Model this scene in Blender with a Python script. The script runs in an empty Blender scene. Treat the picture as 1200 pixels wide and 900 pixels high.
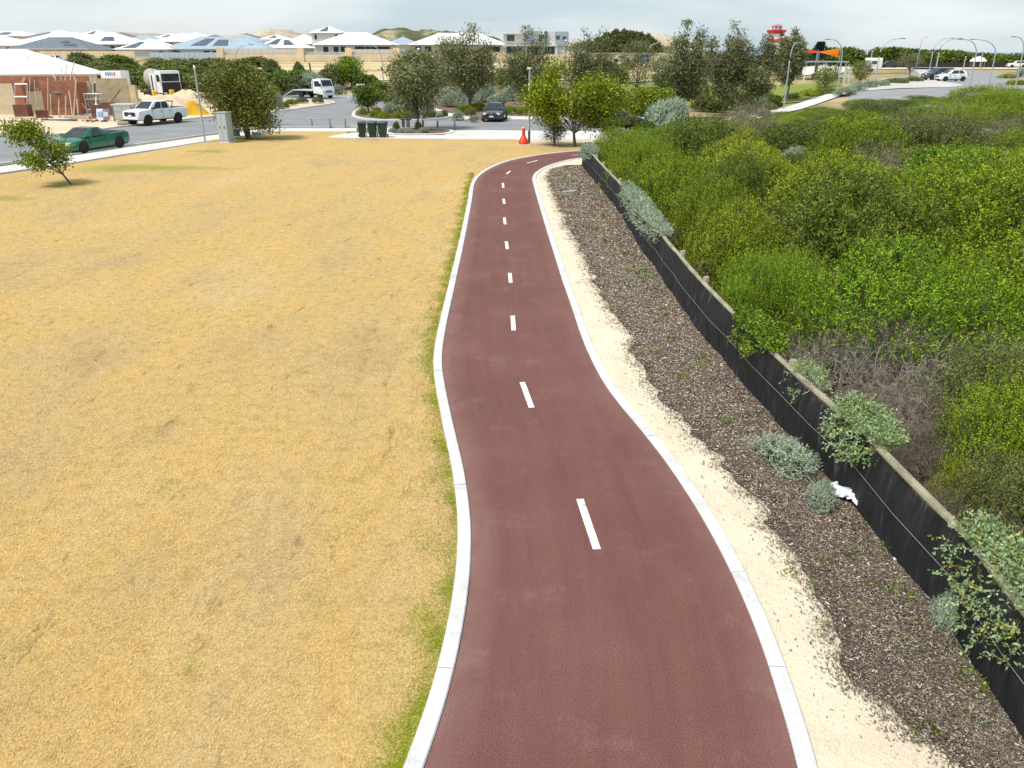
import bpy, bmesh, math, random
import numpy as np
from mathutils import Vector, Matrix
from mathutils.geometry import delaunay_2d_cdt

random.seed(7)
sc = bpy.context.scene
COL = sc.collection
R = math.radians

# ---------------------------------------------------------------- camera
CAM_H = 5.5
FPX, HORIZON = 925.0, 61.0
PITCH = math.atan((450 - HORIZON) / FPX)
cam = bpy.data.cameras.new('camera')
cam.sensor_width = 36
cam.lens = 36 * FPX / 1200
cam.clip_start = 0.1
cam.clip_end = 60000
cob = bpy.data.objects.new('camera', cam)
COL.objects.link(cob)
cob.location = (0, 0, CAM_H)
cob.rotation_euler = (math.pi / 2 - PITCH, 0, 0)
sc.camera = cob

# ---------------------------------------------------------------- sky and sun
SUN_EL, SUN_AZ = 60.0, 238.0          # azimuth clockwise from +Y
wd = bpy.data.worlds.new('World')
sc.world = wd
wd.use_nodes = True
wn, wl = wd.node_tree.nodes, wd.node_tree.links
wn.clear()
out = wn.new('ShaderNodeOutputWorld')
bg = wn.new('ShaderNodeBackground')
bg.inputs['Strength'].default_value = 0.104
sky = wn.new('ShaderNodeTexSky')
sky.sky_type = 'NISHITA'
sky.sun_disc = False
sky.sun_elevation = R(SUN_EL)
sky.sun_rotation = R(SUN_AZ)
sky.air_density = 1.0
sky.dust_density = 1.6
sky.ozone_density = 1.0
tc = wn.new('ShaderNodeTexCoord')
mp = wn.new('ShaderNodeMapping')
mp.inputs['Scale'].default_value = (1.0, 1.0, 5.0)
wl.new(tc.outputs['Generated'], mp.inputs['Vector'])
nz = wn.new('ShaderNodeTexNoise')
nz.inputs['Scale'].default_value = 1.7
nz.inputs['Detail'].default_value = 8
nz.inputs['Roughness'].default_value = 0.55
wl.new(mp.outputs['Vector'], nz.inputs['Vector'])
cr = wn.new('ShaderNodeValToRGB')
cr.color_ramp.elements[0].position = 0.3
cr.color_ramp.elements[0].color = (0.62, 0.62, 0.62, 1)
cr.color_ramp.elements[1].position = 0.66
cr.color_ramp.elements[1].color = (0.94, 0.94, 0.94, 1)
wl.new(nz.outputs['Fac'], cr.inputs['Fac'])
mx = wn.new('ShaderNodeMix')
mx.data_type = 'RGBA'
wl.new(cr.outputs['Color'], mx.inputs[0])
wl.new(sky.outputs['Color'], mx.inputs[6])
cl = wn.new('ShaderNodeTexNoise')           # thin high cloud, thicker and thinner
cl.inputs['Scale'].default_value = 2.6
cl.inputs['Detail'].default_value = 7
wl.new(mp.outputs['Vector'], cl.inputs['Vector'])
cc = wn.new('ShaderNodeValToRGB')
cc.color_ramp.elements[0].position = 0.40
cc.color_ramp.elements[0].color = (4.0, 4.95, 5.45, 1)
cc.color_ramp.elements[1].position = 0.62
cc.color_ramp.elements[1].color = (6.1, 6.5, 6.7, 1)
wl.new(cl.outputs['Fac'], cc.inputs['Fac'])
wl.new(cc.outputs['Color'], mx.inputs[7])
wl.new(mx.outputs[2], bg.inputs['Color'])
wl.new(bg.outputs['Background'], out.inputs['Surface'])

sun = bpy.data.lights.new('sun', 'SUN')
sun.energy = 2.9
sun.angle = R(11)
sun.color = (1.0, 0.955, 0.89)
sob = bpy.data.objects.new('sun', sun)
COL.objects.link(sob)
sd = Vector((math.sin(R(SUN_AZ)) * math.cos(R(SUN_EL)), math.cos(R(SUN_AZ)) * math.cos(R(SUN_EL)), math.sin(R(SUN_EL))))
sob.rotation_euler = sd.to_track_quat('Z', 'Y').to_euler()
sob.location = (-30, -20, 60)

sc.view_settings.view_transform = 'Standard'
sc.view_settings.look = 'None'
sc.view_settings.exposure = 0.56
sc.view_settings.gamma = 1.0
sc.view_settings.use_curve_mapping = False
sc.render.engine = 'CYCLES'
sc.cycles.use_denoising = True
sc.cycles.max_bounces = 6
sc.cycles.transparent_max_bounces = 6


# ---------------------------------------------------------------- places
def ray(px, py):
    u, v = (px - 600) / FPX, (py - 450) / FPX
    c, s = math.cos(PITCH), math.sin(PITCH)
    return u, c - v * s, -s - v * c


def P(px, py, z=0.0):
    """photo point on the level z -> world x, y"""
    d = ray(px, py)
    t = (z - CAM_H) / d[2]
    return d[0] * t, d[1] * t


def X_at(px, Y, z=2.0):
    """world x of a photo column at distance Y"""
    c, s = math.cos(PITCH), math.sin(PITCH)
    return (px - 600) / FPX * (Y * c + (CAM_H - z) * s)


def Z_at(py, Y):
    d = ray(600, py)
    return CAM_H + d[2] / d[1] * Y


def sm(a, b, t):
    t = min(1, max(0, (t - a) / (b - a)))
    return t * t * (3 - 2 * t)


def ramp(a, b, t):
    return min(1, max(0, (t - a) / (b - a)))


def terrain(x, y):
    a = 3.3 * ramp(112, 192, y) + 1.0 * ramp(199, 203, y) + 2.6 * ramp(205, 330, y) + 3.5 * ramp(330, 700, y)
    a *= sm(95, 60, 0) if False else 1
    b = 1.7 * sm(24, 48, x) * sm(40, 85, y)
    w = sm(26, 62, x - 0.10 * max(0, y - 110))
    z = a * (1 - w) + b * w if y > 112 else b
    if y > 112:
        k = ramp(112, 130, y)
        z = z * k + b * (1 - k)
    if y > 260 and w > 0:
        z -= w * 16 * sm(260, 420, y)
    return z


def on(px, py, it=12):
    """photo point on the terrain"""
    z = 0.0
    for _ in range(it):
        x, y = P(px, py, z)
        if y < 0 or y > 900:
            y = 900
        z = 0.5 * z + 0.5 * min(terrain(x, y), 5.0)
    x, y = P(px, py, z)
    return x, y, terrain(x, y)


# ---------------------------------------------------------------- materials
MATS = {}


def nodes_of(name):
    m = bpy.data.materials.new(name)
    m.use_nodes = True
    nt = m.node_tree
    return m, nt.nodes, nt.links, nt.nodes['Principled BSDF']


def noise(n, l, vec, scale, detail=3, rough=0.55):
    t = n.new('ShaderNodeTexNoise')
    t.inputs['Scale'].default_value = scale
    t.inputs['Detail'].default_value = detail
    t.inputs['Roughness'].default_value = rough
    if vec is not None:
        l.new(vec, t.inputs['Vector'])
    return t.outputs['Fac']


def ramp_node(n, l, fac, stops):
    r = n.new('ShaderNodeValToRGB')
    e = r.color_ramp.elements
    while len(e) < len(stops):
        e.new(0.5)
    for i, (p, c) in enumerate(stops):
        e[i].position = p
        e[i].color = (*c, 1) if len(c) == 3 else c
    l.new(fac, r.inputs['Fac'])
    return r.outputs['Color']


def mixc(n, l, fac, a, b, mode='MIX'):
    m = n.new('ShaderNodeMix')
    m.data_type = 'RGBA'
    m.blend_type = mode
    for i, v in ((0, fac), (6, a), (7, b)):
        if isinstance(v, (int, float)):
            m.inputs[i].default_value = v
        elif isinstance(v, tuple):
            m.inputs[i].default_value = (*v[:3], 1)
        else:
            l.new(v, m.inputs[i])
    return m.outputs[2]


def bump(n, l, h, strength, dist, bs):
    b = n.new('ShaderNodeBump')
    b.inputs['Strength'].default_value = strength
    b.inputs['Distance'].default_value = dist
    l.new(h, b.inputs['Height'])
    l.new(b.outputs['Normal'], bs.inputs['Normal'])


def pos(n):
    return n.new('ShaderNodeNewGeometry').outputs['Position']


def objc(n):
    return n.new('ShaderNodeTexCoord').outputs['Object']


def pm(name, col, rough=0.6, var=0.12, scale=6.0, bmp=0.0, metal=0.0, spec=0.35, fine=None, coat=0.0):
    """plain surface with uneven colour"""
    if name in MATS:
        return MATS[name]
    m, n, l, b = nodes_of(name)
    v = objc(n)
    f = noise(n, l, v, scale, 4)
    lo = tuple(c * (1 - var) for c in col)
    hi = tuple(min(1, c * (1 + var)) for c in col)
    c = ramp_node(n, l, f, [(0.3, lo), (0.7, hi)])
    if fine:
        f2 = noise(n, l, v, fine, 2)
        c = mixc(n, l, 1.0, c, ramp_node(n, l, f2, [(0.3, (0.86,) * 3), (0.7, (1.0,) * 3)]), 'MULTIPLY')
    l.new(c, b.inputs['Base Color'])
    b.inputs['Roughness'].default_value = rough
    b.inputs['Metallic'].default_value = metal
    b.inputs['Specular IOR Level'].default_value = spec
    b.inputs['Coat Weight'].default_value = coat
    b.inputs['Coat Roughness'].default_value = 0.08
    if bmp:
        bump(n, l, noise(n, l, v, fine or scale * 6, 3), bmp, 0.02, b)
    MATS[name] = m
    return m


def leaf_mat(name, rough=0.55, trans=0.17, spec=0.2):
    """leaf colour is stored leaf by leaf in the attribute Col"""
    if name in MATS:
        return MATS[name]
    m, n, l, b = nodes_of(name)
    a = n.new('ShaderNodeAttribute')
    a.attribute_name = 'Col'
    oi = n.new('ShaderNodeObjectInfo')
    hs = n.new('ShaderNodeHueSaturation')
    mr = n.new('ShaderNodeMapRange')
    mr.inputs[3].default_value = 0.488
    mr.inputs[4].default_value = 0.512
    l.new(oi.outputs['Random'], mr.inputs[0])
    l.new(mr.outputs[0], hs.inputs['Hue'])
    mr2 = n.new('ShaderNodeMapRange')
    mr2.inputs[3].default_value = 0.85
    mr2.inputs[4].default_value = 1.12
    wn_ = n.new('ShaderNodeTexWhiteNoise')
    wn_.noise_dimensions = '1D'
    l.new(oi.outputs['Random'], wn_.inputs['W'])
    l.new(wn_.outputs['Value'], mr2.inputs[0])
    l.new(mr2.outputs[0], hs.inputs['Value'])
    l.new(a.outputs['Color'], hs.inputs['Color'])
    l.new(hs.outputs['Color'], b.inputs['Base Color'])
    b.inputs['Roughness'].default_value = rough
    b.inputs['Specular IOR Level'].default_value = spec
    if trans:
        t = n.new('ShaderNodeBsdfTranslucent')
        l.new(hs.outputs['Color'], t.inputs['Color'])
        ms = n.new('ShaderNodeMixShader')
        ms.inputs[0].default_value = trans
        l.new(b.outputs['BSDF'], ms.inputs[1])
        l.new(t.outputs['BSDF'], ms.inputs[2])
        l.new(ms.outputs[0], n['Material Output'].inputs['Surface'])
    MATS[name] = m
    return m


def lawn_colour(n, l, v):
    """straw lawn: broad straw and yellow patches, thin brown scuffs, a few green flecks"""
    mpn = n.new('ShaderNodeMapping')
    mpn.inputs['Rotation'].default_value = (0, 0, R(12))
    mpn.inputs['Scale'].default_value = (1.2, 0.5, 1)
    l.new(v, mpn.inputs['Vector'])
    big = noise(n, l, mpn.outputs['Vector'], 0.22, 6, 0.6)
    c = ramp_node(n, l, big, [(0.28, (0.40, 0.29, 0.14)), (0.42, (0.535, 0.39, 0.18)), (0.54, (0.575, 0.40, 0.155)), (0.72, (0.575, 0.435, 0.23))])
    # bleached, greyish worn ground
    worn = noise(n, l, mpn.outputs['Vector'], 0.55, 7, 0.66)
    c = mixc(n, l, ramp_node(n, l, worn, [(0.5, (0, 0, 0)), (0.7, (0.55, 0.55, 0.55))]), c, (0.42, 0.32, 0.19))
    # brown scuff marks
    mp2 = n.new('ShaderNodeMapping')
    mp2.inputs['Rotation'].default_value = (0, 0, R(-8))
    mp2.inputs['Scale'].default_value = (1.7, 0.42, 1)
    l.new(v, mp2.inputs['Vector'])
    sc1 = noise(n, l, mp2.outputs['Vector'], 1.7, 10, 0.8)
    c = mixc(n, l, ramp_node(n, l, sc1, [(0.57, (0, 0, 0)), (0.66, (0.7, 0.7, 0.7))]), c, (0.20, 0.125, 0.065))
    # green flecks
    g = noise(n, l, v, 0.9, 7, 0.7)
    c = mixc(n, l, ramp_node(n, l, g, [(0.62, (0, 0, 0)), (0.72, (0.6, 0.6, 0.6))]), c, (0.25, 0.27, 0.03))
    return c


def lawn_mat():
    m, n, l, b = nodes_of('dry_lawn')
    v = pos(n)
    c = lawn_colour(n, l, v)
    f = noise(n, l, v, 26, 5, 0.7)
    c = mixc(n, l, 1.0, c, ramp_node(n, l, f, [(0.3, (0.66, 0.62, 0.55)), (0.68, (1.06, 1.06, 1.06))]), 'MULTIPLY')
    f3 = noise(n, l, v, 4.5, 9, 0.78)
    c = mixc(n, l, 1.0, c, ramp_node(n, l, f3, [(0.32, (0.70, 0.67, 0.60)), (0.5, (1.0, 1.0, 1.0)), (0.7, (1.1, 1.1, 1.12))]), 'MULTIPLY')
    a = n.new('ShaderNodeAttribute')
    a.attribute_name = 'Col'
    c = mixc(n, l, a.outputs['Alpha'], c, a.outputs['Color'])
    l.new(c, b.inputs['Base Color'])
    b.inputs['Roughness'].default_value = 0.9
    b.inputs['Specular IOR Level'].default_value = 0.1
    bump(n, l, noise(n, l, v, 40, 4, 0.7), 0.6, 0.03, b)
    return m


def blade_mat():
    m, n, l, b = nodes_of('grass_blades')
    v = pos(n)
    c = lawn_colour(n, l, v)
    a = n.new('ShaderNodeAttribute')
    a.attribute_name = 'Col'
    c2 = mixc(n, l, 1.0, c, a.outputs['Color'], 'MULTIPLY')
    # alpha 1 = green blade with a colour of its own
    c3 = mixc(n, l, a.outputs['Alpha'], c2, a.outputs['Color'])
    l.new(c3, b.inputs['Base Color'])
    b.inputs['Roughness'].default_value = 0.7
    b.inputs['Specular IOR Level'].default_value = 0.15
    return m


def path_mat():
    m, n, l, b = nodes_of('red_asphalt')
    v = pos(n)
    big = noise(n, l, v, 0.45, 6, 0.62)
    c = ramp_node(n, l, big, [(0.28, (0.138, 0.058, 0.048)), (0.5, (0.155, 0.067, 0.056)), (0.72, (0.178, 0.083, 0.070))])
    mpn = n.new('ShaderNodeMapping')
    mpn.inputs['Scale'].default_value = (1.6, 0.16, 1)
    l.new(v, mpn.inputs['Vector'])
    st = noise(n, l, mpn.outputs['Vector'], 2.2, 5, 0.6)
    c = mixc(n, l, 1.0, c, ramp_node(n, l, st, [(0.3, (0.92, 0.92, 0.92)), (0.7, (1.05, 1.05, 1.05))]), 'MULTIPLY')
    vo = n.new('ShaderNodeTexVoronoi')
    vo.inputs['Scale'].default_value = 75
    l.new(v, vo.inputs['Vector'])
    sp = noise(n, l, v, 70, 4, 0.85)
    c = mixc(n, l, 1.0, c, ramp_node(n, l, sp, [(0.36, (0.50, 0.48, 0.48)), (0.5, (1.0, 1.0, 1.0)), (0.64, (1.5, 1.48, 1.48))]), 'MULTIPLY')
    # pale dusty scuffs and flecks
    sc_ = noise(n, l, v, 3.5, 9, 0.78)
    c = mixc(n, l, ramp_node(n, l, sc_, [(0.64, (0, 0, 0)), (0.76, (0.7, 0.7, 0.7))]), c, (0.42, 0.33, 0.29))
    a = n.new('ShaderNodeAttribute')
    a.attribute_name = 'Col'
    mt = n.new('ShaderNodeMapping')
    mt.inputs['Scale'].default_value = (16, 9, 0)
    l.new(a.outputs['Color'], mt.inputs['Vector'])
    ty = noise(n, l, mt.outputs['Vector'], 1.0, 7, 0.7)
    c = mixc(n, l, 1.0, c, ramp_node(n, l, ty, [(0.3, (0.90, 0.89, 0.89)), (0.5, (1.0, 1.0, 1.0)), (0.72, (1.08, 1.07, 1.07))]), 'MULTIPLY')
    sd2 = noise(n, l, v, 1.1, 8, 0.75)          # dust and stains
    c = mixc(n, l, ramp_node(n, l, sd2, [(0.55, (0, 0, 0)), (0.75, (0.3, 0.3, 0.3))]), c, (0.30, 0.21, 0.185))
    st2 = noise(n, l, v, 0.8, 9, 0.8)
    c = mixc(n, l, ramp_node(n, l, st2, [(0.6, (0, 0, 0)), (0.7, (0.3, 0.3, 0.3))]), c, (0.085, 0.040, 0.035))
    c = mixc(n, l, a.outputs['Alpha'], c, (0.37, 0.26, 0.23))
    l.new(c, b.inputs['Base Color'])
    b.inputs['Roughness'].default_value = 0.85
    b.inputs['Specular IOR Level'].default_value = 0.25
    bump(n, l, vo.outputs['Distance'], 0.7, 0.008, b)
    return m


def sand_mat(name='pale_sand', col=(0.68, 0.59, 0.45), k=1.0):
    if name in MATS:
        return MATS[name]
    m, n, l, b = nodes_of(name)
    v = pos(n)
    big = noise(n, l, v, 1.3 * k, 6, 0.65)
    c = ramp_node(n, l, big, [(0.25, tuple(x * 0.82 for x in col)), (0.5, col), (0.75, tuple(min(1, x * 1.12) for x in col))])
    f = noise(n, l, v, 60 * k, 4, 0.75)
    c = mixc(n, l, 1.0, c, ramp_node(n, l, f, [(0.28, (0.55, 0.5, 0.44)), (0.48, (0.98, 0.98, 0.98)), (0.75, (1.08, 1.08, 1.08))]), 'MULTIPLY')
    sp = noise(n, l, v, 17 * k, 8, 0.8)
    c = mixc(n, l, ramp_node(n, l, sp, [(0.66, (0, 0, 0)), (0.76, (0.75, 0.75, 0.75))]), c, (0.26, 0.18, 0.11))
    l.new(c, b.inputs['Base Color'])
    b.inputs['Roughness'].default_value = 0.95
    b.inputs['Specular IOR Level'].default_value = 0.1
    h = noise(n, l, v, 9 * k, 8, 0.7)
    bump(n, l, h, 0.7, 0.05, b)
    MATS[name] = m
    return m


def ground_mix(name, stops, scale, fine=12, stretch=(1, 1, 1), rough=0.95, bmp=0.4):
    if name in MATS:
        return MATS[name]
    m, n, l, b = nodes_of(name)
    v = pos(n)
    mpn = n.new('ShaderNodeMapping')
    mpn.inputs['Scale'].default_value = stretch
    l.new(v, mpn.inputs['Vector'])
    f = noise(n, l, mpn.outputs['Vector'], scale, 8, 0.62)
    c = ramp_node(n, l, f, stops)
    f2 = noise(n, l, v, fine, 5, 0.7)
    c = mixc(n, l, 1.0, c, ramp_node(n, l, f2, [(0.3, (0.7,) * 3), (0.7, (1.1,) * 3)]), 'MULTIPLY')
    l.new(c, b.inputs['Base Color'])
    b.inputs['Roughness'].default_value = rough
    b.inputs['Specular IOR Level'].default_value = 0.15
    if bmp:
        bump(n, l, f2, bmp, 0.05, b)
    MATS[name] = m
    return m


def asphalt(name, col):
    return ground_mix(name, [(0.3, tuple(c * 0.82 for c in col)), (0.55, col), (0.75, tuple(c * 1.2 for c in col))], 0.35, 30, rough=0.85, bmp=0.2)


def kerb_mat():
    m, n, l, b = nodes_of('kerb_concrete')
    v = pos(n)
    f = noise(n, l, v, 2.2, 7, 0.65)
    c = ramp_node(n, l, f, [(0.25, (0.45, 0.455, 0.45)), (0.5, (0.59, 0.595, 0.59)), (0.8, (0.68, 0.685, 0.68))])
    f2 = noise(n, l, v, 45, 4, 0.75)
    c = mixc(n, l, 1.0, c, ramp_node(n, l, f2, [(0.28, (0.74, 0.72, 0.7)), (0.55, (1, 1, 1))]), 'MULTIPLY')
    s = noise(n, l, v, 1.0, 9, 0.75)
    c = mixc(n, l, ramp_node(n, l, s, [(0.54, (0, 0, 0)), (0.74, (0.55, 0.55, 0.55))]), c, (0.36, 0.30, 0.24))
    l.new(c, b.inputs['Base Color'])
    b.inputs['Roughness'].default_value = 0.85
    bump(n, l, f2, 0.25, 0.01, b)
    return m


def brick_mat(name, c1, c2, mortar, scale=1.0):
    m, n, l, b = nodes_of(name)
    v = objc(n)
    # lay the courses on x+y along the wall and z up
    sx = n.new('ShaderNodeSeparateXYZ')
    l.new(v, sx.inputs[0])
    ad = n.new('ShaderNodeMath')
    l.new(sx.outputs[0], ad.inputs[0])
    l.new(sx.outputs[1], ad.inputs[1])
    cb = n.new('ShaderNodeCombineXYZ')
    l.new(ad.outputs[0], cb.inputs[0])
    l.new(sx.outputs[2], cb.inputs[1])
    t = n.new('ShaderNodeTexBrick')
    t.inputs['Color1'].default_value = (*c1, 1)
    t.inputs['Color2'].default_value = (*c2, 1)
    t.inputs['Mortar'].default_value = (*mortar, 1)
    t.inputs['Scale'].default_value = scale
    t.inputs['Brick Width'].default_value = 0.31
    t.inputs['Row Height'].default_value = 0.172
    t.inputs['Mortar Size'].default_value = 0.012
    l.new(cb.outputs[0], t.inputs['Vector'])
    f = noise(n, l, v, 1.1, 6, 0.6)
    c = mixc(n, l, 1.0, t.outputs['Color'], ramp_node(n, l, f, [(0.3, (0.72,) * 3), (0.7, (1.12,) * 3)]), 'MULTIPLY')
    l.new(c, b.inputs['Base Color'])
    b.inputs['Roughness'].default_value = 0.9
    MATS[name] = m
    return m


def glass(name='dark_glass', col=(0.03, 0.04, 0.05)):
    if name in MATS:
        return MATS[name]
    m, n, l, b = nodes_of(name)
    f = noise(n, l, objc(n), 2.5, 2)
    l.new(ramp_node(n, l, f, [(0.3, tuple(c * 0.7 for c in col)), (0.7, tuple(c * 1.4 for c in col))]), b.inputs['Base Color'])
    b.inputs['Roughness'].default_value = 0.1
    b.inputs['Specular IOR Level'].default_value = 0.2
    MATS[name] = m
    return m


# ---------------------------------------------------------------- mesh helpers
def tag(o, label=None, cat=None, group=None, kind=None):
    if label: o['label'] = label
    if cat: o['category'] = cat
    if group: o['group'] = group
    if kind: o['kind'] = kind
    return o


def thing(name, label, cat, loc=(0, 0, 0), rz=0.0, group=None):
    o = bpy.data.objects.new(name, None)
    o.empty_display_size = 0.2
    COL.objects.link(o)
    o.location = loc
    o.rotation_euler = (0, 0, rz)
    return tag(o, label, cat, group)


def link(name, me, parent=None, mat=None, loc=None, rz=None):
    o = bpy.data.objects.new(name, me)
    COL.objects.link(o)
    if mat is not None and not me.materials:
        me.materials.append(mat)
    if parent: o.parent = parent
    if loc is not None: o.location = loc
    if rz is not None: o.rotation_euler = (0, 0, rz)
    return o


def copy_tree(o, parent=None):
    c = o.copy()
    COL.objects.link(c)
    c.parent = parent
    for ch in list(o.children):
        copy_tree(ch, c)
    return c


def sharp(me, ang=35):
    bm = bmesh.new()
    bm.from_mesh(me)
    bmesh.ops.recalc_face_normals(bm, faces=bm.faces)
    for e in bm.edges:
        if len(e.link_faces) == 2:
            e.smooth = e.calc_face_angle(0) < R(ang)
    for f in bm.faces:
        f.smooth = True
    bm.to_mesh(me)
    bm.free()


class MB:
    """collects shapes, built as one mesh object"""
    def __init__(s):
        s.v, s.f = [], []

    def add(s, vs, fs):
        o = len(s.v)
        s.v += [tuple(v) for v in vs]
        s.f += [tuple(i + o for i in f) for f in fs]
        return s

    def box(s, x0, x1, y0, y1, z0, z1):
        return s.add([(x0, y0, z0), (x1, y0, z0), (x1, y1, z0), (x0, y1, z0), (x0, y0, z1), (x1, y0, z1), (x1, y1, z1), (x0, y1, z1)],
                     [(3, 2, 1, 0), (4, 5, 6, 7), (0, 1, 5, 4), (1, 2, 6, 5), (2, 3, 7, 6), (3, 0, 4, 7)])

    def quad(s, a, b, c, d):
        return s.add([a, b, c, d], [(0, 1, 2, 3)])

    def slab(s, pts, t):
        """quad pushed out into a thin slab along its normal"""
        p = [Vector(q) for q in pts]
        nrm = (p[1] - p[0]).cross(p[2] - p[0]).normalized() * t
        q = [a + nrm for a in p]
        k = len(p)
        return s.add(p + q, [tuple(range(k))[::-1], tuple(range(k, 2 * k))] + [(i, (i + 1) % k, (i + 1) % k + k, i + k) for i in range(k)])

    def prism(s, poly, z0, z1):
        k = len(poly)
        return s.add([(x, y, z0) for x, y in poly] + [(x, y, z1) for x, y in poly],
                     [tuple(range(k))[::-1], tuple(range(k, 2 * k))] + [(i, (i + 1) % k, (i + 1) % k + k, i + k) for i in range(k)])

    def tube(s, pts, rad, seg=8, cap=True):
        pts = [Vector(p) for p in pts]
        if not isinstance(rad, (list, tuple)):
            rad = [rad] * len(pts)
        vs, fs = [], []
        up = Vector((0, 0, 1))
        for i, p in enumerate(pts):
            d = (pts[min(i + 1, len(pts) - 1)] - pts[max(i - 1, 0)]).normalized()
            a = d.cross(up)
            if a.length < 0.05:
                a = d.cross(Vector((1, 0, 0)))
            a.normalize()
            b = d.cross(a)
            for k in range(seg):
                t = 2 * math.pi * k / seg
                vs.append(p + (a * math.cos(t) + b * math.sin(t)) * rad[i])
        for i in range(len(pts) - 1):
            for k in range(seg):
                k2 = (k + 1) % seg
                fs.append((i * seg + k, i * seg + k2, (i + 1) * seg + k2, (i + 1) * seg + k))
        if cap:
            fs.append(tuple(range(seg)))
            n0 = (len(pts) - 1) * seg
            fs.append(tuple(range(n0, n0 + seg))[::-1])
        return s.add(vs, fs)

    def lathe(s, prof, seg=16, axis='z', at=(0, 0, 0)):
        """prof: (radius, height) pairs"""
        vs, fs = [], []
        for r, h in prof:
            for k in range(seg):
                t = 2 * math.pi * k / seg
                c, d = r * math.cos(t), r * math.sin(t)
                p = (c, d, h) if axis == 'z' else ((c, h, d) if axis == 'y' else (h, c, d))
                vs.append((p[0] + at[0], p[1] + at[1], p[2] + at[2]))
        m = len(prof)
        for i in range(m - 1):
            for k in range(seg):
                k2 = (k + 1) % seg
                fs.append((i * seg + k, i * seg + k2, (i + 1) * seg + k2, (i + 1) * seg + k))
        fs.append(tuple(range(seg))[::-1])
        fs.append(tuple(range((m - 1) * seg, m * seg)))
        return s.add(vs, fs)

    def loft(s, rings, cap=True):
        k = len(rings[0])
        vs = [p for r in rings for p in r]
        fs = []
        for i in range(len(rings) - 1):
            for j in range(k):
                j2 = (j + 1) % k
                fs.append((i * k + j, i * k + j2, (i + 1) * k + j2, (i + 1) * k + j))
        if cap:
            fs.append(tuple(range(k))[::-1])
            fs.append(tuple(range((len(rings) - 1) * k, len(rings) * k)))
        return s.add(vs, fs)

    def mesh(s, name, ang=35, bev=0.0):
        me = bpy.data.meshes.new(name)
        me.from_pydata(s.v, [], s.f)
        if bev:
            bm = bmesh.new()
            bm.from_mesh(me)
            bmesh.ops.recalc_face_normals(bm, faces=bm.faces)
            es = [e for e in bm.edges if len(e.link_faces) == 2 and e.calc_face_angle(0) > R(25)]
            bmesh.ops.bevel(bm, geom=es, offset=bev, segments=2, affect='EDGES', profile=0.6)
            bm.to_mesh(me)
            bm.free()
        sharp(me, ang)
        return me

    def build(s, name, mat, parent=None, loc=None, rz=None, ang=35, bev=0.0):
        return link(name, s.mesh(name, ang, bev), parent, mat, loc, rz)


def np_mesh(name, verts, k, cols=None, mat=None):
    """verts (n, k, 3): n separate faces of k corners; cols (n, 3|4)"""
    n = len(verts)
    me = bpy.data.meshes.new(name)
    me.vertices.add(n * k)
    me.vertices.foreach_set('co', np.ascontiguousarray(verts, dtype=np.float32).ravel())
    me.loops.add(n * k)
    me.loops.foreach_set('vertex_index', np.arange(n * k, dtype=np.int32))
    me.polygons.add(n)
    me.polygons.foreach_set('loop_start', np.arange(0, n * k, k, dtype=np.int32))
    if cols is not None:
        c = np.ones((n, 4), np.float32)
        c[:, :cols.shape[1]] = cols
        at = me.attributes.new('Col', 'FLOAT_COLOR', 'POINT')
        at.data.foreach_set('color', np.repeat(c, k, axis=0).ravel())
    me.update(calc_edges=True)
    if mat: me.materials.append(mat)
    return me


def unit(a):
    return a / np.maximum(1e-9, np.linalg.norm(a, axis=-1, keepdims=True))


def leaf_quads(rg, p, d, ln, wd, face=None, loose=0.55):
    """diamond leaves from p along d; face is the side the blades are held towards, else random roll"""
    n = len(p)
    r = unit(rg.normal(size=(n, 3)))
    if face is not None:
        r = unit(unit(face) + loose * r)
        d = unit(d - 0.55 * r * np.sum(d * r, axis=1, keepdims=True))
    s = unit(np.cross(d, r))
    ln = np.asarray(ln).reshape(-1, 1) * np.ones((n, 1))
    wd = np.asarray(wd).reshape(-1, 1) * np.ones((n, 1))
    v = np.empty((n, 4, 3))
    v[:, 0] = p
    v[:, 1] = p + d * ln * 0.5 + s * wd * 0.5
    v[:, 2] = p + d * ln
    v[:, 3] = p + d * ln * 0.5 - s * wd * 0.5
    return v


# ---------------------------------------------------------------- curves on the ground
def catmull(pts, step=0.3):
    pts = [Vector((p[0], p[1])) for p in pts]
    q = [pts[0] * 2 - pts[1]] + pts + [pts[-1] * 2 - pts[-2]]
    res = []
    for i in range(1, len(q) - 2):
        a, b, c, d = q[i - 1], q[i], q[i + 1], q[i + 2]
        n = max(2, int((c - b).length / step))
        for k in range(n):
            t = k / n
            res.append(0.5 * ((2 * b) + (c - a) * t + (2 * a - 5 * b + 4 * c - d) * t * t + (3 * b - a - 3 * c + d) * t ** 3))
    res.append(q[-2])
    return res


def resample(c, step):
    out, acc = [c[0].copy()], 0.0
    for a, b in zip(c[:-1], c[1:]):
        seg = (b - a).length
        while seg > 1e-6 and acc + seg >= step:
            t = (step - acc) / seg
            a = a + (b - a) * t
            out.append(a.copy())
            seg = (b - a).length
            acc = 0
        acc += seg
    return out


def smooth_curve(c, it=4):
    for _ in range(it):
        c = [c[0]] + [(c[i - 1] + c[i] * 2 + c[i + 1]) / 4 for i in range(1, len(c) - 1)] + [c[-1]]
    return c


def offset(c, d):
    """to the right of travel for positive d"""
    o = []
    for i, p in enumerate(c):
        t = (c[min(i + 1, len(c) - 1)] - c[max(i - 1, 0)]).normalized()
        o.append(p + Vector((t.y, -t.x)) * d)
    return o


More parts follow.
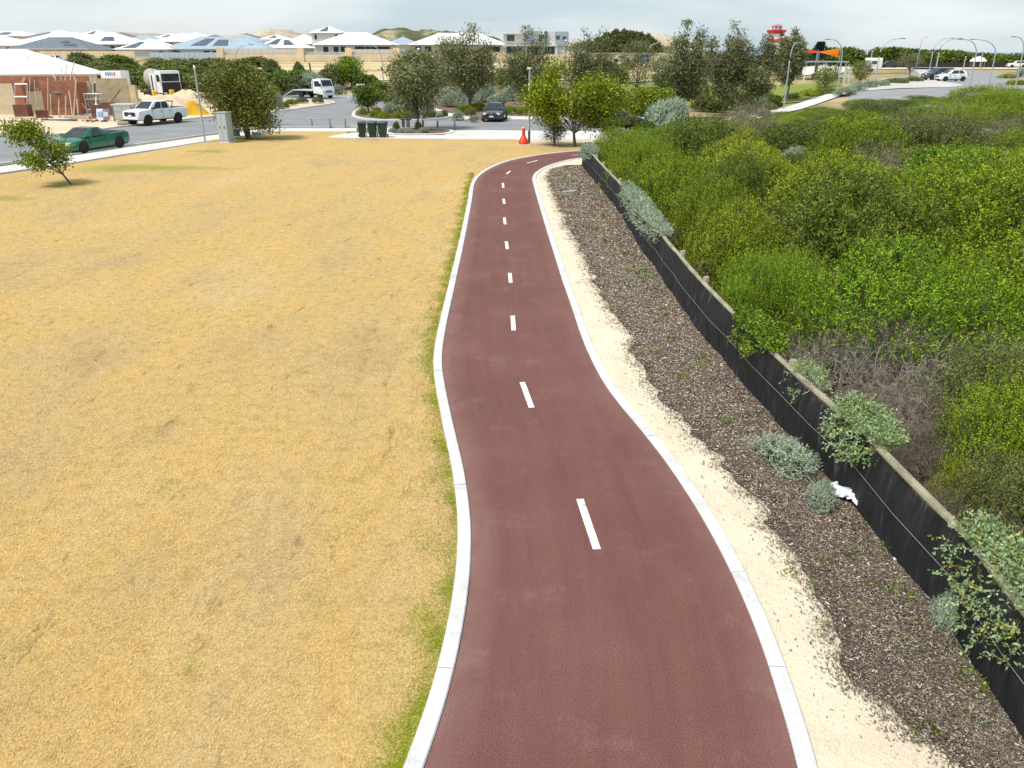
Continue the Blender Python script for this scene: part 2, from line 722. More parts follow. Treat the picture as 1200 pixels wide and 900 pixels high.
def patch(name, poly, dz, mat, cell=None, kind='structure', parent=None, label=None):
    """flat polygon laid dz above the terrain"""
    bm = bmesh.new()
    co2, _, tri, _, _, _ = delaunay_2d_cdt([Vector((p[0], p[1])) for p in poly], [], [list(range(len(poly)))], 1, 1e-5)
    bv = [bm.verts.new((c.x, c.y, 0)) for c in co2]
    for f in tri:
        bm.faces.new([bv[i] for i in f])
    if cell:
        xs = [p[0] for p in poly]
        ys = [p[1] for p in poly]
        for ax, lo, hi in ((0, min(xs), max(xs)), (1, min(ys), max(ys))):
            k = math.floor(lo / cell) + 1
            while k * cell < hi:
                co = [0, 0, 0]
                no = [0, 0, 0]
                co[ax] = k * cell
                no[ax] = 1
                bmesh.ops.bisect_plane(bm, geom=bm.verts[:] + bm.edges[:] + bm.faces[:], plane_co=co, plane_no=no, dist=1e-5)
                k += 1
    for v in bm.verts:
        v.co.z = terrain(v.co.x, v.co.y) + dz
    bmesh.ops.recalc_face_normals(bm, faces=bm.faces)
    for f in bm.faces:
        if f.normal.z < 0:
            f.normal_flip()
    me = bpy.data.meshes.new(name)
    bm.to_mesh(me)
    bm.free()
    o = link(name, me, parent, mat)
    if not parent:
        tag(o, label, None, None, kind)
    return o


# ================================================================ GROUND
def base_ground():
    xs = [-9000, -3000, -1200, -700, -500, -400] + list(range(-320, 321, 6)) + [400, 500, 700, 1200, 3000, 9000]
    ys = [-400, -120, -60] + list(range(-24, 345, 4)) + [380, 420, 460, 520, 600, 700, 900, 1400, 2500]
    vs = [(x, y, terrain(x, y) - 0.06) for y in ys for x in xs]
    w = len(xs)
    fs = [(j * w + i, j * w + i + 1, (j + 1) * w + i + 1, (j + 1) * w + i) for j in range(len(ys) - 1) for i in range(w - 1)]
    m = ground_mix('coastal_scrubland', [(0.3, (0.10, 0.11, 0.045)), (0.45, (0.20, 0.17, 0.085)), (0.55, (0.40, 0.31, 0.17)), (0.72, (0.52, 0.42, 0.27))], 0.07, 1.2)
    me = bpy.data.meshes.new('ground')
    me.from_pydata(vs, [], fs)
    for f in me.polygons: f.use_smooth = True
    tag(link('ground', me, None, m), kind='structure')


base_ground()
# the sea far beyond the dunes
MB().quad((-9000, 2000, -9.5), (30000, 330, -9.5), (40000, 45000, -9.5), (-30000, 45000, -9.5)).build('sea', pm('sea_water', (0.10, 0.20, 0.27), 0.25, 0.15, 0.004))
tag(bpy.data.objects['sea'], kind='structure')

KL_PX = [(430, 1010), (473, 900), (507, 807), (531, 700), (537, 633), (536, 598), (529, 544), (520, 504), (508.5, 440), (508.5, 413), (515, 378), (525.5, 335),
         (540, 274), (548, 236), (551, 218), (555, 210), (562, 203), (574, 196), (592, 189), (620, 183), (650, 179), (680, 176.5), (730, 173), (800, 169)]
KR_PX = [(955, 1010), (937, 900), (907, 802), (889, 744), (858, 673), (835.5, 629), (809, 584), (773, 531), (749, 502), (713, 458), (697, 430), (683, 399), (669, 357), (660, 332),
         (650, 300), (640, 268), (630, 234), (624.5, 214), (624, 208), (628, 202), (638, 196), (654, 190.5), (678, 185.5), (730, 181), (800, 176.5)]
LO = smooth_curve(resample(catmull([P(*p) for p in KL_PX]), 0.25), 6)          # outer edge of the left kerb
RI = smooth_curve(resample(catmull([P(*p) for p in KR_PX]), 0.25), 6)          # inner edge of the right kerb
KW = 0.165
LI = offset(LO, KW)
RO = offset(RI, KW)


def curve_x(c):
    ys = np.array([p.y for p in c])
    xs = np.array([p.x for p in c])
    k = np.argmax(ys > 36.5) or len(ys)
    o = np.argsort(ys[:k])
    return lambda y: np.interp(y, ys[:k][o], xs[:k][o])


lo_x, ro_x = curve_x(LO), curve_x(RO)


def blank_attr(me):
    at = me.attributes.new('Col', 'FLOAT_COLOR', 'POINT')
    at.data.foreach_set('color', np.zeros(len(me.vertices) * 4, np.float32))


# --- lawn
LAWN = lawn_mat()
lawn_far = [P(*p) for p in [(800, 166), (680, 164.5), (600, 164.2), (520, 163.2), (452, 162.3), (400, 161.8), (384, 160.6), (404, 157), (410, 153.8), (318, 154.2), (285, 160), (240, 166.4), (130, 185), (56, 196.5), (0, 205), (-200, 240), (-420, 290)]]
lawn_poly = [tuple(p) for p in LO[::3]] + lawn_far + [(-26, 4), (-26, -6), (-3, -6)]
o = patch('lawn', lawn_poly, 0.0, LAWN)
blank_attr(o.data)

# green verge where the path sheds its water
rg = np.random.default_rng(3)


def verge():
    c = LO
    cols = 9
    W = 0.85
    lines = [offset(c, -W * k / (cols - 1)) for k in range(cols)]
    vs, al, fs = [], [], []
    n = len(c)
    w1 = np.convolve(rg.normal(size=n + 40), np.ones(14) / 14, 'same')[20:-20] * 1.6
    for i in range(n):
        for k in range(cols):
            p = lines[k][i]
            vs.append((p.x, p.y, 0.004))
            t = k / (cols - 1)
            al.append(max(0, min(0.3, 0.45 - t * (2.3 + 1.5 * w1[i]) + 0.25 * rg.normal() - 0.1)))
    for i in range(n - 1):
        for k in range(cols - 1):
            fs.append((i * cols + k, i * cols + k + 1, (i + 1) * cols + k + 1, (i + 1) * cols + k))
    me = bpy.data.meshes.new('grass_verge')
    me.from_pydata(vs, [], fs)
    at = me.attributes.new('Col', 'FLOAT_COLOR', 'POINT')
    arr = np.zeros((len(vs), 4), np.float32)
    arr[:, 0], arr[:, 1], arr[:, 2] = 0.27, 0.30, 0.02
    arr[:, 3] = al
    arr[np.arange(len(vs)) % cols == cols - 1, 3] = 0
    at.data.foreach_set('color', arr.ravel())
    tag(link('grass_verge', me, None, LAWN), kind='structure')


verge()


def green_patch(px, py, rx, ry, name='grass_patch'):
    """a watered green patch in the lawn"""
    cx, cy = P(px, py)
    k = 40
    vs, al, fs = [(cx, cy, 0.006)], [0.75], []
    for ring, a in ((0.45, 0.65), (0.75, 0.4), (1.0, 0.0)):
        for i in range(k):
            t = 2 * math.pi * i / k
            q = ring * (1 + 0.18 * math.sin(3 * t + px) + 0.1 * math.sin(7 * t + py))
            vs.append((cx + rx * q * math.cos(t), cy + ry * q * math.sin(t), 0.006))
            al.append(a)
    for i in range(k):
        j = (i + 1) % k
        fs.append((0, 1 + i, 1 + j))
        for r_ in range(2):
            fs.append((1 + r_ * k + i, 1 + (r_ + 1) * k + i, 1 + (r_ + 1) * k + j, 1 + r_ * k + j))
    me = bpy.data.meshes.new(name)
    me.from_pydata(vs, [], fs)
    arr = np.zeros((len(vs), 4), np.float32)
    arr[:, :3] = (0.20, 0.23, 0.03)
    arr[:, 3] = al
    me.attributes.new('Col', 'FLOAT_COLOR', 'POINT').data.foreach_set('color', arr.ravel())
    tag(link(name, me, None, LAWN), kind='structure')


green_patch(82, 217, 1.1, 0.9)
green_patch(165, 197, 4.3, 1.5)
green_patch(2, 233, 1.2, 0.8)
green_patch(244, 177, 1.4, 0.8)
green_patch(290, 163.5, 3.0, 1.6)


def grass_blades():
    N = 620000
    u = rg.random(N)
    y = 3.6 * (40 / 3.6) ** u
    y = y + rg.normal(size=N) * 0.05
    xr = lo_x(y)
    xl = -0.72 * y - 3.5
    x = xr - (xr - xl) * rg.random(N)
    # keep the count per area falling with distance
    keep = (rg.random(N) < (xr - xl) / (0.85 * y + 4)) & (rg.random(N) < np.clip(1.25 - y / 34, 0, 1))
    x, y, xr = x[keep], y[keep], xr[keep]
    ne = 45000                      # thicker growth against the kerb
    ye = 3.6 * (40 / 3.6) ** rg.random(ne)
    xe = lo_x(ye) - 0.015 - rg.normal(size=ne) * 0.012 - np.abs(rg.normal(size=ne)) * (0.08 + 0.12 * np.sin(ye * 2.1) ** 2)
    x, y, xr = np.concatenate([x, xe]), np.concatenate([y, ye]), np.concatenate([xr, lo_x(ye)])
    d = xr - x
    m = (d > 0.012) | ((d > -0.02) & (rg.random(len(d)) < 0.6))
    x, y, d = x[m], y[m], d[m]
    n = len(x)
    s = 1 + 0.055 * np.maximum(0, y - 4)
    ln = (0.014 + 0.02 * rg.random(n)) * s
    wd = (0.0032 + 0.003 * rg.random(n)) * s
    az = rg.random(n) * 2 * np.pi
    up = 0.35 + 0.5 * rg.random(n)
    dr = unit(np.stack([np.cos(az), np.sin(az), up], 1))
    sd_ = np.stack([-np.sin(az), np.cos(az), np.zeros(n)], 1)
    p = np.stack([x, y, np.zeros(n) + 0.004], 1)
    v = np.empty((n, 3, 3))
    v[:, 0] = p - sd_ * wd[:, None] * 0.5
    v[:, 1] = p + sd_ * wd[:, None] * 0.5
    v[:, 2] = p + dr * ln[:, None]
    c = np.zeros((n, 4))
    val = 0.70 + 0.8 * rg.random(n)
    c[:, :3] = val[:, None] * (1 + 0.10 * rg.normal(size=(n, 1)) * np.array([[0.3, 0.0, -0.6]]))
    # green by the kerb, in irregular tufts, and a few green flecks
    w1 = 0.25 + 0.12 * np.sin(y * 1.3) + 0.09 * np.sin(y * 4.1 + 1) + 0.08 * np.sin(y * 9.7 + 3 * d)
    w1 *= 1 + 0.6 * (y > 14)
    g = rg.random(n) < np.clip(0.75 + 0.35 * np.sin(y * 5.3 + 2 * np.sin(y * 1.9)) + 0.2 * (y > 12), 0.35, 0.97) * np.exp(-(d / np.maximum(0.07, w1)) ** 2)
    tx = np.sin(x * 3.1 + 2 * np.sin(y * 1.7)) * np.sin(y * 2.3 + 1.5 * np.sin(x * 1.9))
    near = np.exp(-d / 1.6)
    g |= rg.random(n) < np.clip((tx - 0.86) * 3.5, 0, 0.35) + np.clip((tx - 0.55) * 1.2, 0, 0.6) * near
    gc = np.array([0.145, 0.235, 0.008]) * (0.7 + 0.9 * rg.random((n, 1)))
    gc[:, 0] += 0.10 * rg.random(n)
    c[g, :3] = gc[g]
    c[g, 3] = 1
    me = np_mesh('dry_grass', v, 3, c, blade_mat())
    tag(link('dry_grass', me), 'short straw-yellow dry lawn grass left of the red path', 'grass', kind='stuff')


grass_blades()


# --- red path
def ribbon(a, b, cols, z, name, mat, edge=None, parent=None, kind='structure'):
    n = 260
    def res(c):
        L = sum((c[i + 1] - c[i]).length for i in range(len(c) - 1))
        r = resample(c, L / n * 0.9999)
        return r[:n + 1] if len(r) > n else r + [c[-1]] * (n + 1 - len(r))
    A, B = res(a), res(b)
    vs, fs, al = [], [], []
    for i in range(n + 1):
        for k in range(cols + 1):
            p = A[i].lerp(B[i], k / cols)
            vs.append((p.x, p.y, z))
            al.append(edge(k / cols, i) if edge else 0)
    w = cols + 1
    for i in range(n):
        for k in range(cols):
            fs.append((i * w + k, i * w + k + 1, (i + 1) * w + k + 1, (i + 1) * w + k))
    me = bpy.data.meshes.new(name)
    me.from_pydata(vs, [], fs)
    arr = np.zeros((len(vs), 4), np.float32)
    arr[:, 3] = al
    arr[:, 0] = np.tile(np.arange(w) / cols, n + 1)
    arr[:, 1] = np.repeat(np.arange(n + 1) / n, w)
    me.attributes.new('Col', 'FLOAT_COLOR', 'POINT').data.foreach_set('color', arr.ravel())
    o = link(name, me, parent, mat)
    if not parent: tag(o, kind=kind)
    return o, A, B


PATH, PA, PB = ribbon(LI, RI, 24, 0.0, 'path', path_mat(), lambda t, i: max(0, (0.24 if t < 0.5 else 0.12) * max(0, 1 - min(t, 1 - t) / 0.13) * (0.6 + 0.5 * random.random())))
LINE = ground_mix('line_paint', [(0.30, (0.40, 0.30, 0.28)), (0.40, (0.66, 0.65, 0.64)), (0.6, (0.78, 0.78, 0.77))], 9.0, 60, bmp=0.15)
for a, b in [((679.5, 585), (699.5, 644)), ((612, 448), (623, 478)), ((600.7, 370), (602, 387.5)), ((597.3, 320), (598.5, 331.5)), ((593.3, 283), (594.5, 292)), ((591, 255), (592, 263)),
             ((590, 233), (591, 239)), ((589.3, 214.5), (589.8, 220)), ((598, 200.5), (593.5, 204)), ((630, 188), (617.5, 191.3)), ((684, 181.0), (670, 182))]:
    A, B = Vector(P(*a)), Vector(P(*b))
    t = (B - A).normalized()
    s = Vector((t.y, -t.x)) * 0.05
    mid = (A + B) / 2
    # follow the bend of the path a little
    poly = [A + s, mid + s, B + s, B - s, mid - s, A - s]
    MB().add([(q.x, q.y, 0.005) for q in poly], [(0, 1, 4, 5), (1, 2, 3, 4)]).build('lane_dash', LINE, PATH)

# --- kerbs, cast in lengths
KERB = kerb_mat()


def kerb_run(inner, outer, name, z, seg, drop=0.06, parent=None):
    """list of separate kerb lengths between two parallel curves"""
    k = tag(bpy.data.objects.new(name, None), kind='structure') if parent is None else parent
    if parent is None: COL.objects.link(k)
    i, rr = 0, random.Random(5)
    n = len(inner)
    while i < n - 2:
        m = min(n - 1, i + rr.choice(seg))
        a = [inner[j] for j in range(i, m + 1)]
        b = [outer[j] for j in range(i, m + 1)]
        g = 0.004
        a[0] = a[0] + (a[1] - a[0]).normalized() * g
        b[0] = b[0] + (b[1] - b[0]).normalized() * g
        a[-1] = a[-1] + (a[-2] - a[-1]).normalized() * g
        b[-1] = b[-1] + (b[-2] - b[-1]).normalized() * g
        dz = rr.uniform(-0.004, 0.004)
        rings = []
        for q, s in zip(a, b):
            e = (s - q) * 0.07
            rings.append([(q.x, q.y, -drop), (q.x, q.y, z - 0.012 + dz), (q.x + e.x, q.y + e.y, z + dz), (s.x - e.x, s.y - e.y, z + dz), (s.x, s.y, z - 0.012 + dz), (s.x, s.y, -drop)])
        MB().loft(rings).build('kerb_segment', KERB, k)
        i = m
    return k


kerb_run(LI, LO, 'kerb', 0.028, [4, 5, 6, 7, 8])
kerb_run(RI, RO, 'kerb', 0.028, [6, 7, 8, 9])

# --- sand verge and mulch bed on the right
FENCE_PX = [(1260, 960), (1194, 846), (1158, 786), (1089, 705), (1020, 612), (939, 525), (873, 456), (845, 416), (807, 374), (780, 330), (752, 293), (729, 253), (696, 211), (682, 195)]
FW = [Vector(P(*p)) for p in FENCE_PX]
FENCE = smooth_curve(resample(catmull([FW[0] + (FW[0] - FW[1]) * 2.5] + FW), 0.2), 20)
MULCH_PX = [(1260, 960), (1110, 885), (1059, 855), (1032, 827), (1002, 798), (975, 750), (954, 693), (915, 642), (891, 594), (840, 540), (790, 486), (755, 446), (737, 415), (727, 381), (704, 353), (692, 325), (680, 298), (666, 274), (654, 246), (642, 218), (640, 204), (650, 196.5), (672, 190.5), (683, 188)]
MW = [Vector(P(*p)) for p in MULCH_PX]
MULCH = resample(catmull(MW), 0.2)
rr = random.Random(9)
MULCH = [p + Vector((rr.gauss(0, 0.05), rr.gauss(0, 0.05))) for p in MULCH]
fx = curve_x(FENCE)
ys_m = np.array([p.y for p in MULCH])
xs_m = np.array([p.x for p in MULCH])
om = np.argsort(ys_m)
mx_ = lambda y: np.interp(y, ys_m[om], xs_m[om])

sand_poly = [tuple(p) for p in RO[::3]] + [P(800, 190), P(700, 197), tuple(FENCE[-1])] + [tuple(p) for p in FENCE[::-3]] + [(4.8, 3.2), (2.6, 3.2)]
patch('sand_verge', sand_poly, -0.004, sand_mat())

MULCH_G = ground_mix('mulch_litter', [(0.3, (0.075, 0.056, 0.044)), (0.48, (0.13, 0.10, 0.078)), (0.6, (0.23, 0.18, 0.14)), (0.75, (0.40, 0.33, 0.26))], 2.2, 38, bmp=1.0)


def mulch_bed():
    cols, vs, fs = 12, [], []
    ys = np.arange(2.8, 43.0, 0.25)
    for i, y in enumerate(ys):
        x0 = float(mx_(y)) + 0.05 * math.sin(y * 5) + 0.04 * math.sin(y * 13)
        x1 = float(fx(y)) + 0.10
        for k in range(cols + 1):
            t = k / cols
            h = -0.012 + 0.045 * min(1, t * 4) + 0.02 * math.sin(3 * y + 5 * t) * t
            vs.append((x0 + (x1 - x0) * t, y, h if k else -0.012))
    w = cols + 1
    for i in range(len(ys) - 1):
        for k in range(cols):
            fs.append((i * w + k, i * w + k + 1, (i + 1) * w + k + 1, (i + 1) * w + k))
    me = bpy.data.meshes.new('mulch_bed')
    me.from_pydata(vs, [], fs)
    tag(link('mulch_bed', me, None, MULCH_G), kind='structure')

    N = 270000
    y = 3.0 * (42 / 3.0) ** rg.random(N)
    a, b = mx_(y), fx(y)
    t = rg.random(N)
    x = a - 0.22 + (b - a + 0.22) * t
    edge = (x - a)
    bare = np.sin(x * 2.2 + 3 * np.sin(y * 0.9)) * np.sin(y * 1.9 + x)           # thin spots where the sand shows
    keep = (rg.random(N) < np.clip(0.32 + edge / 0.5, 0.05, 1)) & ~((bare > 0.8) & (rg.random(N) < 0.55) & (y < 9))
    x, y = x[keep], y[keep]
    # strays on the sand
    ns = 900
    y2 = 3.2 * (30 / 3.2) ** rg.random(ns)
    x2 = mx_(y2) - np.abs(rg.normal(size=ns)) * 0.28
    ok = x2 > ro_x(y2) + 0.02
    x, y = np.concatenate([x, x2[ok]]), np.concatenate([y, y2[ok]])
    n = len(x)
    s = 1 + 0.05 * np.maximum(0, y - 5)
    ln = (0.009 + 0.034 * rg.random(n) ** 2.4) * s
    wd = (0.0025 + 0.0045 * rg.random(n) ** 1.5) * s
    az = rg.random(n) * 2 * np.pi
    d = unit(np.stack([np.cos(az), np.sin(az), rg.normal(size=n) * 0.22], 1))
    tt = np.clip((x - mx_(y)) / np.maximum(0.2, fx(y) - mx_(y)), 0, 1)
    z = 0.006 + 0.04 * np.minimum(1, tt * 4) + 0.012 * rg.random(n)
    p = np.stack([x, y, z], 1)
    perm = rg.permutation(n)
    x, y, ln, wd = x[perm], y[perm], ln[perm], wd[perm]
    p, d = p[perm], d[perm]
    sd_ = unit(np.cross(d, np.stack([rg.normal(size=n) * 0.35, rg.normal(size=n) * 0.35, np.ones(n)], 1)))
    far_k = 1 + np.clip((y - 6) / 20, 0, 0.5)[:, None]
    nst = 160                       # longer sticks and pale dead leaves
    ln[:nst] *= 3.5 * rg.random(nst) + 1.5
    wd[nst:nst + 700] *= 1.9
    pal = np.array([(0.06, 0.043, 0.03), (0.092, 0.067, 0.046), (0.14, 0.106, 0.075), (0.20, 0.16, 0.12), (0.29, 0.25, 0.20), (0.45, 0.41, 0.34), (0.34, 0.17, 0.07)])
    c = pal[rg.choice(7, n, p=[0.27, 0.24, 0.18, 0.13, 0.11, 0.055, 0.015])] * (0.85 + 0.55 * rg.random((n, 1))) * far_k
    c[nst:nst + 700] = np.array([0.42, 0.27, 0.13]) * (0.6 + 0.8 * rg.random((700, 1)))
    c[:nst] = np.array([0.30, 0.24, 0.18]) * (0.5 + 0.8 * rg.random((nst, 1)))
    v = np.empty((n, 4, 3))
    v[:, 0] = p - sd_ * wd[:, None]
    v[:, 1] = p + sd_ * wd[:, None]
    v[:, 2] = p + sd_ * wd[:, None] * 0.8 + d * ln[:, None]
    v[:, 3] = p - sd_ * wd[:, None] * 0.8 + d * ln[:, None]
    m, nn, l, bs = nodes_of('bark_chips')
    at = nn.new('ShaderNodeAttribute')
    at.attribute_name = 'Col'
    l.new(at.outputs['Color'], bs.inputs['Base Color'])
    bs.inputs['Roughness'].default_value = 0.85
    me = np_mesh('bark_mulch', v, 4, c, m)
    tag(link('bark_mulch', me), 'dark bark mulch and twig litter along the black fence', 'mulch', kind='stuff')


mulch_bed()


# ================================================================ FENCE
def fence():
    f = thing('dune_fence', 'low black shade-cloth fence with round timber top rail beside the mulch bed', 'fence')
    wood = ground_mix('weathered_pine', [(0.3, (0.22, 0.20, 0.14)), (0.5, (0.34, 0.31, 0.22)), (0.7, (0.44, 0.41, 0.31))], 4.0, 30, stretch=(3, 0.6, 1), bmp=0.5)
    m, n, l, b = nodes_of('black_shade_cloth')
    v = pos(n)
    mpn = n.new('ShaderNodeMapping')
    mpn.inputs['Scale'].default_value = (1, 2.2, 0.45)
    l.new(v, mpn.inputs['Vector'])
    st = noise(n, l, mpn.outputs['Vector'], 3.0, 7, 0.7)
    c = ramp_node(n, l, st, [(0.35, (0.008, 0.009, 0.010)), (0.6, (0.022, 0.023, 0.024)), (0.70, (0.11, 0.113, 0.115))])
    l.new(c, b.inputs['Base Color'])
    b.inputs['Roughness'].default_value = 0.75
    b.inputs['Specular IOR Level'].default_value = 0.25
    bump(n, l, noise(n, l, mpn.outputs['Vector'], 2.5, 4, 0.6), 0.5, 0.05, b)
    cloth = m
    wire = pm('fence_wire', (0.42, 0.42, 0.41), 0.45, metal=0.6)
    H = 1.0
    c = FENCE
    idx, acc = [0], 0
    for i in range(1, len(c)):
        acc += (c[i] - c[i - 1]).length
        if acc >= 2.35:
            idx.append(i)
            acc = 0
    idx[-1] = len(c) - 1
    rr = random.Random(4)
    tops = {i: H + rr.uniform(-0.025, 0.03) for i in idx}
    nrm = {}
    for i in idx:
        t = (c[min(i + 1, len(c) - 1)] - c[max(i - 1, 0)]).normalized()
        nrm[i] = Vector((t.y, -t.x))
    for i in idx:
        q = c[i] + nrm[i] * 0.13
        tp = tops[i] + 0.10
        MB().lathe([(0.068, -0.15), (0.068, tp - 0.02), (0.055, tp), (0.02, tp + 0.008)], 12, at=(q.x, q.y, 0)).build('post', wood, f)
    for a, b in zip(idx[:-1], idx[1:]):
        A = c[a] + nrm[a] * 0.03
        B = c[b] + nrm[b] * 0.03
        t = (B - A).normalized() * 0.006
        A2, B2 = A + t, B - t
        mid = (A2 + B2) / 2
        zt = (tops[a] + tops[b]) / 2 + rr.uniform(-0.012, 0.006)
        MB().tube([(A2.x, A2.y, tops[a]), (mid.x, mid.y, zt), (B2.x, B2.y, tops[b])], [0.05, 0.048, 0.05], 10).build('top_rail', wood, f)
        # cloth: gathered under the rail, kicked out at the foot
        nu, nv = 14, 8
        vs, fs = [], []
        ph = rr.uniform(0, 6)
        for j in range(nv + 1):
            s = j / nv
            for i in range(nu + 1):
                u = i / nu
                p = A.lerp(B, u)
                n2 = nrm[a]
                bow = -0.052 - 0.06 * math.sin(math.pi * s) * math.sin(math.pi * u) - 0.012 * math.sin(9 * u + ph) * s - (0.05 + 0.03 * math.sin(5 * u + ph)) * max(0, s - 0.8) * 5 * 0.6
                q = p + n2 * bow
                top = (tops[a] * (1 - u) + tops[b] * u) + 0.01 - 0.07 * math.sin(math.pi * u) ** 2 * abs(math.sin(ph))
                vs.append((q.x, q.y, top * (1 - s) + 0.035 * s + 0.015 * math.sin(7 * u + ph) * s))
        w = nu + 1
        for j in range(nv):
            for i in range(nu):
                fs.append((j * w + i, j * w + i + 1, (j + 1) * w + i + 1, (j + 1) * w + i))
        MB().add(vs, fs).build('cloth_panel', cloth, f, ang=80)
        wa, wb = c[a] - nrm[a] * 0.075, c[b] - nrm[b] * 0.075
        mid = (wa + wb) / 2 - nrm[a] * 0.02
        MB().tube([(wa.x, wa.y, 0.56), (mid.x, mid.y, 0.545), (wb.x, wb.y, 0.56)], 0.0035, 5).build('wire', wire, f)
    return f


fence()


# ================================================================ VEGETATION
LEAF = leaf_mat('scrub_leaves')
TWIG = leaf_mat('dry_twigs', 0.85, 0.0, 0.1)
BARK = ground_mix('grey_bark', [(0.3, (0.10, 0.08, 0.065)), (0.6, (0.19, 0.16, 0.13)), (0.8, (0.28, 0.24, 0.2))], 3.0, 20, stretch=(1, 1, 0.3), bmp=0.6)

PAL = {
    'bright': ([(0.115, 0.205, 0.008), (0.155, 0.25, 0.010), (0.038, 0.078, 0.007), (0.20, 0.24, 0.012)], (0.43, 0.49, 0.020)),
    'yellow': ([(0.165, 0.235, 0.010), (0.215, 0.275, 0.012), (0.065, 0.11, 0.008), (0.16, 0.14, 0.02)], (0.54, 0.54, 0.026)),
    'deep': ([(0.075, 0.13, 0.012), (0.105, 0.16, 0.014), (0.045, 0.08, 0.010), (0.115, 0.125, 0.02)], (0.22, 0.29, 0.03)),
    'olive': ([(0.11, 0.14, 0.034), (0.14, 0.165, 0.042), (0.07, 0.09, 0.026), (0.14, 0.12, 0.05)], (0.26, 0.28, 0.07)),
    'broad': ([(0.11, 0.22, 0.016), (0.17, 0.28, 0.02), (0.06, 0.125, 0.012), (0.22, 0.30, 0.03)], (0.32, 0.40, 0.04)),
    'silver': ([(0.31, 0.38, 0.28), (0.38, 0.45, 0.34), (0.22, 0.28, 0.18), (0.32, 0.35, 0.18)], (0.46, 0.52, 0.41)),
    'saltgreen': ([(0.25, 0.35, 0.16), (0.32, 0.42, 0.24), (0.17, 0.25, 0.09), (0.35, 0.34, 0.08)], (0.42, 0.50, 0.30)),
    'casuarina': ([(0.16, 0.185, 0.075), (0.21, 0.23, 0.095), (0.105, 0.125, 0.052), (0.20, 0.18, 0.09)], (0.32, 0.33, 0.14)),
    'gum': ([(0.15, 0.195, 0.034), (0.20, 0.245, 0.042), (0.095, 0.13, 0.028), (0.20, 0.19, 0.045)], (0.34, 0.37, 0.065)),
    'lime': ([(0.16, 0.235, 0.012), (0.21, 0.285, 0.014), (0.095, 0.15, 0.012), (0.25, 0.28, 0.017)], (0.40, 0.45, 0.022)),
    'far': ([(0.12, 0.15, 0.045), (0.16, 0.185, 0.055), (0.08, 0.105, 0.035), (0.22, 0.20, 0.075)], (0.28, 0.29, 0.08)),
}


def pick_cols(rg, pal, n):
    base, tip = PAL[pal]
    b = np.array(base)[rg.choice(len(base), n, p=[0.4, 0.27, 0.2, 0.13])]
    return b * (0.75 + 0.5 * rg.random((n, 1)))


def twig_quads(rg, start, d, L, w0, segs=4, curl=0.35, col=(0.2, 0.165, 0.145)):
    n = len(start)
    vs, cs = [], []
    p = start.copy()
    d = unit(d)
    base = np.array(col) * (0.55 + 0.8 * rg.random((n, 1)))
    w = np.full((n, 1), w0) * (0.6 + 0.8 * rg.random((n, 1)))
    side = unit(np.cross(d, rg.normal(size=(n, 3))))
    for s in range(segs):
        d2 = unit(d + curl * rg.normal(size=(n, 3)) * 0.6 + np.array([0, 0, 0.06]))
        q = p + d2 * (L / segs).reshape(-1, 1)
        w2 = w * 0.78
        v = np.empty((n, 4, 3))
        v[:, 0], v[:, 1], v[:, 2], v[:, 3] = p - side * w, p + side * w, q + side * w2, q - side * w2
        vs.append(v)
        cs.append(base)
        p, d, w = q, d2, w2
    return np.concatenate(vs), np.concatenate(cs), p, d


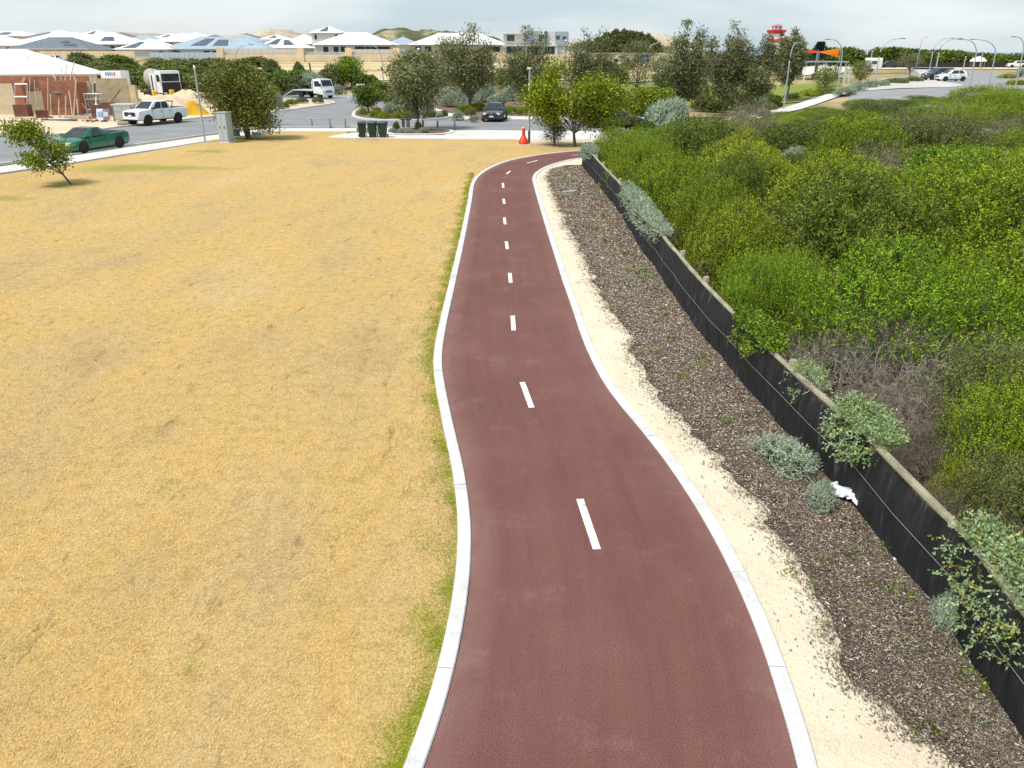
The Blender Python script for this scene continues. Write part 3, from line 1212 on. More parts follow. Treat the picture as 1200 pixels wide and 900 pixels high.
def shrub_mesh(name, seed, rad=1.3, h=1.5, shoots=2200, leaves=8, ln=0.072, wd=0.026, pal='bright', slen=0.27, up=0.7, lumps=13, stems=60, zmin=0.12, flat=1.0):
    rg = np.random.default_rng(seed)
    C = np.empty((lumps, 3))
    rr_ = np.sqrt((np.arange(lumps) + 0.5) / lumps) * rad * 0.74
    aa = np.arange(lumps) * 2.4 + rg.random(lumps) * 0.8
    C[:, 0], C[:, 1] = rr_ * np.cos(aa), rr_ * np.sin(aa)
    C[0, :2] = 0
    LR = rad * (0.24 + 0.22 * rg.random(lumps))
    C[:, 2] = h * (0.80 - 0.66 * (rr_ / rad) ** 2) * (0.74 + 0.34 * rg.random(lumps)) * flat
    sk = np.arange(lumps) >= int(lumps * 0.62)
    C[sk, 2] = h * (0.04 + 0.30 * rg.random(sk.sum()))
    C[sk, :2] *= 1.02
    vr = LR * 0.7 * h / rad
    pick = rg.choice(lumps, shoots * 2, p=LR ** 2 / np.sum(LR ** 2))
    nn = unit(rg.normal(size=(shoots * 2, 3)))
    nn[:, 2] = np.abs(nn[:, 2]) * 1.2 - 0.42
    nn = unit(nn)
    f = 0.6 + 0.4 * rg.random(shoots * 2) ** 0.35
    p = C[pick] + nn * (LR[pick] * f)[:, None] * np.array([1, 1, 0]) + nn * (vr[pick] * f * 1.25)[:, None] * np.array([0, 0, 1])
    dist = np.min(np.linalg.norm((p[:, None, :] - C[None]) / np.stack([LR, LR, vr * 1.25], 1)[None], axis=2), axis=1)
    ok = (dist > 0.5) & (p[:, 2] > zmin * 0.5)
    p, nn = p[ok][:shoots], nn[ok][:shoots]
    n = len(p)
    sh = unit(0.55 * nn + np.array([0, 0, up]) + 0.35 * rg.normal(size=(n, 3)))
    sl = slen * (0.6 + 0.8 * rg.random(n))
    # shoot colour follows patches of growth
    ph = np.sin(p[:, 0] * 3 + seed) * np.sin(p[:, 1] * 3.3 + 2 * seed) + 0.6 * rg.normal(size=n)
    sc_ = pick_cols(rg, pal, n) * (1 + 0.16 * ph)[:, None].clip(0.6, 1.5)
    t = (np.arange(leaves) + 0.5) / leaves
    t = np.tile(t, (n, 1)) + rg.normal(size=(n, leaves)) * 0.05
    lp = p[:, None, :] + sh[:, None, :] * (sl[:, None] * t)[..., None]
    ld = unit(0.75 * sh[:, None, :] + 0.75 * unit(rg.normal(size=(n, leaves, 3))))
    lc = sc_[:, None, :] * (0.8 + 0.4 * rg.random((n, leaves, 1)))
    tip = np.array(PAL[pal][1])
    k = np.clip((t - 0.55) * 1.6, 0, 0.75)[..., None] * (rg.random((n, 1, 1)) > 0.35)
    lc = lc * (1 - k) + tip * k
    lp, ld, lc = lp.reshape(-1, 3), ld.reshape(-1, 3), lc.reshape(-1, 3)
    m = len(lp)
    fc = np.repeat(nn + np.array([0, 0, 0.55]), leaves, axis=0)
    v = leaf_quads(rg, lp, ld, ln * (0.7 + 0.6 * rg.random(m)), wd * (0.7 + 0.6 * rg.random(m)), fc)
    if stems:
        az = rg.random(stems) * 2 * np.pi
        st = np.stack([np.cos(az), np.sin(az), np.zeros(stems)], 1) * (rad * 0.4 * rg.random((stems, 1)))
        sd_ = np.stack([np.cos(az) * 0.9, np.sin(az) * 0.9, 0.5 + rg.random(stems)], 1)
        tv, tcol, e, ed = twig_quads(rg, st, sd_, rad * (0.42 + 0.3 * rg.random(stems)), 0.012, col=(0.13, 0.10, 0.08))
        tv2, tc2, _, _ = twig_quads(rg, np.repeat(e, 3, 0), unit(np.repeat(ed, 3, 0) + rg.normal(size=(stems * 3, 3)) * 0.5), rad * 0.28 * np.ones(stems * 3), 0.006, 3, col=(0.14, 0.11, 0.09))
        v = np.concatenate([v, tv, tv2])
        lc = np.concatenate([lc, tcol, tc2])
    return np_mesh(name, v, 4, lc, LEAF)


def twig_mesh(name, seed, rad=1.2, h=1.1, n=95, col=(0.19, 0.158, 0.118), leafy=0, pal='olive'):
    rg = np.random.default_rng(seed)
    az = rg.random(n) * 2 * np.pi
    st = np.stack([np.cos(az), np.sin(az), np.zeros(n)], 1) * (rad * 0.35 * np.sqrt(rg.random((n, 1))))
    d = np.stack([np.cos(az) * (0.3 + 0.9 * rg.random(n)), np.sin(az) * (0.3 + 0.9 * rg.random(n)), 0.35 + 0.9 * rg.random(n)], 1)
    L = h * (0.65 + 0.5 * rg.random(n))
    V, Cc, e, ed = twig_quads(rg, st, d, L, 0.016, 5, 0.42, tuple(c * 1.5 for c in col))
    parts, cols = [V], [Cc]
    for rep, ll, w in ((4, 0.42, 0.0056), (4, 0.26, 0.0038)):
        s0 = np.repeat(e, rep, 0) - np.repeat(ed, rep, 0) * (h * 0.3 * rg.random((len(e) * rep, 1)))
        d0 = unit(np.repeat(ed, rep, 0) + rg.normal(size=(len(e) * rep, 3)) * 0.65)
        V, Cc, e, ed = twig_quads(rg, s0, d0, h * ll * (0.6 + 0.8 * rg.random(len(s0))), w, 3, 0.5, tuple(c * 1.1 for c in col))
        parts.append(V)
        cols.append(Cc)
    if leafy:
        k = rg.choice(len(e), leafy)
        parts.append(leaf_quads(rg, e[k], unit(rg.normal(size=(leafy, 3))), 0.035, 0.014))
        cols.append(pick_cols(rg, pal, leafy))
    return np_mesh(name, np.concatenate(parts), 4, np.concatenate(cols), TWIG)


PROTO = {
    'bright': [shrub_mesh('shrub_bright', 11, 2.2, 2.0, 7000, pal='bright', lumps=24, ln=0.054, wd=0.021), shrub_mesh('shrub_bright', 12, 2.2, 2.0, 7000, pal='bright', lumps=18, ln=0.05, wd=0.019, slen=0.32, up=1.0), shrub_mesh('shrub_bright', 13, 2.2, 2.0, 6000, pal='bright', lumps=30, ln=0.062, wd=0.024)],
    'yellow': [shrub_mesh('shrub_yellow', 21, 2.2, 2.0, 6200, pal='yellow', up=1.0, slen=0.34, lumps=20, ln=0.052, wd=0.02), shrub_mesh('shrub_yellow', 22, 2.2, 2.0, 5000, pal='yellow', lumps=26)],
    'deep': [shrub_mesh('shrub_deep', 31, 2.2, 2.0, 4600, pal='deep', wd=0.03, lumps=22), shrub_mesh('shrub_deep', 32, 2.2, 2.0, 4400, pal='olive', slen=0.35, up=0.9, lumps=22)],
    'broad': [shrub_mesh('shrub_broad', 41, 2.2, 2.0, 2600, pal='broad', ln=0.15, wd=0.07, leaves=8, slen=0.28, lumps=20)],
    'silver': [shrub_mesh('shrub_silver', 51, rad=1.0, h=1.1, pal='silver', shoots=1500, ln=0.07, wd=0.03, leaves=9, slen=0.2, stems=30), shrub_mesh('shrub_silver', 52, rad=1.0, h=1.2, pal='silver', shoots=1500, ln=0.07, wd=0.03, leaves=9, slen=0.24, stems=30)],
    'twig': [twig_mesh('shrub_twig', 61), twig_mesh('shrub_twig', 62, 1.3, 1.2, leafy=300)],
    'palewood': [twig_mesh('shrub_palewood', 63, 1.2, 1.1, 70, (0.30, 0.255, 0.215)), twig_mesh('shrub_palewood', 64, 1.3, 1.2, 80, (0.33, 0.285, 0.25), leafy=200)],
    'low': [shrub_mesh('shrub_low', 71, rad=1.0, h=0.45, pal='yellow', shoots=1100, slen=0.16, stems=0), shrub_mesh('shrub_low', 72, rad=1.0, h=0.45, pal='olive', shoots=1100, slen=0.16, stems=0), shrub_mesh('shrub_low', 73, rad=1.0, h=0.5, pal='bright', shoots=1100, slen=0.18, stems=0)],
    'farbush': [shrub_mesh('shrub_far', 81, rad=1.3, h=1.6, pal='far', shoots=1100, ln=0.15, wd=0.07, stems=0), shrub_mesh('shrub_far', 82, rad=1.3, h=1.8, pal='olive', shoots=1100, ln=0.15, wd=0.07, stems=0), shrub_mesh('shrub_far', 83, rad=1.3, h=1.5, pal='deep', shoots=1100, ln=0.15, wd=0.07, stems=0)],
}
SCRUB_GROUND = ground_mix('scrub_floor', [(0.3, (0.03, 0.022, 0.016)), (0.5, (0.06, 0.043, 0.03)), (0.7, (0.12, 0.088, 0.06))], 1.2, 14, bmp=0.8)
LABELS = {
    'bright': ('dune_shrub', 'bright green feathery shrub in the dune thicket behind the black fence', 'bright green shrubs of the dune thicket'),
    'yellow': ('dune_shrub', 'yellow-green upright shrub in the dune thicket behind the black fence', 'yellow-green shrubs of the dune thicket'),
    'deep': ('dune_shrub', 'dull dark olive green shrub in the dune thicket behind the black fence', 'dark green shrubs of the dune thicket'),
    'broad': ('dune_shrub', 'glossy broad-leaved green shrub mounded among the finer dune shrubs', 'broad-leaved shrubs of the dune thicket'),
    'silver': ('saltbush', 'silver-grey saltbush poking out of the green dune thicket', 'silver saltbush in the dune thicket'),
    'palewood': ('dead_shrub', 'tangled pale grey bare branches behind the near fence below the green mounds', 'pale bare branches behind the near fence'),
    'twig': ('dead_shrub', 'bare grey-brown twiggy shrub among the green dune scrub', 'bare twiggy shrubs in the dune thicket'),
}
prng = random.Random(21)


def put_shrub(kind, x, y, rad, hgt=None, z=None, meta=None, tilt=0.0, which=None):
    me = PROTO[kind][which if which is not None else prng.randrange(len(PROTO[kind]))]
    name, label, group = meta or LABELS[kind]
    o = bpy.data.objects.new(name, me)
    COL.objects.link(o)
    o.location = (x, y, (terrain(x, y) if z is None else z) - 0.03)
    s = rad / (2.2 if kind in ('bright', 'yellow', 'deep', 'broad') else 1.3 if kind in ('farbush', 'twig', 'palewood') else 1.0)
    sz = s if hgt is None else hgt / (2.0 if kind in ('bright', 'yellow', 'deep', 'broad') else 1.5 if kind == 'farbush' else 1.1 if kind != 'low' else 0.45)
    o.scale = (s * prng.uniform(0.92, 1.1), s * prng.uniform(0.92, 1.1), sz)
    o.rotation_euler = (prng.uniform(-0.06, 0.06) + tilt, prng.uniform(-0.06, 0.06), prng.uniform(0, 6.28))
    return tag(o, label, 'shrub', group)


# floor of the thicket
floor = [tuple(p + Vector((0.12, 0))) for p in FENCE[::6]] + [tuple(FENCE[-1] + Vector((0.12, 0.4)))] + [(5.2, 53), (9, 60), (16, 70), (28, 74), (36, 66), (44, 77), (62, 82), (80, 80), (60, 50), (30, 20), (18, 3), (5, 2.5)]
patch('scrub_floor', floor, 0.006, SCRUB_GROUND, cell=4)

PLACED = []


def thicket():
    mid_path = [(a + b) / 2 for a, b in zip(PA, PB)]
    mp_ = np.array([(p.x, p.y) for p in mid_path])
    big = [  # the mounds one can tell apart near the fence: kind, x, y, radius, height
        ('bright', 7.3, 13.9, 2.25, 2.05), ('bright', 11.2, 15.2, 2.4, 2.2), ('bright', 5.5, 15.9, 1.15, 1.6), ('deep', 8.5, 19.8, 2.45, 2.4), ('yellow', 5.5, 19.4, 1.35, 1.75), ('bright', 12.7, 20.9, 2.9, 2.6), ('yellow', 10.0, 25.0, 2.3, 2.2),  # leaf colour of the deep and far yellow mounds stands in for shading
        ('bright', 5.8, 23.2, 1.7, 1.9), ('deep', 7.9, 28.2, 1.7, 1.9), ('bright', 5.75, 28.6, 1.8, 1.9), ('bright', 5.65, 33.6, 1.8, 1.95), ('bright', 5.55, 38.6, 1.7, 1.85), ('bright', 5.6, 43.0, 1.5, 1.6), ('yellow', 9.0, 31.0, 2.2, 1.9), ('bright', 14.8, 25.5, 2.9, 2.3), ('bright', 17.2, 19.5, 3.0, 2.2),
        ('bright', 6.85, 9.2, 1.2, 1.45), ('deep', 7.6, 11.0, 1.1, 1.3), ('deep', 6.1, 8.0, 0.85, 1.05), ('bright', 7.6, 8.6, 1.2, 1.4), ('deep', 5.9, 7.0, 0.65, 0.8), ('yellow', 5.75, 8.8, 0.4, 0.6), ('deep', 5.4, 7.6, 0.38, 0.5), ('bright', 5.6, 6.1, 0.45, 0.6), ('deep', 6.9, 6.6, 0.9, 1.0), ('olivetwig', 5.3, 9.9, 0.5, 0.5), ('olivetwig', 5.9, 6.3, 0.55, 0.6), ('olivetwig', 5.15, 8.3, 0.45, 0.5), ('olivetwig', 5.25, 7.1, 0.45, 0.5), ('olivetwig', 6.3, 8.6, 0.6, 0.8), ('olivetwig', 5.9, 9.6, 0.6, 0.7), ('deep', 6.3, 9.3, 0.5, 0.8),
        ('deep', 5.6, 4.7, 0.6, 0.7), ('bright', 6.9, 4.9, 0.9, 1.0), ('deep', 5.5, 3.4, 0.6, 0.7), ('bright', 8.6, 5.4, 1.2, 1.3), ('bright', 9.6, 8.6, 1.3, 1.4), ('broad', 17.5, 31.5, 2.3, 1.75), ('yellow', 10.3, 36.5, 2.2, 1.8)]
    own = {0: 'broad bright green mound overhanging the bare brown twigs behind the fence', 1: 'broad bright green mound beside the one overhanging the bare twigs', 2: 'small bright green shrub between the green climber and the big mound', 3: 'tall green mound, leaves darkened to stand for shade, behind the mound that overhangs the bare twigs',
           4: 'yellow-flecked upright shrub close behind the bare cloth of the fence', 5: 'largest bright green mound in the middle of the dune thicket', 7: 'bright green mound next to the near end of the silvery saltbush drift', 9: 'bright green mound beside the middle of the silvery saltbush drift', 11: 'bright green mound just past the silvery saltbush drift', 12: 'bright green shrub at the far end of the black fence', 22: 'large glossy broad-leaved green mound beside the bare grey shrubs'}
    for i, (k, x, y, r, h) in enumerate(big):
        k = k.replace('olivetwig', 'twig')
        put_shrub(k, x, y, r, h, meta=(LABELS[k][0], own[i], LABELS[k][2]) if i in own and i < 17 else None)
        PLACED.append((x, y, r * 0.95))
    spec = [  # other places seen in the photograph: kind, x px, y px, guessed height of that point, radius
        ('twig', 1085, 158, 1.3, 2.2), ('twig', 1030, 190, 1.2, 1.7), ('twig', 1185, 148, 1.6, 1.9), ('twig', 880, 146, 0.8, 2.0), ('twig', 850, 172, 0.8, 1.7),
        ('silver', 935, 150, 1.0, 0.8), ('silver', 932, 175, 1.0, 0.9), ('silver', 962, 172, 1.0, 0.7), ('silver', 785, 136, 0.8, 1.6), ('silver', 728, 152, 0.6, 0.6),
        ('palewood', 985, 430, 0.5, 0.9), ('twig', 985, 430, 0.3, 0.9), ('palewood', 1040, 430, 0.6, 1.0), ('twig', 1040, 430, 0.3, 1.0), ('palewood', 1100, 440, 0.6, 1.0), ('twig', 1100, 440, 0.3, 1.0), ('palewood', 1170, 425, 0.7, 0.9), ('twig', 1170, 425, 0.3, 0.9), ('palewood', 1060, 480, 0.4, 0.7), ('twig', 1060, 480, 0.4, 0.7), ('twig', 945, 408, 0.4, 0.6), ('twig', 1150, 600, 0.3, 0.6), ('twig', 1185, 640, 0.3, 0.6)]
    for k, px, py, z, r in spec:
        x, y = P(px, py, z)
        x = max(x, float(fx(min(y, 42))) + 0.2 + r * 0.6)
        put_shrub(k, x, y, r, None if k not in ('twig', 'palewood') else r * 0.95)
        PLACED.append((x, y, r * 0.7))
    ymax = lambda x: float(np.interp(x, [4, 8, 12, 16, 18.6, 24, 31, 34, 36, 38, 40, 46, 60, 75], [49, 53, 53, 52, 56, 64, 70, 64, 63, 69, 75, 81, 85, 85]))
    tries, n = 0, 0
    for stage, total in ((0, 150), (1, 235)):          # large mounds first, then smaller growth in the gaps
        tries = 0
        while tries < 7000 and n < total:
            tries += 1
            y = 4.5 + 78 * prng.random() ** 1.15
            x = prng.uniform(4.3, 0.72 * y + 8)
            if y > 40 and y + (1.35 + 0.026 * y) * 0.8 > ymax(x): continue
            if y > ymax(x) or (y < 44 and x < float(fx(y)) + 0.45): continue
            if y < 13 and x < 9: continue
            sep = (1.35 + 0.026 * y) * prng.uniform(0.8, 1.3) if stage == 0 else prng.uniform(0.7, 1.1)
            r = sep * 1.25
            if y < 44 and x - float(fx(y)) < r * 0.9 + 0.1: continue
            if 43 <= y < 53 and x < 12 and np.min(np.hypot(mp_[:, 0] - x, mp_[:, 1] - y)) < 1.8 + r * 0.7: continue
            k_ = 0.95 if stage == 0 else 0.66
            if any((x - a) ** 2 + (y - b) ** 2 < (k_ * (sep + c)) ** 2 for a, b, c in PLACED): continue
            q = math.sin(x * 0.33 + 1.3) * math.sin(y * 0.21 + 0.4) + prng.gauss(0, 0.45)
            kind = 'yellow' if q > 0.55 else 'deep' if q < -0.45 else 'bright'
            if prng.random() < (0.06 if stage == 0 else 0.2): kind = 'twig'
            if prng.random() < 0.03 and y > 25: kind = 'silver'
            if prng.random() < 0.03: kind = 'broad'
            hg = (0.95 + 0.48 * r) * prng.uniform(0.6, 1.22) if stage == 0 else prng.uniform(0.7, 1.15)
            if y < 44 and x - float(fx(y)) < 2.0: hg = min(hg, 1.7)
            if y > 45: hg = min(hg, 1.6 - 0.012 * (y - 45) + (0.3 if x > 26 else 0))
            if kind == 'twig': r, hg = min(r, 1.7), hg * 0.75
            put_shrub(kind, x, y, min(0.85, r * 0.6) if kind == 'silver' else r, min(hg, 0.95) if kind == 'silver' else hg)
            PLACED.append((x, y, sep))
            n += 1
    for _ in range(260):            # lower cover between the thicket and the park path
        x, y = prng.uniform(11, 40), prng.uniform(49, 84)
        if y < ymax(x) - 2.5 or y > 57 + (x - 8) * 1.12 or any((x - a) ** 2 + (y - b) ** 2 < 1.5 ** 2 for a, b, c in PLACED): continue
        put_shrub(prng.choice(['bright', 'deep', 'bright', 'yellow']), x, y, prng.uniform(1.2, 1.9), prng.uniform(0.35, 0.6))
        PLACED.append((x, y, 1.5))


thicket()


# saltbush spilling over the fence rail
def hanging(name, seed, length, drop, n, pal, label, along, up0=1.0, spread=0.25, ln=0.032, wd=0.014, cat='shrub'):
    """spray of leafy shoots lying over the rail from curve index along"""
    rg = np.random.default_rng(seed)
    c = FENCE
    i0 = along
    seg = int(length / 0.2)
    base = np.array([[c[min(len(c) - 1, i0 + int(k))].x + 0.06, c[min(len(c) - 1, i0 + int(k))].y] for k in rg.random(n) * seg])
    t = rg.random(n)
    env = 0.45 + 0.55 * np.sin(np.pi * (base[:, 1] - base[:, 1].min()) / max(0.1, np.ptp(base[:, 1])))
    side = rg.random(n) ** 0.8
    out = (side * 2 - 0.9) * spread * env
    z = up0 + 0.10 * rg.random(n) - np.where(out < -0.04, drop * rg.random(n) ** 1.6 * env, 0) + 0.12 * env * rg.random(n)
    p = np.stack([base[:, 0] - np.abs(out) * np.where(out < 0, 1, -0.8) - np.where(z < up0 - 0.05, 0.10, 0), base[:, 1] + rg.normal(size=n) * 0.08, z], 1)
    sh = unit(np.stack([np.where(out < 0, -0.5, 0.4) + 0.3 * rg.normal(size=n), 0.5 * rg.normal(size=n), np.where(z < up0, -0.35, 0.6) + 0.3 * rg.normal(size=n)], 1))
    leaves = 10
    tt = np.tile((np.arange(leaves) + 0.5) / leaves, (n, 1))
    sl = 0.16 * (0.6 + 0.9 * rg.random(n))
    lp = (p[:, None] + sh[:, None] * (sl[:, None] * tt)[..., None]).reshape(-1, 3)
    ld = unit(0.6 * sh[:, None] + 0.8 * unit(rg.normal(size=(n, leaves, 3)))).reshape(-1, 3)
    lc = (pick_cols(rg, pal, n)[:, None] * (0.8 + 0.4 * rg.random((n, leaves, 1)))).reshape(-1, 3)
    v = leaf_quads(rg, lp, ld, ln * (0.7 + 0.6 * rg.random(len(lp))), wd * (0.7 + 0.6 * rg.random(len(lp))))
    me = np_mesh(name, v, 4, lc, LEAF)
    return tag(link(name, me), label, cat)


def fidx(y):
    return int(np.argmin([abs(p.y - y) for p in FENCE]))


hanging('saltbush', 1, 1.25, 0.42, 800, 'saltgreen', 'grey-green saltbush spilled over the fence rail above the white litter', fidx(8.6), spread=0.26, ln=0.042, wd=0.022)
hanging('saltbush', 2, 1.7, 0.75, 850, 'saltgreen', 'grey-green saltbush trailing far down the black cloth at the near fence end', fidx(5.2), spread=0.22, ln=0.042, wd=0.022)
hanging('saltbush', 3, 8.5, 0.3, 1700, 'silver', 'long silvery saltbush drift lying along the fence rail beyond the bare cloth', fidx(20.6), spread=0.27, ln=0.05, wd=0.02)
hanging('saltbush', 4, 3.5, 0.25, 900, 'silver', 'silvery saltbush tuft on the rail at the far fence end', fidx(38.5), spread=0.35, ln=0.06, wd=0.025)
hanging('climber', 5, 1.8, 0.32, 600, 'broad', 'fresh green climber hanging over the fence rail by the bare twigs', fidx(12.1), spread=0.16, ln=0.05, wd=0.035, cat='climber')
hanging('saltbush', 6, 0.8, 0.3, 200, 'saltgreen', 'small grey-green sprig of saltbush on the rail beside the bare twigs', fidx(10.4), spread=0.14)

# plants on the mulch
o = put_shrub('silver', *P(918, 548), 0.42, 0.42, 0.0, ('saltbush', 'low grey-green saltbush on the mulch next to the white litter', None))
o.scale = (0.30, 0.62, 0.36)
o.rotation_euler = (0, 0, 0.5)
o2 = put_shrub('silver', *P(962, 592), 0.3, 0.3, 0.0, ('saltbush', 'small grey-green saltbush under the white litter', None))
o2.scale = (0.22, 0.36, 0.24)
o3 = put_shrub('silver', *P(1108, 735), 0.25, 0.4, 0.0, ('saltbush', 'thin grey-green saltbush at the foot of the near black cloth', None))
o3.scale = (0.14, 0.22, 0.34)


def weed_mesh(name, seed, pal, n=46, r=0.13, h=0.12, ln=0.05, wd=0.02):
    rg = np.random.default_rng(seed)
    az = rg.random(n) * 6.283
    q = np.sqrt(rg.random(n)) * r
    p = np.stack([q * np.cos(az), q * np.sin(az), h * rg.random(n) * (1 - q / r * 0.6)], 1)
    d = unit(np.stack([np.cos(az), np.sin(az), 0.5 + rg.random(n)], 1) + 0.4 * rg.normal(size=(n, 3)))
    return np_mesh(name, leaf_quads(rg, p, d, ln * (0.6 + 0.8 * rg.random(n)), wd * (0.6 + 0.8 * rg.random(n))), 4, pick_cols(rg, pal, n), LEAF)


WEEDS = [weed_mesh('weed', 1, 'broad'), weed_mesh('weed', 2, 'broad', 30, 0.09), weed_mesh('weed', 3, 'yellow', 36, 0.1, 0.1), weed_mesh('weed', 4, 'saltgreen', 60, 0.14, 0.14, 0.035, 0.014)]
for px, py, s, w in [(1052, 702, 1.1, 0), (1048, 650, 1.2, 0), (997, 654, 0.8, 0), (968, 662, 0.7, 2), (924, 678, 0.8, 2), (1137, 802, 1.1, 0), (1086, 864, 1.0, 2), (968, 736, 0.6, 2), (1090, 740, 0.7, 0), (849, 496, 0.9, 0),
                     (800, 445, 1.0, 2), (822, 424, 1.1, 0), (819, 432, 0.9, 2), (765, 416, 1.0, 2), (748, 322, 1.6, 0), (754, 328, 1.3, 0), (731, 352, 1.0, 2), (697, 270, 2.0, 3), (709, 256, 1.8, 2), (717, 300, 1.6, 3), (678, 252, 2.0, 3), (750, 310, 1.2, 3), (702, 232, 2.2, 3), (736, 300, 1.3, 2), (712, 285, 1.7, 2), (688, 268, 1.6, 0), (700, 222, 2.2, 3), (668, 214, 2.4, 3), (735, 330, 1.2, 3), (788, 400, 1.1, 2), (775, 372, 1.0, 0), (860, 520, 0.8, 3), (952, 690, 0.5, 2), (1003, 718, 0.7, 3), (1140, 850, 0.9, 3), (1060, 760, 0.8, 3), (690, 205, 2.0, 2), (660, 232, 2.0, 3), (1020, 690, 0.6, 2), (1125, 775, 0.8, 3), (880, 560, 0.8, 3), (1165, 820, 1.0, 2)]:
    x, y = P(px, py)
    o = link('weed', WEEDS[w], None, None, (x, y, 0.03), prng.uniform(0, 6))
    o.scale = (s, s, s)
    tag(o, ['leafy green weed growing in the bark mulch', 'leafy green weed growing in the bark mulch', 'yellowish weed tuft growing in the mulch or sand', 'grey-green seedling tuft in the bark mulch'][w], 'weed', ['green weeds in the mulch', 'green weeds in the mulch', 'yellowish weeds in the mulch', 'grey-green seedlings in the mulch'][w])


def litter():
    # crumpled white plastic bag
    rg = np.random.default_rng(8)
    x, y = P(988, 588)
    n, m = 14, 9
    vs, fs = [], []
    for j in range(m + 1):
        for i in range(n + 1):
            u, v = i / n - 0.5, j / m - 0.5
            z = 0.10 + 0.09 * (1 - (2 * v) ** 2) * (1 - (1.6 * u) ** 2) + rg.normal() * 0.014
            vs.append((u * 0.52 + rg.normal() * 0.012, v * 0.2 * (1.25 - u) + 0.03 * math.sin(u * 9) + rg.normal() * 0.01, z))
    w = n + 1
    for j in range(m):
        for i in range(n):
            fs.append((j * w + i, j * w + i + 1, (j + 1) * w + i + 1, (j + 1) * w + i))
    o = MB().add(vs, fs).build('plastic_bag', pm('white_plastic', (0.72, 0.75, 0.78), 0.35, 0.08, 9), None, (x, y, 0.02), R(-52), ang=25)
    tag(o, 'crumpled white plastic bag caught on the saltbush by the fence', 'litter')
    MB().slab([(0.20, -0.06, 0.17), (0.25, -0.06, 0.14), (0.25, 0.05, 0.14), (0.20, 0.05, 0.17)], 0.004).build('printed_end', pm('blue_print', (0.10, 0.25, 0.45), 0.4), o)
    x, y = P(1159, 807)
    o = MB().slab([(-0.07, -0.04, 0), (0.07, -0.045, 0.02), (0.075, 0.045, 0.03), (-0.065, 0.04, 0.01)], 0.006).build('yellow_wrapper', pm('yellow_wrapper', (0.60, 0.50, 0.10), 0.5), None, (x, y, 0.05), R(35))
    tag(o, 'flattened yellow wrapper on the mulch by the near fence end', 'litter')
    x, y = P(1048, 660)
    o = MB().slab([(-0.03, -0.02, 0), (0.05, -0.03, 0.012), (0.06, 0.02, 0.02), (-0.02, 0.025, 0.004)], 0.004).build('paper_scrap', pm('white_paper', (0.68, 0.68, 0.66), 0.8), None, (x, y, 0.055), R(10))
    tag(o, 'small white paper scrap lying on the mulch beside a green weed', 'litter')
    x, y = P(668, 226)
    o = MB().slab([(-0.4, -0.12, 0), (0.1, -0.2, 0.03), (0.35, 0.0, 0.02), (0.1, 0.16, 0.04), (-0.3, 0.1, 0.01)], 0.006).build('torn_netting', pm('pale_green_net', (0.24, 0.29, 0.25), 0.8, 0.4, 9), None, (x, y, 0.05), R(15))
    tag(o, 'flat pale green scrap of netting lying on the mulch bed', 'litter')


litter()


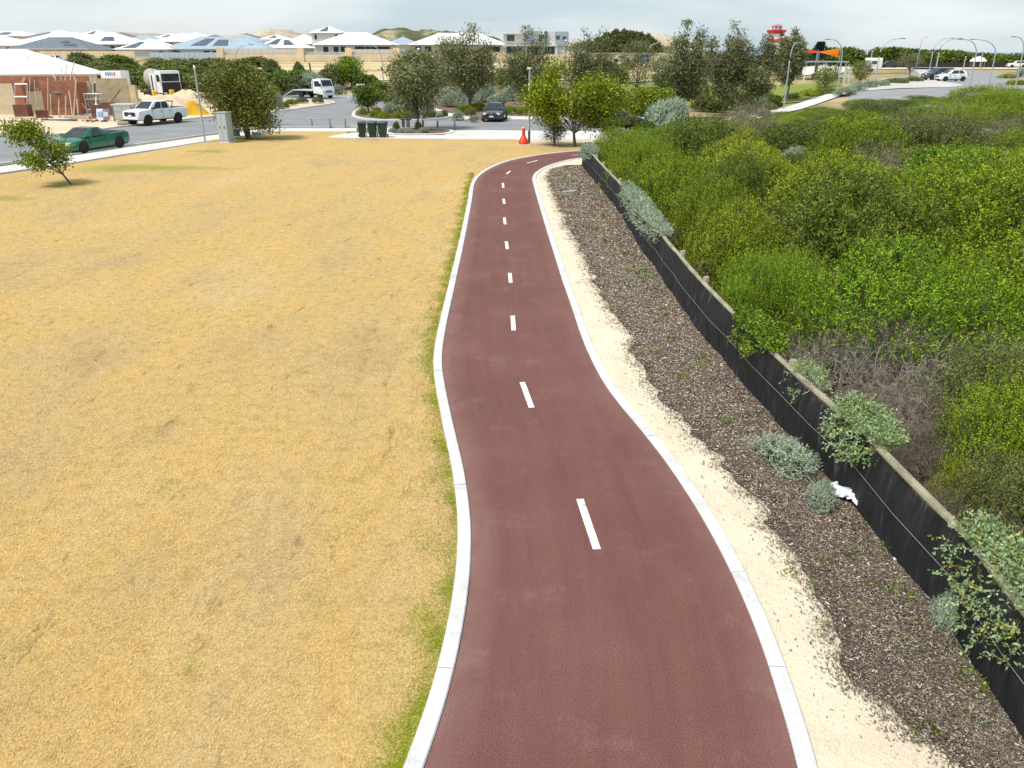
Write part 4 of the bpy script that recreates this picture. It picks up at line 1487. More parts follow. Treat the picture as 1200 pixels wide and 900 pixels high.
# ---------------------------------------------------------------- trees
def tree(name, label, base, H, W, bottom, pal, seed, shape='round', clumps=46, leaves=8200, ln=0.13, wd=0.05, trunk=0.1, lean=(0, 0), droop=0.0, group=None, stems=1, csize=0.17, sparse=0.0, cat='tree', lobes=None):
    rg = np.random.default_rng(seed)
    rr = random.Random(seed)
    t = thing(name, label, cat, base, 0, group)
    ch = H - bottom
    cen = []
    tries = 0
    leaders = [(0.0, 0.0, 1.0)]
    if shape in ('wispy', 'lobed'):
        leaders = [(rr.uniform(-0.08, 0.08), 0, 1.0)] + [(sg * rr.uniform(0.16, 0.32), rr.uniform(-0.25, 0.25), rr.uniform(0.62, 0.9)) for sg in (-1, 1, rr.choice((-1, 1)))]
    if lobes: leaders = lobes
    while len(cen) < clumps and tries < 4000:
        tries += 1
        f = rr.random()
        lx, ly, lf = rr.choice(leaders)
        if shape == 'round':
            rad = max(0.12, (1 - abs(2 * f - 0.95) ** 2.4)) ** 0.6
        elif shape == 'wispy':
            rad = (0.30 + 0.95 * f if f < 0.4 else max(0.05, 0.68 * (1 - (f - 0.4) / 0.62) ** 0.8))
        elif shape == 'lobed':
            rad = (0.5 if lobes else 0.62) * max(0.1, (1 - abs(2 * f - 1.05) ** 2.2)) ** 0.6
        else:
            rad = 0.5 + 1.4 * f if f < 0.3 else max(0.1, 1 - ((f - 0.3) / 0.72) ** 1.6)
        a = rr.random() * 6.283
        q = math.sqrt(rr.random()) ** 0.8 * rad * W / 2 * (1 - csize * 0.9)
        if shape in ('wispy', 'lobed'):
            f *= lf
        spr = 1 if shape == 'lobed' else min(1, 0.35 + f)
        c = Vector((q * math.cos(a) + lx * W * spr + lean[0] * (bottom + f * ch) / H, q * math.sin(a) + ly * W * spr + lean[1] * (bottom + f * ch) / H, bottom + ch * (0.05 + 0.92 * f)))
        if all((c - d[0]).length > W * csize * 0.55 for d in cen):
            cen.append((c, W * csize * rr.uniform(0.7, 1.25) * (0.55 if shape == 'wispy' and f > 0.7 else 1)))
    mb = MB()
    top = Vector((lean[0] * 0.85, lean[1] * 0.85, H * 0.86))
    for s in range(stems):
        off = Vector((rr.uniform(-1, 1), rr.uniform(-1, 1), 0)) * (0.16 * s) * trunk * 10
        pts = []
        for k in range(7):
            u = k / 6
            pts.append(off * (1 + 3 * u) + top * u + Vector((rr.uniform(-1, 1), rr.uniform(-1, 1), 0)) * (0.05 * W * u * (1 - u) * 2) - Vector((0, 0, 0.12 if k == 0 else 0)))
        mb.tube(pts, [trunk * (1.25 if k == 0 else 1.0 - 0.135 * k) for k in range(7)], 8)
    for c, r in cen:
        u = max(0.18, min(0.95, (c.z - 0.55 * math.hypot(c.x - lean[0] * c.z / H, c.y - lean[1] * c.z / H) - 0.1 * H) / (H * 0.86)))
        a = top * u
        m = a.lerp(c, 0.5) + Vector((rr.uniform(-.1, .1), rr.uniform(-.1, .1), 0.06 * H * rr.random()))
        r0 = trunk * 0.42 * (1.1 - u)
        mb.tube([a, m, c], [max(0.012, r0), max(0.01, r0 * 0.6), 0.007], 5, cap=False)
        for _ in range(3):
            e = c + Vector((rr.gauss(0, 1), rr.gauss(0, 1), rr.gauss(0, 0.7))) * r * 0.8
            mb.tube([m.lerp(c, 0.7), e], [0.012, 0.005], 4, cap=False)
    mb.build('trunk', BARK, t)
    C = np.array([c for c, r in cen])
    Rr = np.array([r for c, r in cen])
    k = rg.choice(len(cen), leaves, p=Rr ** 2 / np.sum(Rr ** 2))
    dirs = unit(rg.normal(size=(leaves, 3)))
    f = rg.random(leaves) ** 0.5
    p = C[k] + dirs * (Rr[k] * f)[:, None] * np.array([1.0, 1.0, 0.85]) * (1.15 + 0.25 * rg.normal(size=(leaves, 1)))
    if shape == 'wispy':
        hi = p[:, 2] > bottom + 0.62 * ch
        p[hi, 2] += rg.random(hi.sum()) * 0.06 * H
    p[:, 2] = np.where(p[:, 2] > H, H - (p[:, 2] - H) * 0.8, p[:, 2])
    d = unit(0.6 * dirs + 0.6 * rg.normal(size=(leaves, 3)) + np.array([0, 0, 0.35 - droop]))
    tone = 1 + 0.22 * rg.normal(size=len(cen)).clip(-1.2, 1.4)
    col = pick_cols(rg, pal, leaves) * tone[k][:, None]
    tip = rg.random(leaves) < 0.14
    col[tip] = np.array(PAL[pal][1]) * (0.75 + 0.4 * rg.random((tip.sum(), 1)))
    v = leaf_quads(rg, p, d, ln * (0.6 + 0.8 * rg.random(leaves)), wd * (0.6 + 0.8 * rg.random(leaves)), dirs + np.array([0, 0, 0.35]), 0.7)
    link('crown', np_mesh('crown', v, 4, col, LEAF), t)
    return t


def mpp(Y):
    return (Y * math.cos(PITCH) + 1.3) / FPX


def tree_px(name, label, bx, by, top_y, x0, x1, bot_y, pal, seed, **kw):
    """size a tree from where it stands: foot, top and crown edges"""
    x, y, z = on(bx, by)
    s = mpp(y)
    H = (Z_at(top_y, y) - z) * 0.97
    W = (x1 - x0) * s
    lean = (((x0 + x1) / 2 - bx) * s * kw.pop('lean_k', 1.0), 0)
    bot = max(0.3, Z_at(bot_y, y) - z)
    return tree(name, label, (x, y, z), H, W, bot, pal, seed, lean=lean, **kw)


tree_px('young_tree', 'small leaning green tree on the dry lawn beside the green car', 86, 217, 139, 14, 80, 196, 'lime', 101, clumps=20, leaves=4200, ln=0.14, wd=0.07, trunk=0.05, lean_k=1.5, csize=0.19)
tree_px('bushy_tree', 'broad bushy olive-green tree beside the grey utility cabinet', 293, 163, 68, 226, 316, 150, 'gum', 102, shape='lobed', clumps=64, leaves=22000, ln=0.17, wd=0.08, trunk=0.11, lean_k=0.55, stems=3, csize=0.15)
tree_px('she_oak', 'loose olive she-oak behind the three green bins', 490, 152, 57, 450, 522, 128, 'casuarina', 103, clumps=52, leaves=12000, ln=0.28, wd=0.07, trunk=0.085, droop=0.5, lean_k=0.4, stems=1)
tree_px('she_oak', 'tall wispy-topped she-oak standing behind the garden island', 552, 130, 24, 497, 576, 106, 'casuarina', 104, shape='wispy', clumps=80, leaves=16000, ln=0.30, wd=0.08, trunk=0.12, droop=0.2, lean_k=0.35, stems=2, csize=0.14)
tree_px('she_oak', 'tall grey-green she-oak behind the parked black car', 617, 127, 28, 578, 638, 108, 'casuarina', 105, shape='wispy', clumps=56, leaves=11000, ln=0.30, wd=0.08, trunk=0.11, droop=0.2, lean_k=0.4, csize=0.16)
tree_px('bright_tree', 'dense yellow-green tree between the orange cone and the fence end', 674, 172, 63, 612, 704, 147, 'lime', 106, shape='lobed', lobes=[(-0.27, 0, 1.0), (-0.2, 0.15, 0.9), (0.24, 0.05, 0.82), (-0.36, 0.1, 0.62), (0.38, -0.1, 0.58), (0.2, 0.2, 0.7)], clumps=34, leaves=20000, ln=0.16, wd=0.08, trunk=0.095, lean_k=0.4, csize=0.16)
tree_px('she_oak', 'thin tall she-oak rising behind the yellow-green tree', 686, 131, 29, 655, 716, 112, 'casuarina', 107, shape='wispy', clumps=60, leaves=10250, ln=0.30, wd=0.08, trunk=0.1, droop=0.2, lean_k=0.3, csize=0.16)
tree_px('sparse_tree', 'sparse brownish tree in front of the green park lawn', 745, 113, 47, 722, 772, 100, 'casuarina', 108, clumps=34, leaves=4200, ln=0.3, wd=0.07, trunk=0.13, lean_k=0.3, csize=0.15, stems=2)
tree_px('she_oak', 'dark she-oak nearest the park lawn, its top split in two spires', 799, 139, 22, 766, 826, 116, 'casuarina', 109, shape='wispy', clumps=64, leaves=12500, ln=0.30, wd=0.08, trunk=0.1, droop=0.15, lean_k=0.3, csize=0.15)
tree_px('she_oak', 'dark she-oak with one tall spire, middle of the dense row', 846, 135, 21, 818, 874, 115, 'casuarina', 110, shape='wispy', clumps=64, leaves=12500, ln=0.30, wd=0.08, trunk=0.1, droop=0.15, lean_k=0.5, csize=0.15)
tree_px('she_oak', 'dark she-oak in front of the red and white tower', 886, 135, 32, 860, 912, 112, 'casuarina', 111, shape='wispy', clumps=58, leaves=11500, ln=0.30, wd=0.08, trunk=0.1, droop=0.15, lean_k=0.5, csize=0.15)
tree_px('she_oak', 'dark she-oak behind the curved lamp post by the blue sail', 922, 120, 30, 906, 937, 98, 'casuarina', 112, shape='wispy', clumps=62, leaves=13000, ln=0.36, wd=0.09, trunk=0.11, droop=0.15, lean_k=0.5, csize=0.16)
tree_px('bright_tree', 'rounded bright green tree beside the white flatbed truck', 412, 103, 66, 393, 429, 96, 'lime', 113, clumps=40, leaves=8000, ln=0.26, wd=0.13, trunk=0.1, lean_k=0.3, csize=0.18)
tree_px('small_tree', 'small dark green tree at the tip of the garden island', 432, 133, 100, 414, 446, 122, 'deep', 114, clumps=26, leaves=4500, ln=0.19, wd=0.09, trunk=0.06, csize=0.2)
tree_px('golden_bush', 'large golden-green bush below the sparse brownish tree', 760, 143, 103, 728, 790, 140, 'lime', 115, clumps=44, leaves=14000, ln=0.19, wd=0.09, trunk=0.06, stems=3, csize=0.18)
tree_px('small_tree', 'small olive park tree below the orange shade sail', 966, 103, 79, 949, 987, 98, 'gum', 116, clumps=28, leaves=2600, ln=0.2, wd=0.09, trunk=0.07, csize=0.19)
tree_px('small_tree', 'small green tree in front of the white caravan', 1008, 96, 71, 994, 1022, 92, 'gum', 117, clumps=24, leaves=2200, ln=0.22, wd=0.1, trunk=0.08, csize=0.2)
tree_px('sparse_tree', 'half-bare brown tree on the bed beside the car park entry', 1066, 92, 62, 1043, 1082, 80, 'casuarina', 118, clumps=30, leaves=1700, ln=0.2, wd=0.05, trunk=0.09, csize=0.16)
tree_px('red_tipped_shrub', 'reddish-green shrub at the foot of the yellow-green tree', 649, 170, 139, 634, 666, 168, 'olive', 119, clumps=22, leaves=3000, ln=0.09, wd=0.04, trunk=0.03, stems=3, csize=0.22, cat='shrub')

for i, (bx, by, ty, w) in enumerate([(705, 108, 80, 26), (722, 99, 76, 22), (775, 103, 66, 30), (592, 103, 80, 24), (640, 104, 78, 26), (520, 101, 80, 24), (568, 99, 82, 20)]):
    tree_px('park_tree', 'low bushy olive tree standing on the dry slope behind the tall she-oaks', bx, by, ty, bx - w / 2, bx + w / 2, by - 4, 'gum' if i % 2 else 'casuarina', 200 + i, shape='lobed', clumps=26, leaves=3600, ln=0.28, wd=0.12, trunk=0.08, csize=0.2, group='low trees on the dry slope behind the she-oaks')
# row of trees beyond the car park
for i, (px, topy, w) in enumerate([(990, 57, 20), (1003, 60, 16), (1026, 60, 16), (1041, 57, 26), (1058, 58, 24), (1076, 60, 22), (1090, 62, 20), (1104, 60, 24), (1119, 61, 22), (1133, 64, 18), (1148, 64, 22), (1163, 65, 20), (1180, 66, 22), (1197, 65, 22), (1214, 64, 24), (975, 58, 18), (960, 62, 18), (944, 63, 18), (930, 60, 20), (912, 62, 20)]):
    Y = 236 + 9 * (i % 3)
    x = X_at(px, Y, 4)
    z = terrain(x, Y)
    tree('far_tree', 'rounded green tree in the row beyond the car park fence', (x, Y, z), Z_at(topy, Y) - z, w * mpp(Y) * 1.25, 1.0, 'olive' if i % 4 == 1 else 'deep', 300 + i, clumps=22, leaves=2200, ln=0.7, wd=0.35, trunk=0.14, csize=0.24, group='trees in the row beyond the car park')


def norfolk_pine():
    Y = 215
    x = X_at(961, Y, 6)
    z = terrain(x, Y)
    t = thing('norfolk_pine', 'dark tiered pine standing behind the orange shade sail', 'tree', (x, Y, z))
    H = Z_at(49, Y) - z
    MB().tube([(0, 0, -0.2), (0, 0, H)], [0.2, 0.03], 8).build('trunk', BARK, t)
    rg = np.random.default_rng(77)
    vs, cs = [], []
    for k in range(9):
        zz = H * (0.35 + 0.65 * k / 9)
        L = 3.0 * (1 - k / 10.5)
        for b in range(6):
            a = b * 1.047 + k * 0.5
            n = 60
            u = rg.random(n)
            p = np.stack([np.cos(a) * L * u, np.sin(a) * L * u, zz + 0.5 * u * L * 0.4 + 0.1 * rg.normal(size=n)], 1)
            d = unit(np.stack([np.cos(a) * np.ones(n), np.sin(a) * np.ones(n), 0.5 * np.ones(n)], 1) + 0.4 * rg.normal(size=(n, 3)))
            vs.append(leaf_quads(rg, p, d, 0.5, 0.14))
            cs.append(np.array([0.03, 0.045, 0.03]) * (0.7 + 0.6 * rg.random((n, 1))))
    link('crown', np_mesh('crown', np.concatenate(vs), 4, np.concatenate(cs), LEAF), t)


norfolk_pine()


# ================================================================ ROADS AND FOOTPATHS
def pxs(L, z=0.0):
    return [P(a, b, z) for a, b in L]


CONC = ground_mix('footpath_concrete', [(0.3, (0.56, 0.54, 0.50)), (0.5, (0.65, 0.63, 0.59)), (0.7, (0.72, 0.70, 0.66))], 0.5, 8, bmp=0.15)
ROAD = asphalt('grey_asphalt', (0.255, 0.262, 0.27))
SITE_SAND = sand_mat('site_sand', (0.62, 0.50, 0.35), 0.2)
BED = ground_mix('garden_mulch', [(0.3, (0.10, 0.065, 0.05)), (0.5, (0.19, 0.125, 0.095)), (0.7, (0.30, 0.21, 0.16))], 0.6, 6)
patch('building_site_ground', pxs([(-330, 185), (0, 157.6), (70, 157.6), (150, 147.8), (240, 137.8), (262, 134), (250, 112), (230, 106), (100, 106), (-330, 110)]), -0.02, SITE_SAND)
patch('garden_bed', pxs([(391, 120), (386, 122), (314, 132.5), (285, 136.2), (255, 137), (235, 118), (330, 113.2), (375, 117.5)]), -0.015, sand_mat('bed_sand', (0.58, 0.47, 0.34), 0.3))
patch('garden_bed', pxs([(490, 116), (600, 113), (740, 114), (740, 137), (590, 136.8), (562, 139), (540, 133), (500, 128)]), -0.02, BED)
patch('road', pxs([(-330, 240), (0, 192.5), (75, 182.5), (150, 171), (240, 158.5), (285, 152.6), (318, 149.8), (418, 148.7), (534, 152.2), (640, 153), (860, 154.5), (860, 141.5), (700, 141), (594, 140.6), (534, 141.5), (528, 134),
                   (470, 121), (440, 116), (420, 113.2), (330, 112.6), (330, 116.2), (378, 118), (390, 120), (386, 122.5), (314, 133), (270, 136.8), (240, 138), (150, 148), (70, 158), (0, 158), (-330, 186)]), -0.008, ROAD)
FP = [('footpath', [(-330, 262), (-200, 241), (0, 203), (56, 196), (140, 182), (240, 166.2), (285, 160), (318, 154.3), (418, 154.3), (418, 150.6), (318, 150.8), (285, 154.2), (240, 160), (150, 173), (80, 184), (0, 196), (-200, 229), (-330, 246)]),
      ('footpath', [(384, 160.8), (404, 157), (418, 155.6), (452, 158.9), (520, 159), (534, 152.8), (640, 153.6), (860, 156), (860, 164), (640, 164.2), (520, 163.3), (452, 162.4), (400, 162)]),
      ('footpath', [(588, 136.6), (720, 137.2), (720, 140.8), (594, 140.4)]),
      ('footpath', [(505, 130.3), (535, 133.5), (560, 139), (534, 141.2), (529, 137)]),
      ('footpath', [(470, 121), (488, 120), (520, 130), (505, 131)])]
for nm, L in FP:
    pl = pxs(L)
    MB().prism(pl, -0.08, 0.03).build(nm, CONC)
    tag(bpy.data.objects[-1] if False else [o for o in COL.objects if o.name.startswith(nm)][-1], kind='structure')
KERBC = pm('kerb_white', (0.66, 0.65, 0.62), 0.8, 0.1, 3, fine=40)


def kerb_strip(L, name='kerb', w=0.16, h=0.1):
    c = smooth_curve(resample(catmull(pxs(L), 0.5), 0.5), 2)
    a, b = offset(c, w / 2), offset(c, -w / 2)
    MB().loft([[(p.x, p.y, -0.05), (p.x, p.y, h), (q.x, q.y, h), (q.x, q.y, -0.05)] for p, q in zip(a, b)]).build(name, KERBC)
    o = [o for o in COL.objects if o.name.startswith(name)][-1]
    return tag(o, kind='structure')


kerb_strip([(-330, 239), (0, 193), (75, 183), (150, 171.5), (240, 159), (285, 153), (318, 150.2), (418, 149), (470, 150.5)])
kerb_strip([(-330, 186), (0, 158), (70, 158), (150, 148), (240, 138), (270, 136.6), (314, 132.8), (386, 122.3), (391, 120), (378, 117.8), (330, 116)])
kerb_strip([(330, 112.6), (420, 113.2), (440, 116), (470, 121)])
kerb_strip([(594, 140.7), (700, 141.1), (860, 141.6)])


def island(L, mat, name):
    c = smooth_curve(resample(catmull(pxs(L + L[:1]), 0.5), 0.6), 2)
    if (c[0] - c[-1]).length < 0.3: c = c[:-1]
    cen = sum(c, Vector((0, 0))) / len(c)
    inn = [p + (cen - p).normalized() * 0.28 for p in c]
    b = bpy.data.objects.new(name, None)
    COL.objects.link(b)
    tag(b, kind='structure')
    k = MB()
    n = len(c)
    vs = [(p.x, p.y, -0.05) for p in c] + [(p.x, p.y, 0.10) for p in c] + [(p.x, p.y, 0.11) for p in inn] + [(p.x, p.y, 0.0) for p in inn]
    fs = [(r * n + i, r * n + (i + 1) % n, (r + 1) * n + (i + 1) % n, (r + 1) * n + i) for r in range(3) for i in range(n)]
    k.add(vs, fs).build('island_kerb', KERBC, b)
    MB().prism([(p.x, p.y) for p in inn], -0.04, 0.085).build('island_bed', mat, b)


island([(412, 136), (415, 131), (424, 128), (440, 127.3), (470, 127.5), (500, 131), (526, 135), (524, 138.8), (500, 141), (464, 141.6), (440, 141), (421, 139.2)], BED, 'garden_island')
island([(454, 151.5), (480, 151), (531, 153.4), (521, 158.4), (480, 158.6), (455, 158.4)], BED, 'garden_island')
patch('garden_bed', pxs([(610, 164), (640, 163.5), (700, 163.8), (700, 168), (650, 169.5), (612, 169)]), 0.006, sand_mat('bed_sand'))

# dry slope below the houses, park lawns, car park
patch('dry_slope', [(-190, 140), (48, 140), (52, 198.5), (-190, 198.5)], 0.05, ground_mix('dry_slope_grass', [(0.34, (0.18, 0.17, 0.09)), (0.43, (0.42, 0.33, 0.18)), (0.54, (0.62, 0.48, 0.27)), (0.68, (0.70, 0.59, 0.42))], 0.10, 2.0, stretch=(0.25, 2.2, 1)), cell=4)
GREEN_LAWN = ground_mix('green_lawn', [(0.3, (0.16, 0.20, 0.04)), (0.55, (0.22, 0.26, 0.05)), (0.75, (0.33, 0.32, 0.10))], 0.12, 3)
patch('park_lawn', [(9, 92), (33, 92), (38, 110), (30, 134), (12, 134)], 0.05, GREEN_LAWN, cell=4)
patch('park_lawn', [(30, 96), (41, 104), (48, 125), (36, 128), (31, 118)], 0.06, GREEN_LAWN, cell=4)


def terrain_ribbon(name, pts, w, dz, mat):
    c = smooth_curve(resample(catmull(pts, 1.0), 1.5), 3)
    a, b = offset(c, w / 2), offset(c, -w / 2)
    vs, fs = [], []
    for p, q in zip(a, b):
        for r in (p, q):
            vs.append((r.x, r.y, terrain(r.x, r.y) + dz))
    for i in range(len(c) - 1):
        fs.append((2 * i, 2 * i + 1, 2 * i + 3, 2 * i + 2))
    MB().add(vs, fs).build(name, mat, ang=60)
    tag([o for o in COL.objects if o.name.startswith(name)][-1], kind='structure')


terrain_ribbon('footpath', [on(860, 142)[:2], on(895, 134)[:2], on(925, 128.5)[:2], on(955, 119)[:2], on(985, 109)[:2], on(1012, 101.5)[:2], on(1030, 97)[:2]], 2.4, 0.06, CONC)
terrain_ribbon('footpath', [(10, 133), (18, 136.5), (26, 140), (36, 141)], 2.2, 0.09, CONC)
CP_Z = 1.7
patch('car_park', pxs([(985, 115), (1100, 121), (1330, 116), (1240, 98), (1196, 91), (1175, 86.5), (1140, 82.5), (1100, 79.6), (1072, 79.6), (1064, 83), (1066, 88), (1050, 94), (1000, 103)], CP_Z), 0.05, asphalt('car_park_asphalt', (0.29, 0.295, 0.30)), cell=6)
patch('paving', pxs([(1000, 103), (1030, 98.5), (1062, 94.6), (1076, 91), (1078, 87), (1070, 82.6), (1084, 82), (1094, 87.5), (1099, 95), (1132, 101), (1112, 103.2), (1050, 103.2)], CP_Z), 0.09, ground_mix('paving_concrete', [(0.3, (0.46, 0.44, 0.41)), (0.6, (0.54, 0.52, 0.49)), (0.8, (0.6, 0.58, 0.54))], 0.2, 4, bmp=0.1), cell=6)
patch('paving', pxs([(940, 92), (985, 90), (1000, 80), (960, 79), (938, 82)], 1.2), 0.09, CONC, cell=6)
patch('dry_slope', [(44, 200), (130, 205), (150, 226), (44, 232)], 0.05, SITE_SAND, cell=6)

# ================================================================ GARDEN PLANTS
G_SALT = ('saltbush', 'rounded silver-blue saltbush in the roadside garden beds', 'silver saltbush in the roadside garden beds')
G_LOW = ('ground_cover_plant', 'low green mat plant in the roadside garden beds', 'low mat plants in the roadside garden beds')
G_BUSH = ('garden_shrub', 'dark green garden shrub beyond the roadside beds', 'dark shrubs beyond the roadside beds')
for px, py, w, h in [(325, 107, 17, 9), (366, 110, 34, 18), (345, 111, 18, 10), (325, 130, 15, 15), (392, 112, 24, 10), (425, 116, 22, 12), (458, 137, 18, 12), (486, 139, 13, 11), (504, 132, 12, 9), (515, 139, 9, 6), (529, 125, 30, 16), (570, 120, 24, 15), (583, 125, 22, 12), (600, 118, 24, 14), (612, 116, 22, 12), (634, 117, 24, 14),
                     (537, 141, 14, 8), (555, 143, 10, 6), (460, 156.5, 10, 5), (470, 157.5, 10, 5), (481, 157.5, 9, 5), (496, 157, 12, 6), (673, 121, 20, 11), (655, 124, 18, 10), (675, 140, 14, 8), (990, 112, 26, 8), (1004, 107, 22, 8), (1020, 103, 18, 7), (1036, 101, 14, 6), (895, 137, 16, 8), (870, 138, 12, 7), (893, 126, 16, 12), (1195, 90, 10, 8)]:
    x, y, z = on(px, py)
    s = mpp(y)
    put_shrub('silver', x, y, w * s * 0.55, h * s * 1.1, None if px > 850 else 0.03, G_SALT)
for px, py, w, which in [(425, 135, 9, 0), (440, 138, 12, 2), (450, 140, 13, 0), (470, 139, 18, 0), (478, 134, 14, 2), (492, 140, 16, 1), (505, 138, 15, 1), (466, 133, 14, 2), (442, 134, 10, 1), (520, 138, 8, 1), (545, 131, 18, 0), (560, 128, 20, 0), (575, 131, 14, 0), (550, 136, 12, 1), (600, 133, 18, 2), (615, 134, 16, 2), (340, 124, 14, 2), (355, 121, 12, 1), (372, 121, 12, 1), (333, 127, 12, 1), (308, 124, 22, 1),
                         (490, 153, 8, 1), (465, 153, 8, 1), (875, 131, 24, 1), (900, 129, 22, 1), (950, 112, 26, 0), (928, 116, 18, 1), (1050, 98, 24, 1), (1070, 96, 18, 1), (1180, 92, 18, 0), (970, 110, 24, 1), (1190, 100, 20, 0)]:
    x, y, z = on(px, py)
    s = mpp(y)
    put_shrub('low', x, y, w * s * 0.6, 0.5, None, G_LOW, which=which)
for px, py, w, h in [(700, 128, 24, 16), (712, 140, 22, 16), (730, 132, 22, 18), (717, 158, 22, 17), (736, 157, 24, 16), (755, 158, 24, 14), (716, 120, 22, 14), (826, 130, 24, 14), (855, 128, 30, 15), (840, 131, 20, 12), (905, 125, 24, 12), (873, 127, 22, 12), (330, 100, 28, 12), (357, 97, 26, 12), (390, 105, 26, 20), (383, 100, 20, 15), (430, 104, 26, 14), (445, 118, 22, 10), (460, 122, 18, 9), (445, 110, 24, 12), (476, 118, 20, 11), (300, 108, 26, 16), (320, 113, 20, 10), (640, 112, 24, 14), (600, 108, 22, 10), (560, 112, 20, 12), (700, 110, 24, 14), (725, 97, 20, 12), (790, 110, 26, 16), (812, 116, 28, 18), (775, 100, 20, 12), (715, 86, 20, 9), (735, 82, 18, 8)]:
    x, y, z = on(px, py)
    s = mpp(y)
    put_shrub('farbush', x, y, w * s * 0.6, h * s, None, G_BUSH)
# coastal scrub on the slope behind the building site
n = 0
while n < 44:
    px, Y = prng.uniform(90, 345), prng.uniform(118, 172)
    if Y > 118 + (345 - px) * 0.25 + 12: continue
    x = X_at(px, Y, 1)
    r = prng.uniform(2.2, 4.2)
    put_shrub('farbush', x, Y, r, prng.uniform(1.3, 2.4), None, ('coastal_shrub', 'wind-clipped green shrub on the slope behind the building site', 'shrubs on the slope behind the building site'))
    n += 1
for px, py, w in [(560, 92, 20), (600, 94, 20), (500, 96, 24), (520, 99, 22), (640, 96, 20), (470, 97, 22), (395, 88, 16), (318, 82, 20), (296, 78, 40), (318, 77, 34), (120, 70, 20), (105, 71, 16), (245, 83, 20), (350, 87, 14), (480, 80, 14)]:
    x, y, z = on(px, py)
    put_shrub('farbush', x, y, w * mpp(y) * 0.55, 1.5, None, ('coastal_shrub', 'grey-green shrub on the dry slope below the houses', 'shrubs on the dry slope below the houses'))


# ---------------------------------------------------------------- distant hills
def hill(name, px0, px1, top_y, Y, depth, seed, stops, scale):
    rg = np.random.default_rng(seed)
    xa, xb = X_at(px0, Y, 8), X_at(px1, Y, 8)
    H = Z_at(top_y, Y)
    cx, hw = (xa + xb) / 2, (xb - xa) / 2
    nx, ny = 70, 24
    ph = rg.random(8) * 6.28
    vs, fs = [], []
    for j in range(ny + 1):
        for i in range(nx + 1):
            u, v = i / nx * 2 - 1, j / ny * 2 - 1
            x, y = cx + u * hw, Y + v * depth
            b = max(0, 1 - abs(u) ** 2.2) * max(0, 1 - v * v)
            wob = 1 + 0.10 * math.sin(5 * u + ph[0]) + 0.07 * math.sin(11 * u + ph[1] + 3 * v) + 0.04 * math.sin(23 * u + ph[2] + 7 * v)
            g = terrain(x, y) - 1.0
            vs.append((x, y, g + (H - g) * (b ** 0.7) * wob + rg.normal() * 0.25 * (b > 0.02)))
    w = nx + 1
    for j in range(ny):
        for i in range(nx):
            fs.append((j * w + i, j * w + i + 1, (j + 1) * w + i + 1, (j + 1) * w + i))
    me = bpy.data.meshes.new(name)
    me.from_pydata(vs, [], fs)
    for f in me.polygons: f.use_smooth = True
    tag(link(name, me, None, ground_mix('hill_%d' % seed, stops, scale, 0.4, bmp=0.3)), kind='structure')
    return cx, hw, H


SCRUBBY = [(0.36, (0.06, 0.075, 0.032)), (0.5, (0.11, 0.12, 0.055)), (0.56, (0.36, 0.30, 0.20)), (0.75, (0.55, 0.47, 0.34))]
SANDY = [(0.3, (0.30, 0.25, 0.17)), (0.5, (0.46, 0.39, 0.28)), (0.7, (0.56, 0.48, 0.36))]
hill('dune_hill', 395, 600, 35, 480, 60, 1, SCRUBBY, 0.035)
hill('dune_hill', 240, 420, 37.5, 560, 70, 2, SANDY, 0.03)
hill('dune_hill', 640, 860, 44, 420, 60, 3, SANDY, 0.03)
hill('dune_hill', 660, 800, 45.5, 300, 30, 4, SCRUBBY, 0.05)
hill('dune_hill', -120, 300, 38.5, 620, 80, 5, SANDY, 0.03)


def far_scrub():
    """bushy cover on the hill behind the park, reads as one mass"""
    rg = np.random.default_rng(12)
    N = 26000
    px = rg.uniform(690, 775, N)
    Y = rg.uniform(258, 292, N)
    c, s = math.cos(PITCH), math.sin(PITCH)
    x = (px - 600) / FPX * (Y * c - 1)
    u = (px - 732) / 46
    top = 4.0 + 7.2 * np.clip(1 - u * u, 0, 1) ** 0.6 * np.clip(1 - ((Y - 276) / 22) ** 2, 0, 1)
    lump = 0.8 * np.sin(x * 0.9) * np.sin(Y * 0.8) + 0.5 * np.sin(x * 2.3 + 1)
    p = np.stack([x, Y, top + lump - 1.2 * rg.random(N)], 1)
    d = unit(rg.normal(size=(N, 3)) + np.array([0, 0, 0.5]))
    tone = 1 + 0.3 * np.sin(x * 1.1 + 2) * np.sin(Y * 0.9)
    v = leaf_quads(rg, p, d, 0.8, 0.4)
    me = np_mesh('far_scrub', v, 4, pick_cols(rg, 'olive', N) * tone[:, None], LEAF)
    tag(link('far_scrub', me), 'dense grey-green bush cover on the hill behind the park', 'bushland', kind='stuff')


far_scrub()


# ================================================================ HOUSES
ROOFS = {'white': pm('white_metal_roof', (0.80, 0.81, 0.82), 0.45, 0.05, 0.6), 'grey': pm('charcoal_metal_roof', (0.13, 0.155, 0.18), 0.5, 0.12, 0.6), 'blue': pm('blue_grey_metal_roof', (0.30, 0.38, 0.44), 0.45, 0.08, 0.6), 'dark': pm('brown_metal_roof', (0.17, 0.15, 0.16), 0.5, 0.1, 0.6)}
WALLS = {'cream': pm('cream_render', (0.70, 0.63, 0.51), 0.85, 0.08, 1.5), 'white': pm('white_render', (0.70, 0.69, 0.66), 0.85, 0.06, 1.5), 'tan': pm('tan_brick', (0.62, 0.51, 0.37), 0.9, 0.12, 2.5), 'grey': pm('grey_render', (0.54, 0.58, 0.61), 0.85, 0.08, 1.5)}
FRAME = pm('window_frame', (0.55, 0.56, 0.57), 0.5)
GLASS = glass()
SOLAR = pm('solar_panel', (0.05, 0.055, 0.09), 0.2, 0.2, 3, spec=0.6)
FASCIA = pm('fascia', (0.62, 0.63, 0.64), 0.5)


